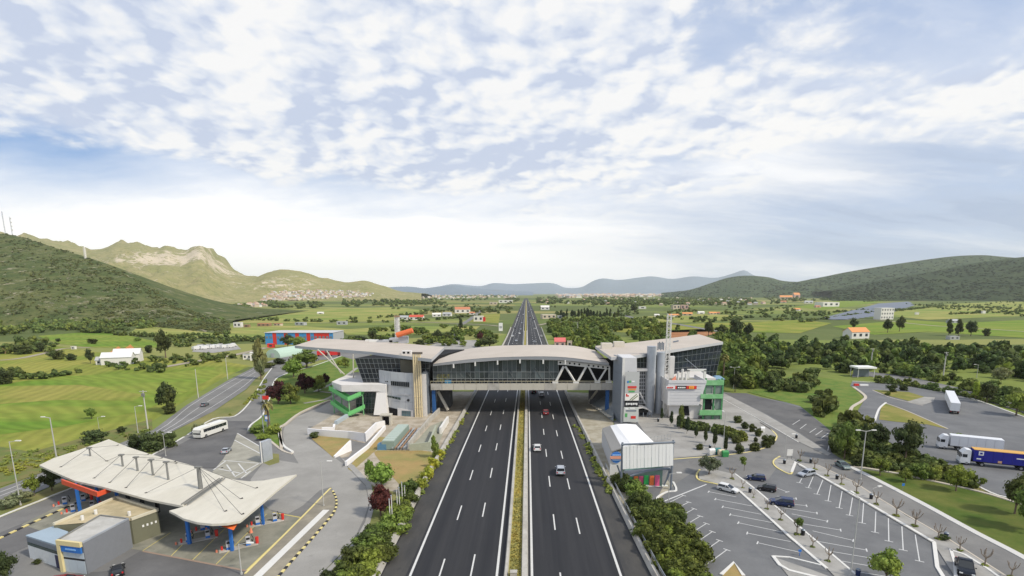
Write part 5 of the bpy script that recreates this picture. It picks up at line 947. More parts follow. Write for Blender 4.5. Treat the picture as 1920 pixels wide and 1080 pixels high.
mb = MB(); hexa(mb, BL[0]+Vector((.2, .15, 0)), BL[1]+Vector((-.2, .15, 0)), BL[2]+Vector((-.2, .15, -.02)), BL[3]+Vector((.2, .15, -.02)), (8, 26, 0)); mb.build('upper_storey', VOID, lb)
glazing(lb, BL[3]-Vector((0, 0, .05)), BL[2]-Vector((0, 0, .05)), BL[1], BL[0], 17, 5, GLD, bar=.06)
q_ = MB(); c_ = P(760, 690, 165.6); q_.box((c_.x+1, 165.7, c_.z), (5, .3, 5)); q_.build('inner_blind', mat('blind', (.13, .12, .09), .8), lb)
# lower volume
mb = MB(); a_, b_ = P(668, 740, 166.5), P(800, 740, 166.5); zl = Zat(166, 719); mb.box(((a_.x+b_.x)/2, 178, zl/2), (b_.x-a_.x, 22, zl)); mb.build('lower_storey', WHITEW, lb)
glazing(lb, P(668, 736, 165.8), P(704, 736, 165.8), P(702, 776, 165.8), P(668, 776, 165.8), 6, 4, GLG, bar=.07)
# curved metal wall
cw = [(711, 166.2, 693), (722, 164.3, 695.3), (734, 163.1, 697), (748, 162.2, 698.4), (760, 161.6, 699.2), (773, 161.2, 699.6), (785, 161.2, 701), (798, 161.6, 701.5)]
W_ = [(P(x, 740, Y).x, Y, Zat(Y, r_)) for x, Y, r_ in cw]; nP = 3
for i in range(len(W_)-1):
    for j in range(nP):
        (x0, y0, z0), (x1, y1, z1) = W_[i], W_[i+1]; lo0, hi0, lo1, hi1 = z0*j/nP, z0*(j+1)/nP, z1*j/nP, z1*(j+1)/nP; q_ = MB()
        hexa(q_, (x0+.02, y0, lo0+.03), (x1-.02, y1, lo1+.03), (x1-.02, y1, hi1-.02), (x0+.02, y0, hi0-.02), (0, .5, 0)); q_.build('cladding_panel', mat('cladding_pale', (.44, .46, .49), .5, .07, .25, .15, .35, 0, None, (.50, .52, .54)), lb)
e = P(809, 740, 168); mb = MB(); mb.prism([(W_[-1][0], W_[-1][1]), (e.x, 168.0), (e.x-1, 170), (W_[-1][0]-2, 163)], 0, [W_[-1][2], Zat(168, 694), Zat(168, 694), W_[-1][2]]); mb.build('return_wall', GREYD, lb)
mb = MB(); mb.box((W_[-1][0]-.3, W_[-1][1]-.1, W_[-1][2]/2), (1.3, .5, W_[-1][2])); mb.build('corner_pier', WHITEW, lb)
def onwall(x, r_, pr=.28):
    Y = float(np.interp(x, [c[0] for c in cw], [c[1] for c in cw])); return P(x, r_, Y-pr)
def patch(parent, name, x0, r0, x1, r1, r2, r3, m_, th=.12):  # corners: left top r0/bottom r2, right top r1/bottom r3
    mb = MB(); hexa(mb, onwall(x0, r2), onwall(x1, r3), onwall(x1, r1), onwall(x0, r0), (0, th, 0)); return mb.build(name, m_, parent)
for k in range(9): x = 733+k*3.85; patch(lb, 'window', x, 714.5+k*.25, x+2.9, 714.7+k*.25, 722.5+k*.4, 722.8+k*.4, GLD)
for k in range(5): x = 724+k*5.5; patch(lb, 'window', x, 741+k*1.0, x+4.8, 741.9+k*1.0, 744+k*1.2, 745+k*1.2, GLG)
for x in (722.5, 725.5): patch(lb, 'window', x, 714.5, x+1.6, 714.6, 716.5, 716.6, GLD)
patch(lb, 'slot', 744.5, 737.8, 768, 739.5, 740, 742, FASC); patch(lb, 'wall_base', 745.5, 765, 775, 770, 784, 786, WHITEW, .2)
patch(lb, 'garage_opening', 726, 763, 744.5, 767, 778, 781, VOID)
mb = MB(); p = onwall(765.5, 750.5, .1); mb.tube(p, p+Vector((0, .15, 0)), .45, n=12); mb.build('round_window', GLD, lb)
g0 = onwall(753.5, 770, .2); g1 = onwall(770, 771, .2); g2 = onwall(770, 781, .2); g3 = onwall(753.5, 779.5, .2); glazing(lb, g0, g1, g2, g3, 4, 2, gmat('glass_teal', (.10, .17, .19)), bar=.04, depth=.03)
for x in (776.2, 780.3, 784.6, 788.4):
    q_ = MB(); b = G(x, 786); z1 = Zat(160.4, 664); Yp = 160.4; X = P(x, 700, Yp).x; q_.tube((X, Yp, 0), (X, Yp, z1), .27, n=10)
    for z in (3, 6.5, 10, 13.5, 16.5): q_.tube((X, Yp, z), (X, Yp, z+.18), .33, n=10)
    q_.build('exhaust_pipe', CREAM, lb)
q_ = MB(); X = P(782.3, 664, 160.4).x; q_.box((X, 160.6, Zat(160.4, 664)+.3), (3.0, .9, .6)); q_.build('pipe_cap', mat('pipe_cap', (.14, .12, .10), .8), lb)
# white beam terrace, pylon, struts
zt1 = Zat(162.5, 721)
slab(lb, 'terrace', [(640, 722), (622, 716), (636, 709), (664, 698), (690, 697), (700, 715), (723, 720.5), (723, 721)], zt1, 2.1, WHITEW)
q_ = MB(); a_, b_ = P(662, 722, 162.3), P(723.5, 721, 162.3); hexa(q_, P(655, 730, 163.5), P(723.5, 736, 162.2), P(723.5, 721, 162.2), P(640, 722, 163.5), (0, 1.2, 0)); q_.build('terrace_beam', mat('beam_white', (.72, .70, .68), .8, .05), lb)
q_ = MB(); hexa(q_, P(700.5, 778, 161), P(726.5, 779, 161), P(722.5, 736, 162.2), P(706, 736, 162.2), (0, 3, 0)); q_.build('white_pylon', MATS['beam_white'], lb)
for a_, b_ in (((595.5, 655), (646, 702)), ((662, 664), (663, 712)), ((612, 657), (640, 700))):
    q_ = MB(); q_.tube(P(*a_, 175), P(*b_, 175), .22, n=6); q_.build('roof_strut', TAN, lb)
for (x, r_, w, d, h_, m_) in ((763, 664, 3.0, 2.0, 1.1, WHITEW), (744, 641, 5.0, 4, 1.6, FASC), (757, 643, 3.4, 3, 2.6, FASC), (724, 641, 6, 4, .8, FASC), (706, 641, 5, 3, .8, STEELW), (693, 640, 3, 2, .7, STEELW)):
    g = G(x, r_, ZR); q_ = MB(); q_.box((g.x, g.y, ZR+h_/2), (w, d, h_)); q_.build('rooftop_unit', m_, lb)
for k in (-1, 1): g = G(763+k*4, 664, ZR); q_ = MB(); q_.box((g.x, g.y-1.02, ZR+.6), (.7, .1, .6)); q_.build('vent_hole', VOID, lb)
g = G(759, 644, ZR); q_ = MB(); q_.tube((g.x-3, g.y, ZR+3.2), (g.x+3.2, g.y, ZR+5.0), 1.0, n=10); q_.build('red_duct', ORNG, lb)
def mast(parent, X, Y, z0, z1, r_, m_, step=1.2):
    q_ = MB(); c4 = [(X-r_, Y-r_), (X+r_, Y-r_), (X+r_, Y+r_), (X-r_, Y+r_)]
    for c in c4: q_.tube((*c, z0), (*c, z1), .09, n=5)
    z = z0; k = 0
    while z+step <= z1:
        for i in range(4):
            a, b = c4[i], c4[(i+1) % 4]; q_.tube((*a, z), (*b, z), .06, n=4, cap=False); q_.tube((*(a if k % 2 else b), z), (*(b if k % 2 else a), z+step), .045, n=4, cap=False)
        z += step; k += 1
    return q_.build('lattice', m_, parent)
g = G(744, 642, ZR); mt = thing('lattice_mast', 'white lattice mast rising from the left building roof', 'mast', (g.x, g.y+2, ZR+1.6)); mast(mt, g.x, g.y+2, ZR+1.6, Zat(g.y+2, 594), .8, STEELW, 1.0)
q_ = MB(); q_.box((g.x, g.y+2, Zat(g.y+2, 593)), (2.0, 2.0, .5)); q_.build('mast_head', RUST, mt)
q_ = MB(); q_.tube((g.x, g.y+2, ZR+1.6), (g.x, g.y+2, Zat(g.y+2, 594)), .55, n=8); q_.build('inner_duct', STEELW, mt)
# green escape stair
def green_stair(name, label, ribbons, posts, base):
    t = thing(name, label, 'stair', base)
    for pts in ribbons:
        n = len(pts)
        for i in range(n-1):
            a, b = Vector(pts[i]), Vector(pts[i+1]); back = Vector((.3, 2.0, 0)); q_ = MB()
            up = Vector((0, 0, 1.25)); hexa(q_, a, b, b+up, a+up, (0, .12, 0)); q_.build('parapet', mat('stair_bright', (.15, .48, .16), .7, .12, .5), t)
            q_ = MB(); hexa(q_, a+back, b+back, b+back+up, a+back+up, (0, .12, 0)); q_.build('parapet', mat('stair_bright', (.15, .48, .16), .7, .12, .5), t)
            q_ = MB(); ns_ = max(2, int(abs(b.z-a.z)/.25)+1)
            for k in range(ns_): c = L4(a, b, (k+.5)/ns_)+back*.5; q_.box(c, ((b-a).length/ns_*.96, 2.0, .14), math.atan2(b.y-a.y, b.x-a.x))
            q_.build('tread', mat('tread_green', (.16, .36, .17), .8, .2, 1), t)
    for (x, y, z0, z1) in posts: q_ = MB(); q_.tube((x, y, z0), (x, y, z1), .2, n=6); q_.build('post', GREEN, t)
    return t
Zof = lambda px, py, Y: P(px, py, Y)
A1, A2, A3 = Zof(617, 731, 165), Zof(652, 752, 160), Zof(677, 741, 161.5); B1, B2, B3 = Zof(620, 757, 165), Zof(653, 780, 159.5), Zof(679, 768, 161)
B2.z = max(B2.z, .35)
green_stair('escape_stair', 'bright green zigzag outside stair at the left end of the white terrace', [[A1, A2, A3], [B1, B2, B3]], [(A2.x, A2.y+1, 0, A2.z), (A1.x+.8, A1.y+1, 0, A1.z), (A3.x, A3.y+1.5, 0, A3.z), (B1.x+3, B1.y+1.6, 0, A1.z-2)], G(645, 784))
# walls and ramps in front
def wall(name, label, pts, hs, th=.35, m_=None, cat='wall'):
    g = gp(pts); mb = MB(); mb.wallpath([(p.x, p.y) for p in g], 0, hs, th); o = mb.build(name, m_ or mat('garden_white', (.78, .77, .77), .8, .05, .4)); return tag(o, label, cat)
wall('garden_wall', 'long white retaining wall curving round the ramp and dry lawn', [(578, 816), (600, 818), (655, 823), (685, 830), (706, 807), (721, 798)], [1.9, 1.9, 2.1, 2.5, 2.3, 1.5], .45)
wall('ramp_wall', 'white triangular ramp wall beside the dry lawn', [(627, 859), (658, 846)], [.5, 2.7], .5); wall('ramp_wall', 'long low white wall running down from the building to the ramp mouth', [(649, 875), (690, 842), (722, 806)], [1.2, 1.1, 1.3], .5)
wall('garden_wall', 'short white wall step at the left corner of the terrace', [(604, 808), (626, 807), (627, 801)], 1.0, .6); wall('garden_wall', 'grey-blue wall leading away from the foot of the green stair', [(630, 797), (655, 781)], 1.2, .9, mat('wall_bluegrey', (.38, .44, .48), .8))
sheet('ramp_floor', [(660, 848), (658, 826), (684, 832), (706, 812), (722, 806), (690, 842), (656, 868), (640, 878)], ROADG, .18)
wall('retaining_wall', 'stained concrete retaining wall with railing beside the cooling units', [(766, 841), (785, 818), (806, 793), (824, 775)], [1.6, 1.6, 1.8, 1.8], .4, CBAR)
wall('retaining_wall', 'white concrete wall by the motorway below the building', [(826, 815), (840, 793)], 2.0, .6, STEELW); wall('retaining_wall', 'sloping greenish concrete wall facing the yellow bushes', [(768, 846), (805, 845), (818, 812)], [1.8, 2.2, 2.2], .5, mat('mossy_concrete', (.36, .38, .30), .9, .25, .5))
q_ = MB(); pp = gp([(760, 848), (783, 820), (805, 793)]); 
for a_, b_ in zip(pp, pp[1:]):
    q_.tube(a_+Vector((0, 0, 1.2)), b_+Vector((0, 0, 1.2)), .05, n=4)
    for k in range(6): p = a_.lerp(b_, k/6); q_.tube(p, p+Vector((0, 0, 1.2)), .04, n=4)
tag(q_.build('railing', MATS['galvanised']), 'thin metal railing along the top of the yard beside the cooling units', 'railing')
sheet('concrete_pit', [(772, 838), (806, 800), (830, 790), (838, 795), (818, 845), (806, 848)], mat('pit_floor', (.30, .30, .24), .9, .25, .4), .17)
hv = thing('cooling_unit', 'long green-grey cooling plant on legs in the yard', 'machine', G(745, 835))
a_, b_ = G(728, 845), G(757, 812); d = (b_-a_); L_ = d.length; an = math.atan2(d.y, d.x); m_g = mat('plant_green', (.24, .31, .27), .7, .2, 1)
q_ = MB(); q_.box((a_+b_)/2+Vector((0, 0, 1.3)), (L_, 3.0, 2.0), an); q_.build('casing', m_g, hv)
for k in range(8): p = a_.lerp(b_, (k+.5)/8); q_ = MB(); q_.box(p+Vector((0, 0, 2.42)), (L_/8-.2, 2.8, .2), an); q_.build('fan_panel', mat('plant_light', (.40, .47, .42), .7, .15, 1), hv)
for k in range(4):
    for s_ in (-1, 1): p = a_.lerp(b_, (k+.3)/4)+Vector((-math.sin(an), math.cos(an), 0))*s_*1.3; q_ = MB(); q_.box(p+Vector((0, 0, .15)), (.3, .3, .3)); q_.build('leg', GREYD, hv)
pr_ = thing('pipe_rack', 'rusty rack of parallel pipes between cooling plant and railing', 'pipes', G(762, 838)); a2, b2 = G(748, 846), G(778, 808)
for k in range(5):
    n_ = Vector((-(b2-a2).y, (b2-a2).x, 0)).normalized(); o_ = n_*(k*.7-1.2); q_ = MB(); q_.tube(a2+o_+Vector((0, 0, .8)), b2+o_+Vector((0, 0, .8)), .2, n=6); q_.build('pipe', RUST if k % 2 else GREYM, pr_)
for k in range(7): p = a2.lerp(b2, (k+.5)/7); q_ = MB(); q_.box(p+Vector((0, 0, .4)), (3.6, .25, .7), math.atan2((b2-a2).y, (b2-a2).x)+1.57); q_.build('pipe_support', GREYD, pr_)
bx_ = thing('water_tank', 'small blue tank box beside the cooling plant', 'tank', G(718, 843)); q_ = MB(); q_.box(G(718, 843)+Vector((0, 0, .8)), (2.2, 1.8, 1.6)); q_.build('tank_body', mat('tank_blue', (.10, .22, .34), .6, .2, 1), bx_); q_ = MB(); q_.tube(G(718, 843)+Vector((0, 0, 1.6)), G(718, 843)+Vector((0, 0, 2.0)), .4, n=10); q_.build('lid', GREYM, bx_)
en = thing('ramp_shaft', 'small tan concrete shaft at the corner of the terrace before the pipes', 'shaft', G(725, 797)); q_ = MB(); 
for s_ in (-1, 1): q_.box(G(725, 797)+Vector((s_*1.3, 0, 1.5)), (.5, 2, 3))
q_.box(G(725, 797)+Vector((0, 0, 3.1)), (3.2, 2.2, .4)); q_.build('shaft_frame', TAN, en); q_ = MB(); q_.box(G(725, 797)+Vector((0, .5, 1.4)), (2.0, .6, 2.8)); q_.build('opening', VOID, en)
# ---------- right building ----------
rb = thing('service_building', 'right service building with glass front, grey cylinders and tapering pale roof', 'building', G(1240, 770))
ZQ = Zat(163, 665)
slab(rb, 'roof', [(1146, 669.5), (1190, 666.5), (1213, 663), (1256, 656.5), (1356, 641), (1311, 626.7), (1256, 634), (1168, 644), (1116, 648.5), (1126, 656)], ZQ, .95, ROOFM, FASC)
TLg, TRg = G(1263, 660, ZQ-1), G(1354, 646, ZQ-1); TLg.y += 1; TRg.y += 0; BLg = P(1263, 712, TLg.y); BRg = P(1341, 708, TRg.y-1)
mb = MB(); hexa(mb, BLg+Vector((.2, .3, -1)), BRg+Vector((-.3, .3, -1)), TRg+Vector((-.4, .3, 0)), TLg+Vector((.2, .3, 0)), (-4, 22, 0)); mb.build('glass_hall', VOID, rb)
glazing(rb, TLg, TRg, BRg, BLg, 11, 5, gmat('glass_blueblack', (.016, .022, .034)), bar=.06)
q_ = MB(); q_.tube(P(1285, 672, TLg.y-1), P(1325, 705, TLg.y-1), .1, n=4); q_.build('brace', GREYM, rb)
mb = MB(); a_, b_ = P(1200, 740, 168), P(1340, 740, 172); zz_ = Zat(172, 709); mb.box(((a_.x+b_.x)/2, 182, zz_/2), (b_.x-a_.x, 20, zz_)); mb.build('lower_storey', WHITEW, rb)
mb = MB(); a_, b_ = P(1192, 700, 166), P(1214, 700, 166); mb.box(((a_.x+b_.x)/2, 172, (ZQ-1)/2), (b_.x-a_.x, 10, ZQ-1.02)); mb.build('core', VOID, rb)
q_ = MB(); q_.box((P(1204, 693, 165.5).x, 165.3, Zat(165, 693)), (P(1215, 693, 165).x-P(1193, 693, 165).x, 2.2, .8)); q_.build('ledge', WHITEW, rb)
glazing(rb, P(1198, 696, 165.9), P(1213.5, 696, 165.9), P(1213.5, 757, 165.9), P(1198, 757, 165.9), 4, 9, GLD, bar=.16, mm=FASC)
glazing(rb, P(1194, 669, 165.9), P(1213.5, 669, 165.9), P(1213.5, 690, 165.9), P(1194, 690, 165.9), 3, 2, GLD, bar=.06)
for x0, x1_, rt, Yc in ((1213.5, 1231, 650, 163.5), (1232, 1247, 661, 165)):
    a_, b_ = P(x0, 700, Yc), P(x1_, 700, Yc); r_ = (b_.x-a_.x)/2; q_ = MB(); zt_ = Zat(Yc, rt)
    q_.tube(((a_.x+b_.x)/2, Yc+r_, 0), ((a_.x+b_.x)/2, Yc+r_, zt_), r_, n=28); o = q_.build('cylinder_shell', GREYM, rb)
    for z in (4, 8, 12): q_ = MB(); q_.tube(((a_.x+b_.x)/2, Yc+r_, z), ((a_.x+b_.x)/2, Yc+r_, z+.08), r_+.03, n=28, cap=False); q_.build('seam', FASC, rb)
for k in range(5): q_ = MB(); q_.box((P(1234+k*2.6, 660, 166).x, 166.5, Zat(166, 650)+(k % 2)*.3), (.3, .3, 2.4)); q_.build('vent_fin', GREYD, rb)
q_ = MB(); a_, b_ = P(1255.5, 700, 167), P(1264, 700, 167); q_.box(((a_.x+b_.x)/2, 167.6, (ZQ-1)/2), (b_.x-a_.x, 1.2, ZQ-1.02)); q_.build('pilaster', WHITEW, rb)
for x, r_ in ((1137, 653), (1160, 650)): g = G(x, r_, ZQ); q_ = MB(); q_.box((g.x, g.y, ZQ+.9), (3.6, 3, 1.8)); q_.build('rooftop_unit', mat('unit_beige', (.6, .56, .48), .8), rb)
q_ = MB(); g = G(1262, 643, ZQ); q_.tube((g.x, g.y, ZQ+.4), (g.x+2, g.y, ZQ+.8), .3, n=6); q_.build('roof_pipe', GREYD, rb)
m2 = thing('lattice_mast', 'tall pale lattice mast in front of the right glass hall', 'mast', (P(1252.5, 740, 161).x, 161, 0)); mast(m2, P(1252.5, 650, 161).x, 161, 0, Zat(161, 588), .55, STEELW, 1.1)
# white box with sign strip
q_ = MB(); zA, zB = Zat(157, 760), Zat(157, 718.5); a_, b_ = P(1252.5, 740, 157), P(1318, 740, 157); hexa(q_, (a_.x, 157, zA), (b_.x-1, 157, zA), (b_.x+.8, 157, zB), (a_.x-.1, 157, zB), (0, 11, 0)); q_.build('white_box', mat('box_white', (.60, .60, .61), .7, .05, .3), rb)
for k in range(7): z = zA+(zB-zA)*(k+.5)/7.5; q_ = MB(); q_.box(((a_.x+b_.x)/2, 156.97, z), (b_.x-a_.x-1.2, .04, .04)); q_.build('panel_joint', FASC, rb)
q_ = MB(); hexa(q_, P(1256, 784, 158.5), P(1308, 786, 158.5), P(1316, 760, 158.5), P(1254, 760, 158.5), (0, 8, 0)); q_.build('box_base', WHITEW, rb)
q_ = MB(); hexa(q_, P(1281, 779, 158.3), P(1293, 779, 158.3), P(1291, 761.5, 158.3), P(1279.5, 761.5, 158.3), (0, .2, 0)); q_.build('doorway', VOID, rb)
q_ = MB(); q_.quad((a_.x+.3, 157.3, zB+.02), (b_.x, 157.3, zB+.02), (b_.x, 167.5, zB+.02), (a_.x+.3, 167.5, zB+.02)); q_.build('roof_terrace', mat('terrace_floor', (.26, .26, .22), .9, .25, .6), rb)
for (pa, pb) in (((a_.x, 157), (b_.x+.7, 157)), ((b_.x+.7, 157), (b_.x+.7, 168)), ((a_.x, 157), (a_.x, 168))): q_ = MB(); q_.wallpath([pa, pb], zB, zB+.9, .3); q_.build('parapet', MATS['box_white'], rb)
sg = thing('sign_strip', 'narrow shop sign strip in red, black and orange on the white box', 'sign', (a_.x, 156.8, zB-1.2)); zs0, zs1 = Zat(156.8, 729.5), Zat(156.8, 723.5)
LTR = mat('lettering_white', (.8, .8, .78), .6)
def band(parent, name, x0, x1_, r0, r1, Y, m_, th=.1): q_ = MB(); A_, B_ = P(x0, r0, Y), P(x1_, r1, Y); q_.box(((A_.x+B_.x)/2, Y, (A_.z+B_.z)/2), (B_.x-A_.x, th, A_.z-B_.z)); return q_.build(name, m_, parent)
def text(parent, s_, x0, x1_, rc, hpx, Y, m_):
    A_, B_ = P(x0, rc, Y), P(x1_, rc, Y); cu = bpy.data.curves.new('lettering', 'FONT'); cu.body = s_; cu.align_x = 'CENTER'; cu.align_y = 'CENTER'; cu.extrude = .01
    o = bpy.data.objects.new('tmp', cu); COL.objects.link(o); dg = bpy.context.evaluated_depsgraph_get(); me = bpy.data.meshes.new_from_object(o.evaluated_get(dg)); bpy.data.objects.remove(o)
    xs_ = [v.co.x for v in me.vertices]; ys_ = [v.co.y for v in me.vertices]
    w, h_ = max(xs_)-min(xs_), max(ys_)-min(ys_); hh = hpx*(Y*cT+25*sT)/F
    for v in me.vertices: v.co = Vector((v.co.x*(B_.x-A_.x)/w, -v.co.z, v.co.y*hh/h_))
    me.materials.append(m_); t = bpy.data.objects.new('lettering', me); COL.objects.link(t); t.parent = parent; pl = Vector((0, 0, 0)); p = parent
    while p: pl += p.location; p = p.parent
    t.location = (A_+B_)/2-pl; return t
band(sg, 'sign_board', 1249, 1266, 723.5, 729.5, 156.7, mat('sign_white', (.75, .72, .72), .5)); band(sg, 'sign_board', 1266, 1269, 723.5, 729.5, 156.7, REDM); band(sg, 'sign_board', 1269, 1287, 723.5, 729.5, 156.7, BLKM); band(sg, 'sign_board', 1287, 1306, 723.5, 729.5, 156.7, REDM); band(sg, 'sign_board', 1292, 1301, 724, 729, 156.6, mat('sign_amber', (.85, .42, .05), .5))
for x0, x1_, m_ in ((1251, 1254, REDM), (1255, 1258, REDM), (1259, 1262, REDM), (1271, 1274, LTR), (1275, 1278, LTR), (1279, 1282, LTR), (1283, 1285, LTR), (1294, 1296, ORNG), (1297, 1299, ORNG)): band(sg, 'sign_letter_block', x0, x1_, 725.6, 728, 156.55, m_, .05)
# things on the terrace
q_ = MB(); p0, p1 = P(1290, 706, 166), P(1321, 706, 166); z1 = Zat(166, 694)
for x in (p0.x, p1.x): q_.box((x, 166, (zB+z1)/2), (.7, .6, z1-zB))
q_.box(((p0.x+p1.x)/2, 166, z1), (p1.x-p0.x+.7, .6, .7)); q_.build('terrace_portal', STEELW, rb)
for x, r_ in ((1271, 697), (1279, 692), (1286, 700)): q_ = MB(); X = P(x, 710, 163).x; z = Zat(163, r_); q_.tube((X, 163, zB), (X, 163, z), .35, n=8); q_.build('terrace_post', STEELW, rb)
q_ = MB(); q_.add([P(1257, 716, 158.5), P(1268, 713, 158.5), P(1267, 704, 161), P(1257, 713, 162)], [(0, 1, 2), (0, 2, 3), (0, 3, 1)]); tag(q_.build('awning', mat('awning_salmon', (.62, .22, .14), .8)), 'small folded salmon awning on the terrace corner beside the mast', 'awning')
# entrance at the foot of the cylinders
ec = thing('entrance_canopy', 'low white curved entrance canopy between the advertising tower and the grey cylinder', 'canopy', G(1209, 783)); q_ = MB(); pr = None
for k in range(7):
    t_ = k/6; p = P(1195+t_*27, 766-math.sin(t_*3.0)*5+t_*7, 160)
    if pr: hexa(q_, pr-Vector((0, 0, .25)), p-Vector((0, 0, .25)), p, pr, (0, 4, 0))
    pr = p
q_.build('canopy_shell', WHITEW, ec)
for x in (1197, 1206, 1214, 1221): q_ = MB(); g = G(x, 783); q_.tube(g, g+Vector((0, 0, 1.6)), .15, n=5); q_.build('post', GREYD, ec)
q_ = MB(); g = G(1206, 779); q_.box(g+Vector((0, 1, .8)), (4.6, 1, 1.6)); q_.build('glazed_lobby', GLD, ec)
q_ = MB(); q_.tube(P(1199, 735, 163), P(1210, 757, 163), .22, n=5); q_.build('raking_strut', FASC, ec)
# advertising tower
tw = thing('advertising_tower', 'tall grey slab tower with a colourful advertising panel at the right bridge end', 'tower', G(1164, 793))
fl, bl_, fr_ = G(1164, 793), G(1149, 784), G(1196, 792); zt_ = Zat(fl.y, 671)
q_ = MB(); hexa(q_, fl, (fr_.x, fl.y, 0), (P(1194, 668, fl.y).x, fl.y, zt_), (fl.x, fl.y, zt_), (-.2, 9, 0)); q_.build('tower_core', MATS['box_white'], tw)
nf = 8
for k in range(nf): z0, z1 = zt_*k/nf, zt_*(k+1)/nf; q_ = MB(); hexa(q_, (bl_.x, bl_.y+2, z0+.02), (fl.x-.05, fl.y-.1, z0+.02), (fl.x-.05, fl.y-.1, z1-.02), (bl_.x, bl_.y+2, z1-.02), (.4, .4, 0)); q_.build('side_panel', mat('tower_slate', (.24, .27, .31), .5, .12, .3, .2), tw)
q_ = MB(); hexa(q_, (fl.x-.1, fl.y-.2, 0), (fl.x+.5, fl.y-.2, 0), (fl.x+.5, fl.y-.2, zt_), (fl.x-.1, fl.y-.2, zt_), (0, .5, 0)); q_.build('edge_trim', STEELW, tw)
q_ = MB(); q_.box((fl.x+1.6, fl.y-.15, zt_*.38), (1.2, .3, zt_*.72)); q_.build('dark_gap', VOID, tw)
YA = fl.y-1.2
ad = tw
AG = mat('poster_grey', (.47, .48, .47), .6, .04, .5); band(ad, 'poster_field', 1173, 1198, 697, 737, YA, AG); band(ad, 'poster_field', 1172, 1197.5, 737.4, 751, YA, mat('poster_white', (.82, .80, .74), .6, .05, .5)); band(ad, 'poster_field', 1171, 1197, 751.4, 763, YA, BLKM); band(ad, 'poster_field', 1169.5, 1196.5, 763.4, 791, YA, mat('poster_pale', (.55, .57, .53), .6, .05, .5))
GRN = mat('poster_green', (.10, .38, .12), .6); BLU = mat('poster_blue', (.05, .2, .5), .6)
for x0, x1_, r0, r1, m_ in ((1176, 1179, 714, 718, BLU), (1179.5, 1183, 713.5, 717.5, GRN), (1185, 1190, 714, 716.5, LTR), (1177, 1193.5, 724, 727.5, REDM), (1178, 1192, 728.5, 729.8, ORNG), (1177, 1193, 730.3, 731.5, MATS['sign_amber']), (1179, 1190, 732.5, 735.5, GRN), (1174, 1176.2, 738.5, 743.5, REDM), (1176.6, 1179, 741, 743.5, REDM), (1174, 1193, 769, 771.5, GREYD), (1172, 1176, 775, 782, GRN), (1183, 1192, 780, 785, REDM), (1172, 1178, 765, 768, LTR), (1181, 1190, 764.5, 766.5, LTR)): band(ad, 'poster_mark', x0, x1_, r0, r1, YA-.08, m_, .05)
for a_, b_ in (((1181, 750), (1194, 739)), ((1185, 750.5), (1196, 742))): q_ = MB(); q_.tube(P(*a_, YA-.1), P(*b_, YA-.1), .12, n=5); q_.build('poster_mark', mat('poster_olive', (.16, .2, .1), .6), ad)
for k in range(7): band(ad, 'sign_letter_block', 1173.5+k*3.2, 1175.8+k*3.2, 755.5, 759.6-(k % 3)*.5, YA-.08, LTR, .05)
q_ = MB()
for x in (1175, 1195): X = P(x, 790, YA).x; q_.tube((X, YA+.3, 0), (X, YA+.3, Zat(YA, 696)), .14, n=6)
q_.build('post', GREYD, ad)
# green stair tower on the right
gs = thing('stair_tower', 'green framed stair tower with mesh panels right of the white box', 'stair', G(1335, 798)); YG = 157.5
MESH = mat('mesh_panel', (.20, .25, .22), .6, .3, 1.5)
for x in (1320, 1338, 1353.5): q_ = MB(); X = P(x, 750, YG).x; q_.box((X, YG, Zat(YG, 713)/2), (.5, .5, Zat(YG, 713))); q_.build('post', mat('stair_darkgreen', (.08, .25, .11), .7, .2, .6), gs)
for x in (1322, 1352): q_ = MB(); X = P(x, 740, YG+4).x; q_.box((X, YG+4, Zat(YG, 713)/2), (.45, .45, Zat(YG, 713))); q_.build('post', mat('stair_darkgreen', (.08, .25, .11), .7, .2, .6), gs)
for x0, x1_, r0, r1, Yk in ((1319, 1357, 713, 722, YG-.3), (1314, 1355, 739, 747, YG-.9), (1312, 1353, 769, 778, YG-.9)):
    band(gs, 'landing_parapet', x0, x1_, r0, r1, Yk, GREEN, .25); A_, B_ = P(x0, r1, Yk), P(x1_, r1, Yk); q_ = MB(); q_.box(((A_.x+B_.x)/2, Yk+2.4, A_.z-.1), (B_.x-A_.x, 4.6, .25)); q_.build('landing', MATS['tread_green'], gs)
    q_ = MB(); q_.box((B_.x, Yk+2.4, A_.z+.6), (.2, 4.6, 1.2)); q_.build('landing_parapet', GREEN, gs)
for x0, x1_, r0, r1, m_ in ((1341, 1352, 723, 738, MESH), (1341, 1352, 748, 768, MESH), (1322, 1334, 748, 768, VOID), (1322, 1336, 723, 738, MESH), (1322, 1352, 779, 796, MESH)): band(gs, 'mesh_panel', x0, x1_, r0, r1, YG+.1, m_, .06)
for (a_, b_) in (((1324, 737), (1340, 724)), ((1340, 766), (1324, 750))): q_ = MB(); A_, B_ = P(*a_, YG+1), P(*b_, YG+1); hexa(q_, A_, B_, B_+Vector((0, 0, .8)), A_+Vector((0, 0, .8)), (0, 1.5, 0)); q_.build('flight', GREEN, gs)
bt = thing('blue_booth', 'small blue-roofed booth behind the top of the green stair tower', 'booth', P(1345, 712, 176)); p = P(1345, 712, 176); q_ = MB(); q_.box(p+Vector((0, 0, -1)), (3.4, 3, 3)); q_.build('wall', GREYM, bt); q_ = MB(); q_.box(p+Vector((0, 0, .9)), (4, 3.6, .9), 0, .4); q_.build('roof', mat('booth_blue', (.18, .30, .42), .6), bt)
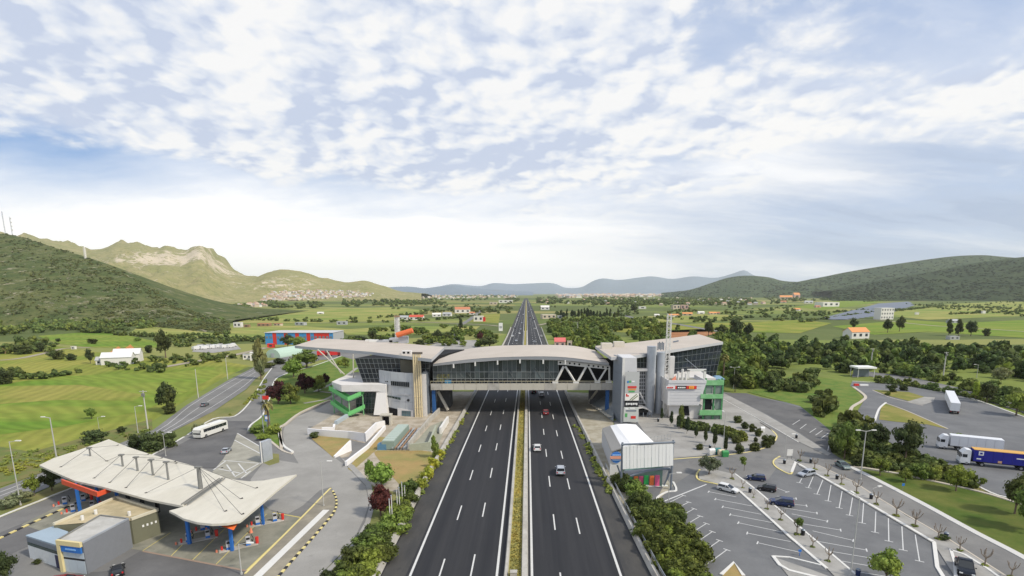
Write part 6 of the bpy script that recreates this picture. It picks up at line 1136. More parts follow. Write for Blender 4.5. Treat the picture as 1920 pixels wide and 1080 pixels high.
# ---------- white hall and hoarding in the foreground ----------
hl = thing('event_hall', 'low hall with white and beige curved roof beside the motorway', 'hall', G(1200, 880))
frs = [G(1147, 846, 4.4), G(1166, 839, 6.1), G(1184, 834, 6.7), G(1206, 831, 6.6), G(1228, 831, 5.6)]; bks = [G(1129, 803, 4.4), G(1144, 798, 6.1), G(1156, 795.5, 6.7), G(1173, 794.5, 6.6), G(1192, 796, 5.6)]
HW = mat('roof_white', (.82, .82, .82), .6, .03, .2); HBG = mat('roof_beige', (.52, .48, .42), .8, .08, .4)
for i in range(4): q_ = MB(); hexa(q_, frs[i], frs[i+1], bks[i+1], bks[i], (0, 0, -.25)); q_.build('roof_sheet', HBG if i == 0 else HW, hl)
fl_ = [Vector((v.x, v.y, 0)) for v in (frs[0], frs[4], bks[4], bks[0])]
q_ = MB(); q_.add([*fl_, frs[0]-Vector((0, 0, .3)), frs[4]-Vector((0, 0, .3)), bks[4]-Vector((0, 0, .3)), bks[0]-Vector((0, 0, .3))], [(0, 1, 5, 4), (1, 2, 6, 5), (2, 3, 7, 6), (3, 0, 4, 7)]); q_.build('wall', mat('hall_wall', (.55, .55, .55), .8, .1), hl)
q_ = MB(); c0 = P(1167, 905, 101); a_, b_ = G(1172, 905), G(1241, 914); hexa(q_, a_, b_, b_+Vector((0, 0, 4.4)), a_+Vector((0, 0, 2.6)), (0, 6, 0)); q_.build('front_wall', mat('wall_teal', (.16, .26, .22), .8, .15, .5), hl)
YH = (a_.y+b_.y)/2
cg = mat('panel_green', (.05, .50, .12), .7); co = mat('panel_orange', (.90, .22, .06), .7); cpk = mat('panel_pink', (.72, .12, .26), .7)
for x0, x1_, r0, r1, m_ in ((1177, 1188, 893, 905, cg), (1188.6, 1198, 896, 909, co), (1198.6, 1207.4, 896, 913, cpk), (1208, 1217.6, 894.5, 913.5, cg), (1218.4, 1228, 895, 913, co), (1228.6, 1237.6, 894, 911, cpk)):
    Yk = L4(a_.y, b_.y, (x0-1172)/69)-.25; band(hl, 'coloured_panel', x0, x1_, r0-3, r1, Yk, m_, .1)
q_ = MB(); pr = None
for k in range(9):
    t_ = k/8; p = P(1169+t_*88, 897-18*math.sin(t_*1.75), 99.5)
    if pr: q_.tube(pr, p, .28, n=6)
    pr = p
q_.build('arch_beam', GREYD, hl)
q_ = MB(); pr = None
for k in range(9):
    t_ = k/8; p = P(1169+t_*88, 897-18*math.sin(t_*1.75), 100.2); tp_ = P(1169+t_*88, 883-t_*6, 100.2)
    if pr and tp_.z > p.z: hexa(q_, pr[0], p, tp_, pr[1], (0, .2, 0))
    pr = (p, tp_)
q_.build('gable_sheet', mat('gable_grey', (.50, .50, .52), .7, .1), hl)
q_ = MB(); q_.box(L4(a_, b_, .6)+Vector((0, -.6, .12)), (8, .8, .24)); q_.build('base_step', KERB, hl)
hb = thing('hoarding', 'large white corrugated hoarding on dark posts in front of the event hall', 'billboard', P(1215, 900, 98.6)); hb.location.z = 0
A_, B_, C_, D_ = P(1167.5, 880, 98.6), P(1262.5, 873, 98.6), P(1263, 832.5, 98.6), P(1167.5, 837, 98.6); ns_ = 14
HP = mat('hoarding_white', (.80, .80, .78), .6, .05, 1.2)
for k in range(ns_): u0, u1 = k/ns_, (k+1)/ns_; q_ = MB(); dy = .05 if k % 2 else 0; o_ = Vector((0, dy, 0)); hexa(q_, L4(A_, B_, u0)+o_+Vector((.03, 0, 0)), L4(A_, B_, u1)+o_-Vector((.03, 0, 0)), L4(D_, C_, u1)+o_-Vector((.03, 0, 0)), L4(D_, C_, u0)+o_+Vector((.03, 0, 0)), (0, .12, 0)); q_.build('corrugated_panel', HP, hb)
q_ = MB(); q_.tube(D_+Vector((-.3, .2, .3)), C_+Vector((.3, .2, .3)), .22, n=6); q_.build('top_beam', GREYD, hb)
for p in (D_, C_): q_ = MB(); q_.tube((p.x, 98.9, 0), (p.x, 98.9, p.z+.7), .2, n=8); q_.build('post', GREYD, hb)
for (x0, r0, x1_, r1) in ((1157, 872, 1168, 902), (1262, 875, 1245, 910), (1256, 878, 1250, 900)): q_ = MB(); q_.tube(P(x0, r0, 99.3), P(x1_, r1, 99.3), .16, n=5); q_.build('brace', GREYD, hb)
rs = thing('round_sign', 'round blue sign with an orange band on a white stand left of the hoarding', 'sign', G(1157, 905)); c_ = P(1156, 858, 103)
q_ = MB(); q_.tube(c_+Vector((0, .12, 0)), c_+Vector((0, .3, 0)), 1.15, n=24); q_.build('disc', mat('sign_blue', (.06, .20, .55), .5), rs)
q_ = MB(); q_.box(c_+Vector((0, 0, 0)), (2.5, .2, .55)); q_.build('band', mat('sign_salmon', (.75, .36, .25), .5), rs)
q_ = MB(); q_.box(c_+Vector((0, .05, .5)), (1.7, .14, .16)); q_.box(c_+Vector((0, .05, -.5)), (1.7, .14, .16)); q_.build('ring_mark', mat('sign_sky', (.35, .55, .8), .5), rs)
q_ = MB(); q_.box((c_.x, c_.y+.5, c_.z/2), (2.4, .3, c_.z)); q_.build('stand', STEELW, rs)
q_ = MB(); pf = gp([(1212, 832), (1240, 829), (1262, 824)]); 
for a_, b_ in zip(pf, pf[1:]):
    for z in (.6, 1.6): q_.tube(a_+Vector((0, 0, z)), b_+Vector((0, 0, z)), .04, n=4)
    for k in range(4): p = a_.lerp(b_, k/4); q_.tube(p, p+Vector((0, 0, 1.8)), .04, n=4)
pf = gp([(1210, 805), (1250, 803)]); 
for z in (.6, 1.6): q_.tube(pf[0]+Vector((0, 0, z)), pf[1]+Vector((0, 0, z)), .035, n=4)
tag(q_.build('railing', MATS['galvanised']), 'thin wire fence panels on the plaza beside the white hall', 'fence')
# ================= FUEL STATION =================
ZC = 6.0
CAN = mat('canopy_membrane', (.55, .52, .44), .8, .09, .25, 0, .2, .06, 2, (.62, .59, .51), .3, .7, stretch=(1.4, .5, 1), fine=.05)
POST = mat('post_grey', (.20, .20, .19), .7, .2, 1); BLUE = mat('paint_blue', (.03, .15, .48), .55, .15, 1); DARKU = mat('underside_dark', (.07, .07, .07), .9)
cp = thing('station_canopy', 'large pale fuel station canopy with a row of short posts and cables on top', 'canopy', G(230, 960))
def csheet(parent, pts, z, th, rise=None):
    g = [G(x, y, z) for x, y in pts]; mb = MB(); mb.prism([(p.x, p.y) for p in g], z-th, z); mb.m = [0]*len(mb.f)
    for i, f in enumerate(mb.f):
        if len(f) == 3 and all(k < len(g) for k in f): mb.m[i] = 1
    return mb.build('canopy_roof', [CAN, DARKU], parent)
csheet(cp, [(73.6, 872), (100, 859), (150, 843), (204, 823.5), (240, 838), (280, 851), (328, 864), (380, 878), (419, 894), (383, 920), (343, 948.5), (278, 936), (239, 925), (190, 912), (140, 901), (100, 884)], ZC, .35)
c2 = thing('station_canopy', 'smaller fan-shaped fuel station canopy with cables and an orange corner', 'canopy', G(430, 1000))
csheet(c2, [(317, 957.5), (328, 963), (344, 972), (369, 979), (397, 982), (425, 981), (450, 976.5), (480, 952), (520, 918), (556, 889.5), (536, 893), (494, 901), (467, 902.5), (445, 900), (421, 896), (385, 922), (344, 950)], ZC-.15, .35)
for k in range(7):
    a_, b_ = G(342+k*.2, 949, ZC), G(420, 895, ZC)
for d_ in (-.35, 0, .35): q_ = MB(); a_, b_ = G(346, 946, ZC+.05), G(417, 897, ZC+.05); q_.tube(a_+Vector((d_*1.4, 0, .05)), b_+Vector((d_*1.4, 0, .05)), .09 if d_ else .14, n=5); q_.build('gutter_bar', POST, cp)
cab = MB()
for (bx, by, tx, ty, w, anch) in ((610, 270, 600, 215, .16, ((410, 345), (720, 305), (795, 198))), (830, 340, 808, 262, .18, ((635, 420), (1000, 260), (720, 305))), (930, 370, 905, 278, .18, ((740, 450), (1090, 285))), (1033, 400, 1010, 295, .18, ((850, 485), (1180, 310))), (1137, 430, 1110, 310, .18, ((1035, 400), (1190, 320))), (1355, 490, 1335, 345, .36, ((985, 520), (1180, 310), (1500, 350)))):
    b = G(bx/3.6, 780+by/3.6, ZC); Z1 = Zat(b.y, 780+ty/3.6); q_ = MB(); q_.tube(b, (b.x, b.y, Z1), w, w*.8, 8); q_.build('mast', POST, cp); q_ = MB(); q_.box((b.x, b.y, Z1), (.7+w, .5, .25)); q_.build('mast_head', POST, cp)
    for ax, ay in anch: e_ = G(ax/3.6, 780+ay/3.6, ZC); q_ = MB(); q_.tube((b.x, b.y, Z1), e_, .035, n=4, cap=False); q_.tube(e_-Vector((.2, 0, 0)), e_+Vector((.2, 0, .12)), .09, n=4); q_.build('cable', DARKU, cp)
big = G(1355/3.6, 780+490/3.6, ZC); Z1 = Zat(big.y, 876)
for ax, ay in ((435, 645), (550, 665), (543, 560), (645, 488)):
    e_ = G(300+ax/3.6, 780+ay/3.6, ZC-.15); q_ = MB(); q_.tube((big.x, big.y, Z1), e_, .03, n=4, cap=False); q_.tube(e_, e_+Vector((.3, .2, .12)), .12, n=5); q_.build('cable', DARKU, c2)
# red fascia box under the first canopy, orange corner under the second
q_ = MB(); a_, b_, c_ = G(116, 908, 4.9), G(183, 932, 4.9), G(206, 923, 4.9); hexa(q_, a_, b_, b_+Vector((0, 0, .85)), a_+Vector((0, 0, .85)), (0, .3, 0)); hexa(q_, b_, c_, c_+Vector((0, 0, .85)), b_+Vector((0, 0, .85)), (0, .3, 0)); q_.build('red_fascia', mat('fascia_red', (.72, .10, .04), .55, .06), cp)
q_ = MB(); q_.add([G(397, 981, ZC-.5), G(450, 976, ZC-.5), P(438, 994, G(438, 978, ZC).y), P(432, 992, G(438, 978, ZC).y)], [(0, 1, 2, 3)]); q_.add([G(450, 976, ZC-.5), G(446, 970, ZC-.5), P(438, 990, G(438, 975, ZC).y+1), P(438, 994, G(438, 978, ZC).y)], [(0, 1, 2, 3)]); q_.build('orange_corner', mat('corner_orange', (.80, .16, .04), .55, .06), c2)
q_ = MB(); q_.tube(G(325, 962, ZC-.6), G(397, 982, ZC-.6), .18, n=5); q_.build('red_edge', MATS['fascia_red'], c2)
for o_, (tx, ty, bx, by, w) in ((cp, (144, 917, 151, 963, .38)), (cp, (182, 928, 186, 948, .34)), (cp, (216, 922, 220, 936, .4)), (c2, (347, 978, 356, 1021, .42)), (c2, (432, 990, 436, 1034, .38)), (c2, (490, 945, 494, 985, .36)), (c2, (387, 982, 390, 996, .42))):
    g = G(bx, by); q_ = MB(); q_.box(g+Vector((0, 0, 2.8)), (w, w, 5.55)); q_.build('column', BLUE, o_)
for x, y in ((241, 941), (268, 950), (297, 962)): g = G(x, y); q_ = MB(); q_.box(g+Vector((0, 0, 2.8)), (.45, .45, 5.6)); q_.build('column', BLKM, cp)
# pump islands
def pump_island(px, py, label, ang):
    g = G(px, py); t = thing('pump_island', label, 'fuel pump', g, ang)
    def part(nm, fn, m_): q_ = MB(); fn(q_); return q_.build(nm, m_, t, origin=(0, 0, 0))
    part('plinth', lambda q: q.box((0, 0, .1), (5.2, 1.2, .2)), CONC)
    for k in (-1, 1):
        c = part('pump_body', lambda q: q.box((k*1.3, 0, .88), (.6, .45, 1.35)), mat('pump_white', (.5, .5, .53), .4)); part('pump_screen', lambda q: q.box((k*1.3, 0, 1.3), (.5, .5, .35)), BLKM); part('pump_base', lambda q: q.box((k*1.3, 0, .4), (.62, .48, .35)), BLUE)
        part('hose', lambda q: q.path([(k*1.3+.5, .3, 1.7), (k*1.3+.75, .35, 1.0), (k*1.3+.6, .35, .4), (k*1.3+.5, .35, .9)], .05, 5), BLKM)
    part('red_bin', lambda q: q.tube((2.5, 0, .2), (2.5, 0, 1.2), .22, .26, 10), REDM); part('extinguisher', lambda q: q.tube((-2.2, .2, .2), (-2.2, .2, .8), .14, n=8), REDM)
    part('bollard', lambda q: q.tube((-2.9, 0, 0), (-2.9, 0, .5), .16, .12, 8), mat('bollard_salmon', (.75, .25, .15), .6)); return t
pump_island(372, 1014, 'pump island beside the blue column nearest the kiosk', .55); pump_island(448, 1028, 'pump island below the orange canopy corner', .55); pump_island(500, 982, 'pump island farthest right under the canopy edge', .55); pump_island(398, 992, 'pump island hidden deepest under the fan canopy', .55); pump_island(156, 958, 'pump island at the left end under the red fascia', .6)
pump_island(140, 944, 'pump island beside the lane behind the red fascia', .6)
for x, y, lb in ((471, 1000, 'salmon traffic cone standing alone on the pump apron'), (388, 1000, 'salmon traffic cone among the pumps')):
    t = thing('traffic_cone', lb, 'cone', G(x, y)); q_ = MB(); q_.tube((0, 0, .05), (0, 0, .95), .3, .08, 10); q_.build('cone_body', MATS['bollard_salmon'], t, origin=(0, 0, 0)); q_ = MB(); q_.box((0, 0, .04), (.75, .75, .08)); q_.build('cone_foot', MATS['bollard_salmon'], t, origin=(0, 0, 0))
# tan-roofed shop
ZS = 4.0
shp = thing('station_shop', 'flat tan-roofed station shop with a dark green side wall', 'building', G(230, 1000))
rp = [G(x, y, ZS) for x, y in ((219, 934), (296, 958), (245, 975), (240, 1010), (108, 1002), (104, 990), (100, 984))]
mb = MB(); mb.prism([(p.x, p.y) for p in [G(x, y, ZS) for x, y in ((219, 934), (296, 958), (246, 976), (160, 980), (101, 985))]], 0, ZS-.02); mb.build('wall', mat('shop_wall', (.16, .16, .11), .8, .15, .5), shp)
mb = MB(); mb.prism([(p.x, p.y) for p in [G(x, y, ZS+.03) for x, y in ((219, 934), (296, 958), (246, 976), (160, 980), (101, 985))]], ZS, ZS+.05); mb.build('roof', mat('roof_tan', (.38, .32, .20), .9, .2, .35, 0, .1, .2, 4, (.50, .42, .27), .35, .6), shp)
for pa in (((219, 934), (296, 958)), ((296, 958), (246, 976)), ((101, 985), (219, 934))):
    a_, b_ = [G(x, y, ZS) for x, y in pa]; q_ = MB(); q_.wallpath([(a_.x, a_.y), (b_.x, b_.y)], ZS, ZS+.4, .3); q_.build('parapet', mat('parapet_cream', (.58, .54, .42), .8, .1), shp)
a_, b_ = G(296, 958, ZS), G(246, 976, ZS); q_ = MB(); d = (a_-b_).normalized(); n = Vector((d.y, -d.x, 0))
for k in range(4): p = b_.lerp(a_, .38+k*.16); q_ = MB(); q_.box((p.x+n.x*.06, p.y+n.y*.06, 2.5-k*.03), (.26, .08, .34), math.atan2(d.y, d.x)); q_.build('wall_lamp', LTR, shp)
for x, y in ((180, 964), (243, 967), (155, 975)): g = G(x, y, ZS+.05); q_ = MB(); q_.tube(g, g+Vector((0, 0, .7)), .22, n=7); q_.build('roof_vent', STEELW, shp)
# grey box kiosk
kb = thing('grey_kiosk', 'grey metal-clad box building with cream portal and blue sign', 'building', G(200, 1060)); ZK = 4.6
tA, tB, tC, tD = G(109, 1013.5, ZK), G(154, 1019, ZK), G(240.5, 974, ZK), G(188, 967.5, ZK)
foot = [(p.x, p.y) for p in (tA, tB, tC, tD)]
mb = MB(); mb.prism([(p[0]*.998, p[1]) for p in foot], 0, ZK-.02); mb.build('wall', mat('kiosk_dark', (.2, .21, .23), .7), kb)
def facepan(parent, a, b, z0, z1, n, m_, name, off=.06):
    d = Vector((b.x-a.x, b.y-a.y, 0)); nn = Vector((d.y, -d.x, 0)).normalized()*off
    for k in range(n): p0 = Vector((a.x, a.y, 0))+d*(k/n)+nn+d.normalized()*.02; p1 = Vector((a.x, a.y, 0))+d*((k+1)/n)+nn-d.normalized()*.02; q_ = MB(); hexa(q_, p0+Vector((0, 0, z0)), p1+Vector((0, 0, z0)), p1+Vector((0, 0, z1)), p0+Vector((0, 0, z1)), -nn*.8); q_.build(name, m_, parent)
facepan(kb, tB, tC, .05, ZK+.25, 9, GREYM, 'cladding_panel'); facepan(kb, tA, tB, .05, 2.0, 3, mat('kiosk_pale', (.46, .52, .56), .6, .06), 'front_panel'); facepan(kb, tA, tB, 2.3, 3.2, 3, MATS['kiosk_pale'], 'front_panel'); facepan(kb, tA, tB, 2.0, 2.3, 1, BLKM, 'window_strip')
q_ = MB(); d = (tB-tA); nn = Vector((d.y, -d.x, 0)).normalized()*.35
hexa(q_, Vector((tA.x, tA.y, 0))+nn, Vector((tA.x, tA.y, 0))+nn+d*.13, Vector((tA.x, tA.y, ZK))+nn+d*.13, Vector((tA.x, tA.y, ZK))+nn, -nn); hexa(q_, Vector((tA.x, tA.y, ZK-.45))+nn*1.02, Vector((tB.x, tB.y, ZK-.45))+nn*1.02, Vector((tB.x, tB.y, ZK+.22))+nn*1.02, Vector((tA.x, tA.y, ZK+.22))+nn*1.02, -nn); q_.build('portal_frame', mat('portal_cream', (.66, .56, .30), .6, .08), kb)
facepan(kb, tA+d*.15, tB-d*.02, 3.2, 4.1, 1, mat('sign_azure', (.03, .16, .50), .5, .1), 'blue_sign', .28)
facepan(kb, tA+d*.35, tB-d*.22, 3.55, 3.75, 1, mat('sign_sky2', (.2, .4, .7), .5, .1), 'sign_mark', .36)
mb = MB(); mb.prism(foot, ZK, ZK+.05); mb.build('roof', mat('roof_grey', (.40, .39, .36), .9, .14, .5, 0, .1, .2, 4, (.48, .47, .44), .35, .6), kb)
for a_, b_ in ((tA, tD), (tB, tC), (tD, tC)): q_ = MB(); q_.wallpath([(a_.x, a_.y), (b_.x, b_.y)], ZK, ZK+.22, .2); q_.build('parapet', GREYM if a_ is tB else POST, kb)
# low blue-roofed office
of = thing('station_office', 'low office with pale blue roof and white vertical panels at the bottom left', 'building', G(80, 1065)); ZO = 3.4
oA, oB, oC, oD = G(50, 1006, ZO), G(110, 1025, ZO), G(125, 998, ZO), G(98, 988, ZO)
mb = MB(); mb.prism([(p.x, p.y) for p in (oA, oB, oC, oD)], 0, ZO-.03); mb.build('wall', mat('office_wall', (.3, .32, .34), .8), of)
mb = MB(); g_ = [G(x, y, ZO+.15) for x, y in ((48, 1004), (112, 1024), (128, 997), (99, 987))]; mb.prism([(p.x, p.y) for p in g_], ZO, ZO+.18); mb.build('roof', mat('roof_blue', (.32, .40, .47), .7, .12, .5), of)
facepan(of, oA, oB, .1, 2.1, 9, mat('office_white', (.66, .68, .68), .6, .06), 'wall_panel'); facepan(of, oA, oB, 2.15, 2.6, 8, GLG, 'window'); facepan(of, oA, oB, 2.65, 3.3, 1, GREYD, 'sign_band')
d = oB-oA; facepan(of, oA+d*.86, oA+d*.99, .1, 2.0, 1, mat('door_navy', (.03, .03, .08), .5), 'door', .14)
gbx = MB(); g = G(147, 1000, .1); 
# grey standing board on the paved island
bd = thing('grey_board', 'free-standing grey metal board at the end of the paved island', 'board', G(500, 866)); a_, b_ = G(492, 868), G(509, 861); q_ = MB(); q_.wallpath([(a_.x, a_.y), (b_.x, b_.y)], 0, ht(492, 868, 829), .9); q_.build('board', GREYM, bd); q_ = MB(); q_.wallpath([(a_.x-.12, a_.y-.1), (a_.x+.05, a_.y)], 0, ht(492, 868, 829)+.05, 1.0); q_.build('edge_strip', STEELW, bd)
# flag signs by the palm
fs = thing('roadside_sign', 'tall twin-post roadside sign with stacked panels beside the palm, red on top', 'sign', G(496, 812)); b = G(496, 812); pxm = (b.y*cT+H*sT)/F
for x in (494.5, 502.5): g = G(x, 812); q_ = MB(); q_.tube((g.x, b.y, 0), (g.x, b.y, ht(496, 812, 742)), .12, n=6); q_.build('post', GREYM, fs)
for x0, x1_, r0, r1, m_ in ((491.5, 504, 742, 749, REDM), (494, 500, 750, 757, LTR), (495, 505, 760, 770, mat('sign_navy', (.08, .12, .4), .5)), (495.5, 505, 771, 777, mat('sign_yellow', (.7, .5, .2), .5)), (495.5, 506, 778, 790, mat('sign_blue2', (.15, .25, .55), .5)), (497, 504, 781, 786, LTR)): band(fs, 'sign_board', x0, x1_, r0, r1, b.y-(.2 if m_ is LTR else .1), m_, .08)
# six pale flag poles in the hedge
for i, (x, yb, yt) in enumerate(((732, 985, 937), (736, 982, 930), (746, 970, 920), (750, 965, 915), (755, 951, 905), (760, 948, 912))):
    g = G(x, yb); t = thing('flag_pole', f'{ORD[i]} thin white flagpole from the purple tree among the hedge poles', 'flagpole', g); q_ = MB(); q_.tube((0, 0, 0), (0, 0, ht(x, yb, yt)), .09, .06, 7); q_.build('pole', STEELW, t, origin=(0, 0, 0)); q_ = MB(); q_.tube((0, 0, ht(x, yb, yt)), (0, 0, ht(x, yb, yt)+.15), .12, n=7); q_.build('cap', GREYM, t, origin=(0, 0, 0))
# ================= VEHICLES =================
def paint(name, c, r=.3): return mat(name, c, r, .03, .8, .15, .5)
TYRE = mat('tyre', (.02, .02, .022), .9, .1, 3); RIM = mat('rim', (.35, .36, .38), .35, .1, 3, .8); CGL = mat('car_glass', (.02, .025, .03), .08, .2, 1, 0, .7); HLT = mat('headlight', (.7, .7, .68), .2, .05, 3); TLT = mat('taillight', (.45, .02, .02), .3, .05, 3); PLATE = mat('number_plate', (.7, .7, .68), .5)
def extr(mb, prof, w0, w1=None):      # side profile (x,z,halfwidth factor) -> solid across y
    n = len(prof); A = [(x, -w0*k, z) for x, z, k in prof]; B = [(x, w0*k, z) for x, z, k in prof]
    mb.add(A+B, [tuple(range(n)), tuple(range(2*n-1, n-1, -1))]+[(i, i+n, (i+1) % n+n, (i+1) % n) for i in range(n)]); return mb
def lo(t, nm, fn, m_, par=None): q_ = MB(); fn(q_); return q_.build(nm, m_, par or t, origin=(0, 0, 0))
def make_car(label, cat, color, kind='hatch', name='car', loc=(0, 0, 0), rz=0, group=None, L=4.1):
    t = thing(name, label, cat, loc, rz, group); s = L/4.1; k = s
    hb_, roof_x0, roof_x1, hz = {'hatch': (1.95, -.1, -1.75, 1.46), 'sedan': (1.5, -.15, -1.2, 1.42), 'suv': (1.95, 0, -1.85, 1.66), 'wagon': (1.95, .0, -1.8, 1.48), 'pickup': (.55, -.05, -.6, 1.62)}[kind]
    bz = .92 if kind != 'suv' else 1.02; w = .86
    body = [(-2.02, .32, .93), (-2.05, .62, 1), (-1.98, bz-.04, .96), (-hb_, bz, .95), (.75, bz, .95), (1.55, bz-.12, .94), (1.98, bz-.28, .88), (2.05, .55, .88), (2.0, .28, .88)]
    lo(t, 'body', lambda q: extr(q, [(x*k, z*k, f) for x, z, f in body], w*k), color)
    gh = [(-hb_+.02, bz-.02, .90), (roof_x1-.02, hz-.05, .74), (roof_x0, hz-.05, .74), (.95, bz-.02, .90)]
    if kind == 'pickup': gh = [(-.75, bz-.02, .90), (-.62, hz-.05, .76), (.05, hz-.05, .76), (.85, bz-.02, .90)]
    lo(t, 'windows', lambda q: extr(q, [(x*k, z*k, f) for x, z, f in gh], w*k), CGL)
    r0, r1 = gh[1][0], gh[2][0]
    lo(t, 'roof', lambda q: extr(q, [((r0-.06)*k, (hz-.06)*k, .76), ((r0+.1)*k, hz*k, .70), ((r1-.12)*k, hz*k, .70), ((r1+.08)*k, (hz-.07)*k, .76)], w*k), color)
    def pil(q):
        for (x0, z0, f0), (x1, z1, f1) in ((gh[0], gh[1]), (gh[3], gh[2]), ((-.35, bz, .905), (-.3, hz-.05, .75))):
            for s_ in (-1, 1): q.tube((x0*k, s_*w*f0*k, z0*k), (x1*k, s_*w*f1*k, z1*k), .045*k, n=4, cap=False)
    lo(t, 'pillars', pil, color)
    if kind == 'pickup': lo(t, 'load_bed', lambda q: q.box((-1.35*k, 0, (bz+.01)*k), (1.1*k, 1.4*k, .04)), BLKM)
    for x in (-1.25, 1.28):
        for s_ in (-1, 1):
            wy = lo(t, 'wheel', lambda q: q.tube((x*k, s_*.68*k, .32*k), (x*k, s_*.87*k, .32*k), .33*k, n=14), TYRE); lo(t, 'rim', lambda q: q.tube((x*k, s_*.865*k, .32*k), (x*k, s_*.885*k, .32*k), .19*k, n=10), RIM, wy)
    for s_ in (-1, 1):
        lo(t, 'headlight', lambda q: q.box((1.97*k, s_*.58*k, .62*k), (.12*k, .34*k, .14*k)), HLT); lo(t, 'taillight', lambda q: q.box((-2.0*k, s_*.66*k, .78*k), (.12*k, .22*k, .26*k)), TLT); lo(t, 'door_mirror', lambda q: q.box((.62*k, s_*.93*k, (bz+.08)*k), (.12*k, .16*k, .11*k)), color)
    lo(t, 'bumper', lambda q: q.box((-2.03*k, 0, .42*k), (.12*k, 1.5*k, .18*k)), BLKM if kind == 'suv' else color); lo(t, 'number_plate', lambda q: q.box((-2.10*k, 0, .6*k), (.02, .45*k, .11*k)), PLATE)
    return t
def ang(p, q): a, b = G(*p), G(*q); return math.atan2(b.y-a.y, b.x-a.x)
PW, PSV, PBK, PBL, PRD, PGR, PGN = paint('car_white', (.72, .72, .71)), paint('car_silver', (.42, .45, .50), .28), paint('car_black', (.015, .016, .02), .2), paint('car_navy', (.015, .03, .10), .22), paint('car_red', (.22, .018, .02)), paint('car_grey', (.16, .18, .20)), paint('car_greygreen', (.17, .22, .22))
AW = R(91)
for (x, y, c, kd, lb, L, a) in (
 (1007, 843, PW, 'hatch', 'white hatchback alone in the inner lane of the right carriageway', 4.3, AW), (1050.5, 887, PSV, 'suv', 'silver car nearest the camera in the middle lane of the motorway', 4.5, AW-.04), (1023, 776, PRD, 'hatch', 'dark red car with pale roof just in front of the bridge', 4.3, AW),
 (1015.5, 743, PSV, 'suv', 'pale car with dark windows coming out under the bridge edge', 4.4, AW), (1001, 737, PBK, 'sedan', 'black car half hidden under the bridge beside the median', 4.3, AW),
 (425, 848, PSV, 'sedan', 'small silver car by the lane left of the paved island', 3.5, ang((418, 852), (434, 838))), (222, 1074, PBK, 'hatch', 'black car parked beside the grey kiosk at the bottom left', 3.5, ang((221, 1085), (223, 1060))), (126, 1096, PRD, 'hatch', 'red car cut by the bottom edge in front of the cream portal', 3.6, R(20)),
 (384, 761, PGR, 'sedan', 'dark car driving on the country road past the field', 3.8, ang((375, 765), (393, 756))),
 (1365, 921, PW, 'hatch', 'white hatchback parked at the head of the left lot', 3.9, ang((1345, 914), (1384, 924))), (1417, 900, PBL, 'hatch', 'dark blue car with white-glinting roof, farthest of three parked right of the strip', 3.6, ang((1433, 901), (1402, 898))),
 (1437, 920, PBK, 'suv', 'black square car, middle of the three parked right of the strip', 3.4, ang((1452, 922), (1422, 917))), (1464, 947, PBL, 'wagon', 'dark blue estate, nearest of the three parked right of the strip', 4.2, ang((1486, 949), (1443, 943))),
 (1512, 892, PSV, 'wagon', 'silver estate parked at the top of the promenade bays', 3.7, ang((1528, 889), (1497, 894))), (1580, 877, PGN, 'sedan', 'grey-green saloon driving on the service road by the kerb', 3.9, ang((1567, 869), (1593, 884))),
 (1808, 1072, PBK, 'pickup', 'black pickup parked in the corner bay at the bottom right', 4.6, ang((1800, 1050), (1812, 1088)))):
    z = .055 if 990 < x < 1060 and y < 900 and y > 730 else .12
    make_car(lb, 'car', c, kd, 'car', G(x, y, z), a, None, L)
# small far cars on the motorway
def far_car(x, y, c, lb, side):
    g = G(x, y, .06); t = thing('car', lb, 'car', g, AW if side else AW+math.pi, 'distant cars on the motorway')
    lo(t, 'body', lambda q: extr(q, [(-2.1, .3, 1), (-2.1, .9, 1), (.9, .95, 1), (2.1, .7, .95), (2.1, .3, .95)], .9), c); lo(t, 'windows', lambda q: extr(q, [(-1.9, .88, .92), (-1.5, 1.4, .8), (.0, 1.4, .8), (.9, .88, .92)], .88), CGL); lo(t, 'roof', lambda q: q.box((-.75, 0, 1.43), (1.5, 1.4, .06)), c)
    for xx in (-1.3, 1.3):
        for s_ in (-1, 1): lo(t, 'wheel', lambda q: q.tube((xx, s_*.75, .3), (xx, s_*.92, .3), .32, n=8), TYRE)
for i, (x, y, c, sd_) in enumerate(((961, 631, PW, 0), (965.5, 616, PBK, 0), (969.5, 601, PW, 0), (976, 618, PSV, 0), (974, 626, PW, 0), (971, 594, PBK, 0), (978, 606, PSV, 0), (968, 640, PSV, 0), (1003, 617, PW, 1), (991, 585, PW, 1), (996, 581, PW, 1), (1001, 600, PBK, 1), (1015, 631, PW, 1), (1002, 642, PSV, 1), (994, 596, PRD, 1), (981, 590, PW, 0), (975, 583, PBK, 0))):
    far_car(x, y, c, f"{'white' if c is PW else 'silver' if c is PSV else 'red' if c is PRD else 'black'} distant car, {ORD[i if i < 8 else (8+(i-15) if i > 14 else i-8)]} on the {'left' if not sd_ else 'right'} carriageway beyond the bridge", sd_)
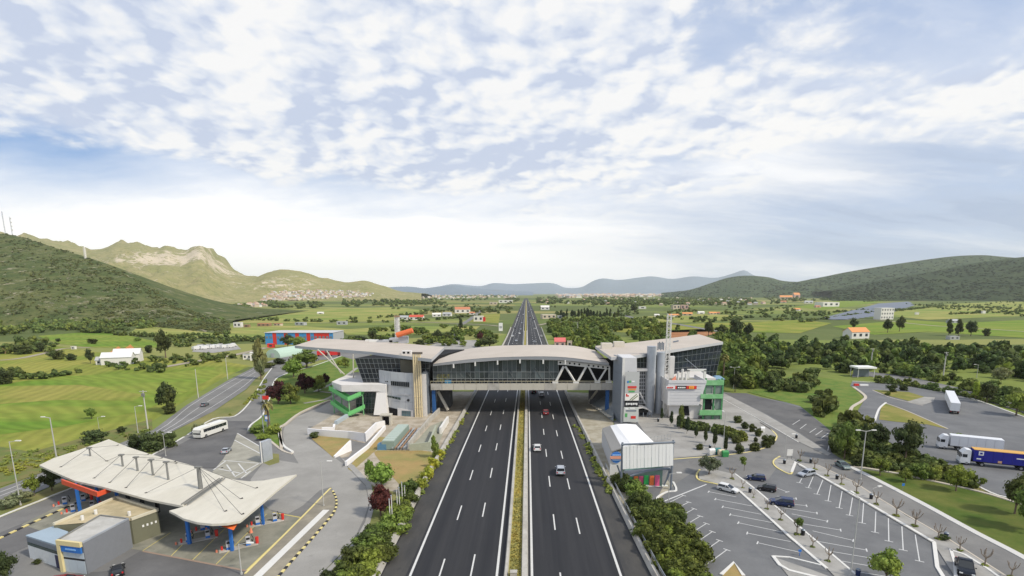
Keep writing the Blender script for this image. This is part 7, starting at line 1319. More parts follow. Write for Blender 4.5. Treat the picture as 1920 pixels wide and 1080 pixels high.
# coach
g0, g1 = G(370, 824), G(421, 806); an_ = math.atan2(g1.y-g0.y, g1.x-g0.x); LB = (g1-g0).length
bus = thing('coach', 'white coach with dark window band parked by the country road verge', 'bus', (g0+g1)/2+Vector((0, 0, .12)), an_+math.pi)
BW = paint('coach_white', (.78, .77, .72)); hl_ = LB/2
lo(bus, 'body', lambda q: extr(q, [(-hl_, .35, 1), (-hl_, 2.5, .97), (-hl_+.3, 2.85, .9), (hl_-.5, 2.85, .9), (hl_-.05, 2.4, .95), (hl_, 1.2, 1), (hl_, .35, 1)], 1.2), BW)
for s_ in (-1, 1):
    for k in range(6): x0 = -hl_+.5+k*(LB-1.6)/6; lo(bus, 'side_window', lambda q: q.box((x0+(LB-1.6)/12, s_*1.19, 1.95), ((LB-1.6)/6-.08, .06, .85)), CGL)
    for x in (-hl_+2.0, hl_-1.8): w_ = lo(bus, 'wheel', lambda q: q.tube((x, s_*1.0, .45), (x, s_*1.22, .45), .45, n=14), TYRE); lo(bus, 'rim', lambda q: q.tube((x, s_*1.21, .45), (x, s_*1.24, .45), .25, n=10), RIM, w_)
    lo(bus, 'headlight', lambda q: q.box((hl_+.01, s_*.85, .7), (.06, .4, .2)), HLT); lo(bus, 'door_mirror', lambda q: q.box((hl_+.15, s_*1.3, 2.1), (.12, .12, .5)), BLKM)
lo(bus, 'windscreen', lambda q: q.quad((hl_+.03, -1.08, 1.2), (hl_+.03, 1.08, 1.2), (hl_-.12, 1.02, 2.35), (hl_-.12, -1.02, 2.35)), CGL); lo(bus, 'roof_hatch', lambda q: q.box((0, 0, 2.9), (1.6, 1.2, .14)), STEELW); lo(bus, 'rear_window', lambda q: q.box((-hl_, 0, 2.0), (.06, 1.7, .7)), CGL)
# lorries
def lorry(name, label, front, rear, cabm, boxm, topm=None, cab=True, hgt=3.7, marks=False):
    f, r_ = G(*front, .16), G(*rear, .16); d = f-r_; L = d.length; t = thing(name, label, 'truck', (f+r_)/2, math.atan2(d.y, d.x)); h = L/2; c0 = h-1.9 if cab else h; w = 1.2
    n = max(4, int((c0-.45+h)/1.6)); step = (c0-.45+h)/n
    for k in range(n): lo(t, 'side_panel', lambda q: q.box((-h+step*(k+.5), 0, (hgt+1.15)/2), (step-.04, 2*w, hgt-1.15)), boxm)
    lo(t, 'trailer_roof', lambda q: q.box((-h+(c0-.45+h)/2, 0, hgt+.03), (c0-.45+h, 2*w+.04, .1)), topm or boxm); lo(t, 'chassis', lambda q: q.box((-h+(c0+h)/2, 0, .95), (c0+h-.3, 1.0, .3)), BLKM)
    for s_ in (-1, 1): lo(t, 'rear_door', lambda q: q.box((-h-.03, s_*.6, (hgt+1.1)/2), (.06, 1.16, hgt-1.2)), boxm); lo(t, 'rear_lamp', lambda q: q.box((-h-.05, s_*.95, .95), (.06, .35, .15)), TLT)
    for x in ([-h+1.2, -h+2.3, -h+3.4]+([h-1.3, h-4.0] if cab else [])):
        for s_ in (-1, 1): w_ = lo(t, 'wheel', lambda q: q.tube((x, s_*.9, .5), (x, s_*1.18, .5), .5, n=14), TYRE); lo(t, 'rim', lambda q: q.tube((x, s_*1.17, .5), (x, s_*1.2, .5), .26, n=10), RIM, w_)
    if cab:
        lo(t, 'cab', lambda q: extr(q, [(h-1.9, .55, 1), (h-1.9, 3.45, .95), (h-1.0, 3.55, .92), (h-.25, 2.7, .95), (h-.05, 1.7, 1), (h, .45, 1)], w), cabm)
        lo(t, 'windscreen', lambda q: q.quad((h-.02, -1.05, 1.75), (h-.02, 1.05, 1.75), (h-.2, 1.0, 2.65), (h-.2, -1.0, 2.65)), CGL)
        for s_ in (-1, 1): lo(t, 'side_window', lambda q: q.box((h-.85, s_*1.17, 2.15), (.85, .07, .7)), CGL); lo(t, 'headlight', lambda q: q.box((h, s_*.85, .75), (.06, .4, .22)), HLT); lo(t, 'door_mirror', lambda q: q.box((h-.15, s_*1.35, 2.2), (.12, .2, .5)), BLKM)
        lo(t, 'bumper', lambda q: q.box((h-.1, 0, .5), (.35, 2.4, .4)), GREYD); lo(t, 'side_skirt', lambda q: q.box((-.4, -1.15, .75), (2.6, .08, .5)), STEELW)
    return t, h
TW = paint('truck_white', (.74, .75, .77), .5); TB = mat('tarpaulin_blue', (.018, .02, .25), .6, .08, .6); TO = mat('tarpaulin_amber', (.62, .36, .10), .7, .08, .6)
lorry('lorry', 'white articulated lorry parked behind the blue one', (1756, 839), (1876, 852), TW, TW, hgt=3.6)
bl_t, hh_ = lorry('lorry', 'white-cabbed lorry with dark blue trailer and amber roof', (1795, 868), (1948, 884), TW, TB, TO)
SN = 1 if abs((bl_t.rotation_euler.z) % 6.283-3.14) < 1.2 else -1
for (x, z, w_, hq, m_) in ((hh_-3.6, 3.0, .9, .9, LTR), (hh_-3.3, 1.75, .8, .25, LTR), (hh_-11.5, 2.6, 3.6, .22, LTR), (hh_-7.0, 1.45, .7, .5, mat('truck_tag', (.6, .35, .2), .6)), (hh_-12, 1.45, .7, .5, MATS['truck_tag'])): lo(bl_t, 'painted_mark', lambda q: q.box((x, SN*1.215, z), (w_, .03, hq)), m_)
lo(bl_t, 'painted_mark', lambda q: q.box((hh_-3.6, SN*1.24, 3.0), (.45, .03, .4)), TB)
lorry('box_trailer', 'white box trailer standing alone, its back doors towards the camera', (1778, 751), (1789, 777), TW, TW, cab=False, hgt=3.6)
# white vans in the lot on the left
for i in range(13):
    x = 368+i*5.2+(6 if i > 8 else 0); y = 655-i*.35+random.uniform(-1, 1); t = thing('van', f'{ORD[i]} small white van from the left in the yard below the tree line', 'van', G(x, y), R(70)+random.uniform(-.2, .2), 'white vans parked in the yard by the fields')
    lo(t, 'body', lambda q: extr(q, [(-2.6, .4, 1), (-2.6, 2.4, .95), (1.3, 2.4, .92), (2.0, 1.4, 1), (2.7, 1.1, 1), (2.7, .4, 1)], 1.1), PW); lo(t, 'windscreen', lambda q: q.quad((1.38, -.9, 2.3), (2.0, -1, 1.45), (2.0, 1, 1.45), (1.38, .9, 2.3)), CGL)
    for xx in (-1.7, 1.7):
        for s_ in (-1, 1): lo(t, 'wheel', lambda q: q.tube((xx, s_*.9, .4), (xx, s_*1.1, .4), .4, n=8), TYRE)
# ================= STREET FURNITURE =================
def lamp(x, yb, yt, label, arms=1, a=0.0, r_=.10, name='street_lamp'):
    g = G(x, yb); h = ht(x, yb, yt); t = thing(name, label, 'street lamp', g, a)
    lo(t, 'pole', lambda q: q.tube((0, 0, 0), (0, 0, h), r_, r_*.6, 8), mat('pole_grey', (.42, .42, .40), .6, .12, 1)); lo(t, 'base_plate', lambda q: q.tube((0, 0, 0), (0, 0, .35), r_*1.8, n=8), MATS['pole_grey'])
    for s_ in ((1,) if arms == 1 else (-1, 1)):
        lo(t, 'arm', lambda q: q.tube((0, 0, h-.1), (s_*1.3, 0, h+.15), r_*.5, n=6), MATS['pole_grey']); lo(t, 'lamp_head', lambda q: q.box((s_*1.6, 0, h+.17), (.9, .32, .16)), STEELW)
def pole(x, yb, yt, label, r_=.2, cross=True):
    g = G(x, yb); h = ht(x, yb, yt); t = thing('utility_pole', label, 'pole', g); lo(t, 'pole', lambda q: q.tube((0, 0, 0), (0, 0, h), r_, r_*.6, 8), mat('pole_concrete', (.50, .49, .45), .8, .12, 1))
    if cross: lo(t, 'crossbar', lambda q: q.box((0, 0, h-.3), (2.0, .15, .15)), MATS['pole_concrete']); lo(t, 'transformer', lambda q: q.box((.1, -.3, h-1.2), (.7, .5, .9)), POST)
lamp(106, 858, 783, 'tall white lamp pole behind the canopy tip', 1, R(180), .16); lamp(39, 948, 828, 'thin lamp pole left of the canopy by the country road', 1, 0); lamp(259, 812, 762, 'thin lamp pole left of the concrete pole by the field', 1, 0)
pole(277.5, 805, 732, 'concrete utility pole beside the country road, nearest the canopy', .2); pole(372, 746, 692, 'concrete pole along the field edge, middle one', .17, False); pole(427, 711, 671, 'concrete pole along the field edge, farthest one', .17, False)
lamp(311, 856, 812, 'thin lamp pole in front of the dark hedge behind the canopy', 1, 0, .08); lamp(607, 950, 866, 'slender lamp at the tip of the striped island', 1, 0); lamp(453, 1078, 1020, 'slender lamp at the front edge of the pump apron', 1, 0); lamp(187, 812, 782, 'short thin pole on the field bank above the canopy', 1, 0, .06)
lamp(1613, 900, 808, 'double-headed lamp in front of the dark trees on the lawn kerb', 2, 0, .13); lamp(1594, 1082, 934, 'very tall slender lamp rising from the parking at the bottom', 1, R(90), .10); lamp(1375, 729, 689, 'double-headed lamp right of the glass hall', 2, 0, .12); lamp(1355, 852, 775, 'slim lamp between cypress and clipped hedge', 1, R(90), .09)
lamp(1252, 963, 888, 'slender lamp beside the hall at the head of the left lot', 1, 0, .08); lamp(1634, 938, 915, 'short lamp with a flat white head on the promenade', 1, .3, .07); lamp(1831, 708, 684, 'lamp beside the side road near the right edge', 1, R(180), .12); lamp(1470, 866, 815, 'thin lamp on the small road island', 1, 0, .07)
pole(1632, 692, 653, 'concrete utility pole at the edge of the wood, left one', .3); pole(1768, 708, 660, 'concrete utility pole at the edge of the wood, right one', .3); pole(1083, 625, 604, 'thin pole in the green wood beyond the bridge', .3, False); lamp(1383, 660, 640, 'pole above the wood right of the roof tip', 1, 0, .2)
for i, (x, y) in enumerate(((1569, 899), (1633, 936), (1773, 1010), (1406, 924), (1505, 1004), (1608, 1080), (1470.5, 870), (1493, 822), (1520, 868), (1234, 791), (1331, 842))):
    t = thing('litter_bin', ['dark litter bin between the second and third promenade trees', 'litter bin under the short flat-headed lamp', 'dark blue litter bin near the end of the promenade', 'litter bin beside the first tree of the parking strip', 'litter bin beside the leafy tree of the parking strip', 'blue litter bin at the bottom end of the parking strip', 'litter bin on the small road island', 'litter bin on the pavement under the walled parking', 'litter bin by the far end of the promenade', 'dark litter bin by the entrance near the first cypress', 'dark litter bin beside the round clipped bush'][i], 'litter bin', G(x, y, .16))
    lo(t, 'bin_body', lambda q: q.tube((0, 0, .1), (0, 0, .95), .28, .32, 10), BLKM if i not in (2, 5) else PBL); lo(t, 'lid', lambda q: q.tube((0, 0, .95), (0, 0, 1.1), .34, .2, 10), GREYD); lo(t, 'foot', lambda q: q.tube((0, 0, 0), (0, 0, .12), .2, n=8), POST)
nb = thing('notice_board', 'white notice board on two posts on the small road island', 'sign', G(1480, 861, .2)); lo(nb, 'board', lambda q: q.box((0, 0, 1.6), (1.3, .1, 1.5)), STEELW)
for s_ in (-1, 1): lo(nb, 'post', lambda q: q.tube((s_*.5, .05, 0), (s_*.5, .05, 1.6), .05, n=5), POST)
ps = thing('parking_sign', 'small blue sign on a thin post on the lawn', 'sign', G(1692, 921, .15)); lo(ps, 'post', lambda q: q.tube((0, 0, 0), (0, 0, 1.5), .04, n=5), POST); lo(ps, 'sign_plate', lambda q: q.box((0, -.05, 1.35), (.5, .04, .5)), MATS['sign_azure'])
bs = thing('blue_road_marker', 'small blue marker post by the bays of the left lot', 'marker', G(1499, 1042, .12)); lo(bs, 'post', lambda q: q.tube((0, 0, 0), (0, 0, .8), .05, n=5), MATS['sign_azure']); lo(bs, 'sign_plate', lambda q: q.box((0, 0, .8), (.45, .05, .35)), MATS['sign_azure'])
mbx = thing('median_cabinet', 'small pale cabinet standing in the median grass at the bottom edge', 'cabinet', G(963, 1082, .3)); lo(mbx, 'cabinet_body', lambda q: q.box((0, 0, .4), (.9, .7, .8)), CONC); lo(mbx, 'lid', lambda q: q.box((0, 0, .83), (1.0, .8, .08)), CBAR)
for i, (x, y, m_, lb) in enumerate(((1334, 853, PW, 'white container with rounded lid by the olive tree'), (1345, 852, mat('bin_teal', (.03, .16, .16), .5), 'teal container between the white and the cream one'), (1352, 855, mat('bin_cream', (.62, .55, .38), .6), 'cream container at the kerb'), (1359, 857, mat('bin_green', (.04, .25, .08), .5), 'green wheeled bin at the right end of the container row'))):
    t = thing('waste_container', lb, 'container', G(x, y), .1); lo(t, 'container_body', lambda q: q.box((0, 0, .65), (1.3, 1.0, 1.0), 0, 1.12), m_); lo(t, 'lid', lambda q: q.tube((-.7, 0, 1.15), (.7, 0, 1.15), .5, n=10), m_)
    for a_ in (-.5, .5):
        for b_ in (-.35, .35): lo(t, 'wheel', lambda q: q.tube((a_, b_-.05, .1), (a_, b_+.05, .1), .1, n=8), TYRE)
lb2 = thing('litter_box', 'white round-lidded box beside the shrubs of the planted point', 'box', G(1429, 811)); lo(lb2, 'box_body', lambda q: q.box((0, 0, .6), (1.1, 1, 1.2)), STEELW); lo(lb2, 'lid', lambda q: q.tube((-.55, 0, 1.2), (.55, 0, 1.2), .48, n=10), LTR)
# ================= BUILDINGS IN THE PLAIN =================
WH = mat('house_white', (.70, .68, .64), .85, .06, .3); PK = mat('house_pink', (.55, .38, .32), .85, .08, .3); TER = mat('roof_terracotta', (.50, .20, .11), .85, .15, .4); TERL = mat('roof_orange', (.68, .30, .12), .85, .12, .4); RRED = mat('roof_red', (.55, .10, .06), .8, .1, .4); PKP = mat('house_palepink', (.56, .46, .40), .85, .06, .3); TERP = mat('roof_faded', (.46, .30, .22), .85, .12, .4); GRY = mat('shed_grey', (.40, .41, .42), .8, .1, .3); BEI = mat('house_beige', (.55, .47, .36), .85, .1, .3); WIN = mat('window_dark', (.04, .05, .06), .3, .2, .5)
def house(x, y, w, h, label, wm=None, rm=None, d=.6, rz=0.0, flat=False, name='house', cat='house', nw=None, floors=1, group=None, over=.3):
    g = G(x, y); dep = g.y*cT+H*sT; W_ = w*dep/F; Hh = h*dep/F; D = W_*d; t = thing(name, label, cat, (g.x, g.y+D/2, 0), rz, group); wh = Hh*(1 if flat else .62); rm = rm or TER; wm = wm or WH
    lo(t, 'wall', lambda q: (q.box((0, 0, wh/2), (W_, D, wh)), None if flat else q.add([(-W_/2, -D/2, wh), (-W_/2, D/2, wh), (-W_/2, 0, Hh), (W_/2, -D/2, wh), (W_/2, D/2, wh), (W_/2, 0, Hh)], [(0, 2, 1), (3, 4, 5)])), wm)
    if flat: lo(t, 'roof', lambda q: q.box((0, 0, wh+.1), (W_+over, D+over, .25)), rm)
    else:
        for s_ in (-1, 1): lo(t, 'roof_slope', lambda q: hexa(q, (-W_/2-over, s_*(D/2+over), wh-.15), (W_/2+over, s_*(D/2+over), wh-.15), (W_/2+over, 0, Hh), (-W_/2-over, 0, Hh), (0, 0, .2)), rm)
    if nw is None: nw = max(0, int(w/7))
    for f in range(floors):
        for k in range(nw): lo(t, 'window', lambda q: q.box((W_*((k+.5)/nw-.5), -D/2-.03, wh*(f+.55)/floors), (W_/nw*.42, .12, wh/floors*.42)), WIN)
    return t
# blue and red hall
g = G(566, 646); dep = g.y; bw = thing('long_warehouse', 'long bright blue hall with red bays and a red right end', 'warehouse', (G(566, 646).x, g.y, 0)); X0, X1 = P(498, 640, g.y).x, P(625, 640, g.y).x; HB = Zat(g.y, 624); BB = mat('hall_blue', (.06, .27, .58), .6, .1, .3); bx = bw.location.x
nb_ = 18
for k in range(nb_):
    u0, u1 = X0+(X1-X0)*k/nb_-bx, X0+(X1-X0)*(k+1)/nb_-bx; red = k in (2, 5, 8, 11) or k >= 13
    lo(bw, 'wall_panel', lambda q: q.box(((u0+u1)/2, 0, HB/2), (u1-u0-.1, .5, HB)), REDM if red and k < 17 else BB)
    if not red or k >= 13: lo(bw, 'window', lambda q: q.box(((u0+u1)/2, -.3, HB*.62), ((u1-u0)*.6, .12, HB*.18)), GREYD)
lo(bw, 'hall', lambda q: q.box(((X0+X1)/2-bx, 12, HB/2-.1), (X1-X0, 23, HB-.2)), GRY); lo(bw, 'roof', lambda q: q.box(((X0+X1)/2-bx, 11.5, HB+.1), (X1-X0+.6, 24.5, .3)), mat('roof_palegrey', (.5, .5, .5), .8))
house(214, 684, 48, 22, 'long white farm shed with orange gable, nearer and left of the two', WH, mat('roof_sheet', (.66, .66, .66), .7), .5, .35, name='farm_shed', cat='shed', nw=0); house(234, 679, 42, 24, 'long white farm shed with orange gable, right one of the two', WH, MATS['roof_sheet'], .5, .35, name='farm_shed', cat='shed', nw=0)
for x, y in ((226, 675), (248, 671)): 
    g = G(x, y); o = MB(); o.add([(g.x-5, g.y-2, 4.0), (g.x+5, g.y-2, 4.0), (g.x+1, g.y-1.5, 8)], [(0, 1, 2)]); o.add([(g.x-5, g.y-1.8, 4.0), (g.x+5, g.y-1.8, 4.0), (g.x+1, g.y-1.3, 8)], [(0, 2, 1)])
    tag(o.build('gable_board', TERL), 'orange gable board on the '+('left' if x < 230 else 'right')+' white farm shed', 'gable')
house(188, 684, 18, 14, 'small white annex with blue-grey roof at the left end of the farm', WH, GRY, .8, .35, name='farm_shed', cat='shed')
HL = [(445, 614, 14, 9, 'small white block at the far field edge beside rusty machinery', WH, WH, 1), (462, 614, 10, 5, 'rusty low shed right of the white block', RUST, RUST, 1), (493, 612, 22, 5, 'row of rusty containers in the far field, left', RUST, TER, 1), (520, 611, 14, 4, 'brown containers in the far field, right of the rusty row', BEI, TER, 1), (562, 610, 18, 5, 'flat grey shed in the far field', GRY, GRY, 1), (640, 609, 18, 6, 'low grey barn before the tree line behind the wide roof', GRY, GRY, 1), (600, 589, 11, 4, 'tiny white house alone in the pale green field', WH, WH, 0),
 (756, 600, 18, 8, 'white and grey shed behind the lattice mast', WH, GRY, 0), (780, 600, 26, 9, 'red-roofed shed right of the white and grey one', WH, RRED, 0), (818, 594, 16, 7, 'white house at the left of the roadside group', WH, WH, 0), (838, 593, 16, 7, 'grey roofed house in the middle of the roadside group', WH, GRY, 0), (866, 587, 28, 11, 'large building with pinkish-red roof left of the motorway', WH, TER, 0), (897, 603, 18, 10, 'white shop building with a red wing near the left motorway edge', WH, WH, 1), (907, 603, 6, 8, 'small bright red wing of the roadside shop', REDM, REDM, 1), (885, 590, 10, 5, 'small white house beside the large red-roofed building', WH, TER, 0),
 (948, 568, 26, 5, 'long pale building group far left of the motorway', WH, WH, 1), (925, 571, 14, 4, 'small pale building left of the far long one', BEI, WH, 1), (1022, 581, 16, 8, 'white round-roofed building just right of the motorway far off', WH, WH, 0), (1028, 598, 26, 8, 'yellow-white building with dark front right of the motorway', BEI, mat('roof_pale', (.6, .56, .45), .8), 1), (1050, 598, 10, 6, 'small grey hut at the left end of the cypress windbreak', GRY, GRY, 1), (1108, 598, 8, 5, 'white hut in front of the cypress windbreak', WH, WH, 1), (1205, 579, 13, 4, 'flat white house right of the lone round tree', WH, WH, 1), (1268, 580, 14, 8, 'dark unfinished house frame in the fields', BEI, GRY, 1), (1284, 580, 14, 8, 'pinkish house beside the unfinished one', PK, PK, 1), (1232, 594, 9, 5, 'small white house in the orchard, leftmost', WH, WH, 0), (1265, 594, 20, 5, 'orange-roofed row of houses in the orchard', WH, TERL, 0), (1290, 592, 18, 6, 'cream houses with orange roofs in the orchard', BEI, TERL, 0), (1315, 589, 12, 5, 'white house at the right end of the orchard row', WH, WH, 0), (1337, 590, 14, 5, 'orange-roofed house beyond the orchard row', BEI, TERL, 0), (1346, 589, 8, 4, 'tiny reddish house farthest right of the orchard row', PK, TER, 0),
 (1476, 562, 22, 8, 'orange-roofed villa on the right slope, left wing', BEI, TERL, 0), (1494, 559, 12, 10, 'orange villa tower on the right slope', PK, TERL, 0), (1518, 569, 14, 5, 'pale roadside house right of the villa', WH, GRY, 0), (1556, 575, 36, 8, 'long white building on the right slope', WH, WH, 1), (1534, 577, 10, 4, 'small red-roofed hut left of the long white building', PK, TER, 0), (1595, 547, 30, 6, 'wide pale building under the right hills', WH, WH, 1), (1660, 554, 12, 4, 'small pale house under the right hills', BEI, WH, 1), (1758, 539, 10, 4, 'tiny pale house on the hillside far right', WH, WH, 1), (1495, 583, 12, 5, 'white house in the grove below the villa', WH, TERL, 0), (1470, 568, 10, 4, 'small terracotta house below the villa', BEI, TER, 0), (1790, 606, 18, 7, 'grey cottage by the tall trees at the right', GRY, GRY, 0), (1845, 588, 6, 5, 'tiny white hut in the far right fields', WH, WH, 1), (1720, 590, 6, 4, 'tiny white hut right of the solar field', WH, WH, 1), (1790, 637, 18, 6, 'low grey sheds in front of the three tall trees', GRY, GRY, 1),
 (1611, 635, 38, 20, 'white house with bright orange roof above the dark wood', WH, TERL, 0), (137, 655, 7, 5, 'tiny white hut in the field left of the farm', WH, WH, 1), (3, 663, 12, 8, 'red-brown shed cut by the left edge', RUST, TER, 1), (507, 652, 12, 7, 'small red stall below the blue hall', REDM, REDM, 1)]
for x, y, w, h, lb, wm, rm, fl in HL: house(x, y, w, h, lb, wm, rm, .6, random.uniform(-.25, .25), bool(fl), nw=(3 if w > 25 else None))
house(1661, 599, 30, 21, 'white three-storey block with balconies beside the solar field', WH, WH, .5, .25, True, nw=5, floors=3); house(1650, 598, 10, 18, 'reddish side wing of the white three-storey block', PK, TER, .8, .25, False, nw=1, floors=2)
house(1050, 652, 20, 18, 'pink-red roofed house right of the motorway behind the bridge', PK, mat('roof_pinkred', (.62, .16, .15), .8), .7, 0, False, name='house'); house(1068, 652, 9, 12, 'beige annex under the small tree beside the red-roofed house', BEI, BEI, .7, 0, True)
house(1098, 654, 26, 9, 'low white industrial unit behind the right end of the bridge', WH, GRY, .7, .2, True, name='industrial_unit', cat='shed')
house(478, 676, 20, 14, 'low white modern house with dark windows left of the poplar', WH, WH, .7, .3, True); house(462, 674, 14, 9, 'small white annex left of the modern house', WH, GRY, .7, .3, True)
gh_ = thing('greenhouse', 'pale green round-roofed greenhouse right of the poplar', 'greenhouse', G(512, 671)); lo(gh_, 'shell', lambda q: q.tube((0, 0, .2), (5, 22, .2), 5.0, n=20), mat('tarp_green', (.42, .55, .46), .6, .06, .3)); lo(gh_, 'end_door', lambda q: q.box((0, -.15, 1.4), (2, .2, 2.6)), GREYM)
bb_ = thing('billboard', 'white billboard on a post left of the motorway', 'billboard', G(939, 626)); hb2 = ht(939, 626, 605); lo(bb_, 'board', lambda q: q.box((0, 0, hb2*.62), (3.6, .3, hb2*.72)), LTR); lo(bb_, 'post', lambda q: q.tube((0, .3, 0), (0, .3, hb2*.6), .25, n=6), POST); lo(bb_, 'poster', lambda q: q.box((0, -.18, hb2*.6), (2.6, .05, hb2*.2)), GRY)
kx = thing('truck_fuel_kiosk', 'white-roofed kiosk on posts at the entrance of the truck park', 'kiosk', G(1624, 708)); lo(kx, 'roof', lambda q: q.box((0, 3, 4.4), (8.5, 6.5, .7)), LTR); lo(kx, 'kiosk_wall', lambda q: q.box((0, 4, 1.7), (5.5, 3, 3.4)), GREYD)
for s_ in (-1, 1):
    for b_ in (0.3, 6): lo(kx, 'post', lambda q: q.tube((s_*3.6, b_, 0), (s_*3.6, b_, 4.1), .14, n=6), STEELW)
rr_ = thing('entry_barrier', 'low red and white block at the truck park entrance', 'barrier', G(1612, 724)); lo(rr_, 'red_block', lambda q: q.box((-1.5, 0, .5), (1.8, .8, 1.0)), REDM); lo(rr_, 'white_block', lambda q: q.box((1.6, 0, .4), (3.4, .7, .8)), LTR)
# red lorries under the roof tip
for i, (x, y, m_) in enumerate(((628, 668, PRD), (604, 668, PRD))):
    t = thing('parked_lorry', ['red lorry seen through the struts under the roof, right one', 'red lorry seen through the struts under the roof, left one'][i], 'truck', G(x, y), .3); lo(t, 'box', lambda q: q.box((-.6, 0, 2.0), (4.4, 2.2, 2.4)), mat('lorry_red', (.55, .03, .03), .6)); lo(t, 'cab', lambda q: q.box((2.4, 0, 1.5), (1.5, 2.1, 2.0)), PRD); lo(t, 'windscreen', lambda q: q.box((3.16, 0, 1.9), (.05, 1.8, .8)), CGL)
    for xx in (-2, 2.2):
        for s_ in (-1, 1): lo(t, 'wheel', lambda q: q.tube((xx, s_*.9, .5), (xx, s_*1.12, .5), .5, n=8), TYRE)
# solar field
SOL = mat('solar_blue', (.15, .165, .20), .45, .15, .2, 0, .5); sf = thing('solar_field', 'blue-grey solar field with long tilted rows on the right', 'solar panels', G(1630, 590))
pc = [(1545, 601), (1600, 599), (1650, 592), (1712, 573), (1705, 567), (1650, 571), (1590, 588)]; lo_, hi_ = [G(*p) for p in pc], 0
ys_ = sorted(G(0, r_).y for r_ in np.linspace(568, 600, 46))
gpl = [(p.x, p.y) for p in lo_]
for Y in np.arange(min(p[1] for p in gpl), max(p[1] for p in gpl), 22):
    xs_ = []
    for i in range(len(gpl)):
        (x1, y1), (x2, y2) = gpl[i], gpl[(i+1) % len(gpl)]
        if (y1 > Y) != (y2 > Y): xs_.append(x1+(Y-y1)/(y2-y1)*(x2-x1))
    if len(xs_) < 2: continue
    xa, xb = min(xs_), max(xs_); q_ = MB(); q_.quad((xa, Y-7, .8), (xb, Y-7, .8), (xb, Y+7, 3.4), (xa, Y+7, 3.4)); q_.quad((xa, Y+7, 3.35), (xb, Y+7, 3.35), (xb, Y-7, .75), (xa, Y-7, .75)); q_.build('panel_row', SOL, sf)
# masts on the left hill
def hill_mast(x, yt, yb, Y, label, r_=.8, m_=None, solid=False):
    b, tp = P(x, yb, Y), P(x, yt, Y); t = thing('radio_mast', label, 'mast', b-Vector((0, 0, 4))); mast(t, b.x, b.y, b.z-4, tp.z, r_, m_ or mat('mast_grey', (.35, .38, .42), .6), 3.5)
    q_ = MB(); q_.tube((b.x, b.y, b.z-4), (b.x, b.y, tp.z), r_*(1.0 if solid else .4), n=6); q_.build('core_pipe', MATS.get('mast_grey') if not m_ else m_, t)
    return t, b, tp
hill_mast(10.5, 396, 440, 1140, 'tall thin radio mast on the left hilltop', .7); t, b, tp = hill_mast(23.5, 406, 442, 1135, 'shorter radio mast with dishes on the left hilltop', .5)
for k in range(4): z = b.z+(tp.z-b.z)*(.3+.2*k); q_ = MB(); q_.tube((b.x+1.5, b.y-.5, z), (b.x+1.5, b.y+.3, z), 1.6, n=12); q_.build('dish', STEELW, t)
hill_mast(160, 463, 480, 950, 'short white pylon on the ridge of the left hill', 1.4, mat('pylon_white', (.75, .72, .66), .7), True)
# village and town: many tiny houses, shared meshes
def tiny_group(n, poly, hw, label, group, z_on=None, sizes=(8, 14), seed=3, more=0):
    rr = random.Random(seed); protos = []
    for wm, rm in ((WH, TERP), (WH, WH), (BEI, TERP), (PKP, TERP), (WH, GRY), (BEI, BEI)):
        q1 = MB(); q1.box((0, 0, .25), (1, .8, .5)); q2 = MB(); q2.add([(-.54, -.44, .5), (.54, -.44, .5), (.54, .44, .5), (-.54, .44, .5), (-.3, 0, .72), (.3, 0, .72)], [(0, 1, 5, 4), (1, 2, 5), (2, 3, 4, 5), (3, 0, 4)]); ms = []
        for q, m_ in ((q1, wm), (q2, rm)): me = bpy.data.meshes.new('part'); me.from_pydata(q.v, [], q.f); me.materials.append(m_); ms.append(me)
        protos.append(ms)
    xs_, ys__ = [p[0] for p in poly], [p[1] for p in poly]; k = 0; rest = [MB(), MB()]
    while k < n+more:
        x, y = rr.uniform(min(xs_), max(xs_)), rr.uniform(min(ys__), max(ys__))
        if not inpoly(x, y, poly): continue
        pt = z_on(x, y) if z_on else G(x, y); s_ = rr.uniform(*sizes)
        if k >= n:
            k += 1; w2 = s_*.5; a_ = rr.uniform(-.6, .6); rest[0].cur = rr.randrange(3); rest[0].box((pt.x, pt.y, pt.z+w2*.45), (s_, s_*.8, w2*.9), a_); rest[1].cur = rr.randrange(3); rest[1].box((pt.x, pt.y, pt.z+w2*1.1), (s_*1.05, s_*.9, w2*.4), a_, .45); continue
        t = thing('house', label, 'house', pt, rr.uniform(-.6, .6), group); ms = rr.choice(protos)
        for nm, me in zip(('wall', 'roof'), ms): c = bpy.data.objects.new(nm, me); COL.objects.link(c); c.parent = t
        t.scale = (s_, s_, s_*rr.uniform(.8, 1.3)); k += 1
    if more: tag(rest[0].build('distant_house_walls', [WH, BEI, PKP]), label.replace('tiny', 'mass of tiny').replace('house', 'houses', 1)+', too many to count', 'houses', kind='stuff'); tag(rest[1].build('distant_house_roofs', [TERP, BEI, GRY]), 'mass of tiny roofs: '+group, 'roofs', kind='stuff')
def on_mid(x, y):                       # place on the mountain foot: nearest surface point seen at that pixel
    V_ = HILL['mid']; best = None
    r_ = ray(x, y); best = (1e9, None)
    for i in range(0, V_.shape[0]):
        for j in range(0, V_.shape[1]*2//3):
            p = V_[i, j]
            if p[2] < -1: continue
            t_ = p[1]/r_[1]; dx = r_[0]*t_-p[0]; dz = H+r_[2]*t_-p[2]; e_ = dx*dx+(dz*3)**2
            if e_ < best[0]: best = (e_, p)
    p = best[1]; return Vector((p[0]+random.uniform(-9, 9), p[1], p[2]-.5))
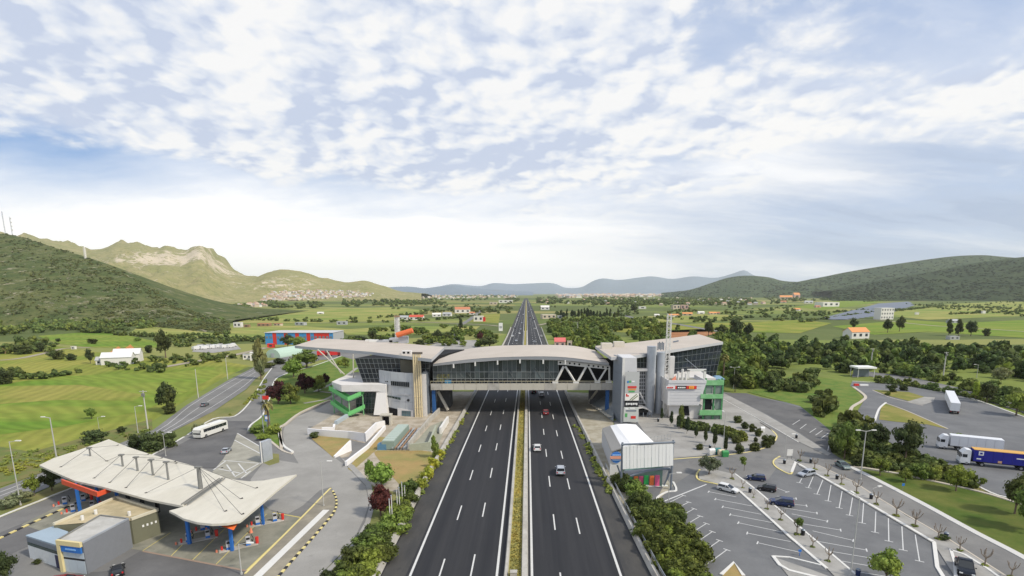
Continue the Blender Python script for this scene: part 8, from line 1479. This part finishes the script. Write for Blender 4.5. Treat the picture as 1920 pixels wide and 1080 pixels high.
MV = HILL['mid'][:, :HILL['mid'].shape[1]*2//3].reshape(-1, 3); MV = MV[MV[:, 2] > -1]
dd_ = MV[:, 1]*cT-(MV[:, 2]-H)*sT; MPX = CX+MV[:, 0]/dd_*F; MPY = PY-(MV[:, 1]*sT+(MV[:, 2]-H)*cT)/dd_*F
def on_mid(x, y):
    e_ = (MPX-x)**2+(MPY-y)**2*4; p = MV[int(np.argmin(e_))]; return Vector((p[0]+random.uniform(-16, 16), p[1]+random.uniform(-10, 10), p[2]-.5))
tiny_group(95, [(495, 566), (505, 552), (520, 546), (600, 545), (660, 546), (700, 550), (690, 558), (600, 560), (540, 566)], 0, 'tiny pale house with tiled roof in the hillside village', 'houses of the hillside village', on_mid, (8, 13), 4, 260)
tiny_group(24, [(400, 577), (500, 571), (500, 575), (410, 581)], 0, 'tiny white house in the row at the mountain foot', 'houses along the mountain foot', None, (8, 14), 5, 40)
tiny_group(45, [(700, 556), (760, 553), (980, 552.5), (970, 559), (800, 561), (700, 562)], 0, 'tiny pale house scattered in the far plain left of the motorway', 'houses in the far plain left', None, (10, 20), 6, 160)
tiny_group(45, [(1040, 553.2), (1180, 552.2), (1330, 552.2), (1300, 556), (1150, 558), (1050, 559)], 0, 'tiny pale house of the distant town right of the motorway', 'houses of the distant town', None, (18, 36), 7, 420)
tiny_group(24, [(1010, 561), (1200, 560), (1440, 558), (1440, 572), (1200, 574), (1010, 572)], 0, 'tiny house among the groves right of the motorway', 'houses among the groves', None, (9, 14), 8, 30)
# ================= HAZE =================
hz = MB(); hz.box((0, 9300, 399), (36000, 20600, 804)); ho = hz.build('haze', bpy.data.materials.new('haze_air')); ho['kind'] = 'stuff'; ho['label'] = 'pale air haze over the whole plain'
hm = bpy.data.materials['haze_air']; hm.use_nodes = True; q = NT(hm.node_tree); q.n.clear()
vv = q.new('VolumePrincipled', None); q.set(vv, 'Color', (.93, .967, 1.0, 1)); q.set(vv, 'Density', 3.6e-5); q.set(vv, 'Anisotropy', .0)
q.new('OutputMaterial', {1: vv.outputs[0]})
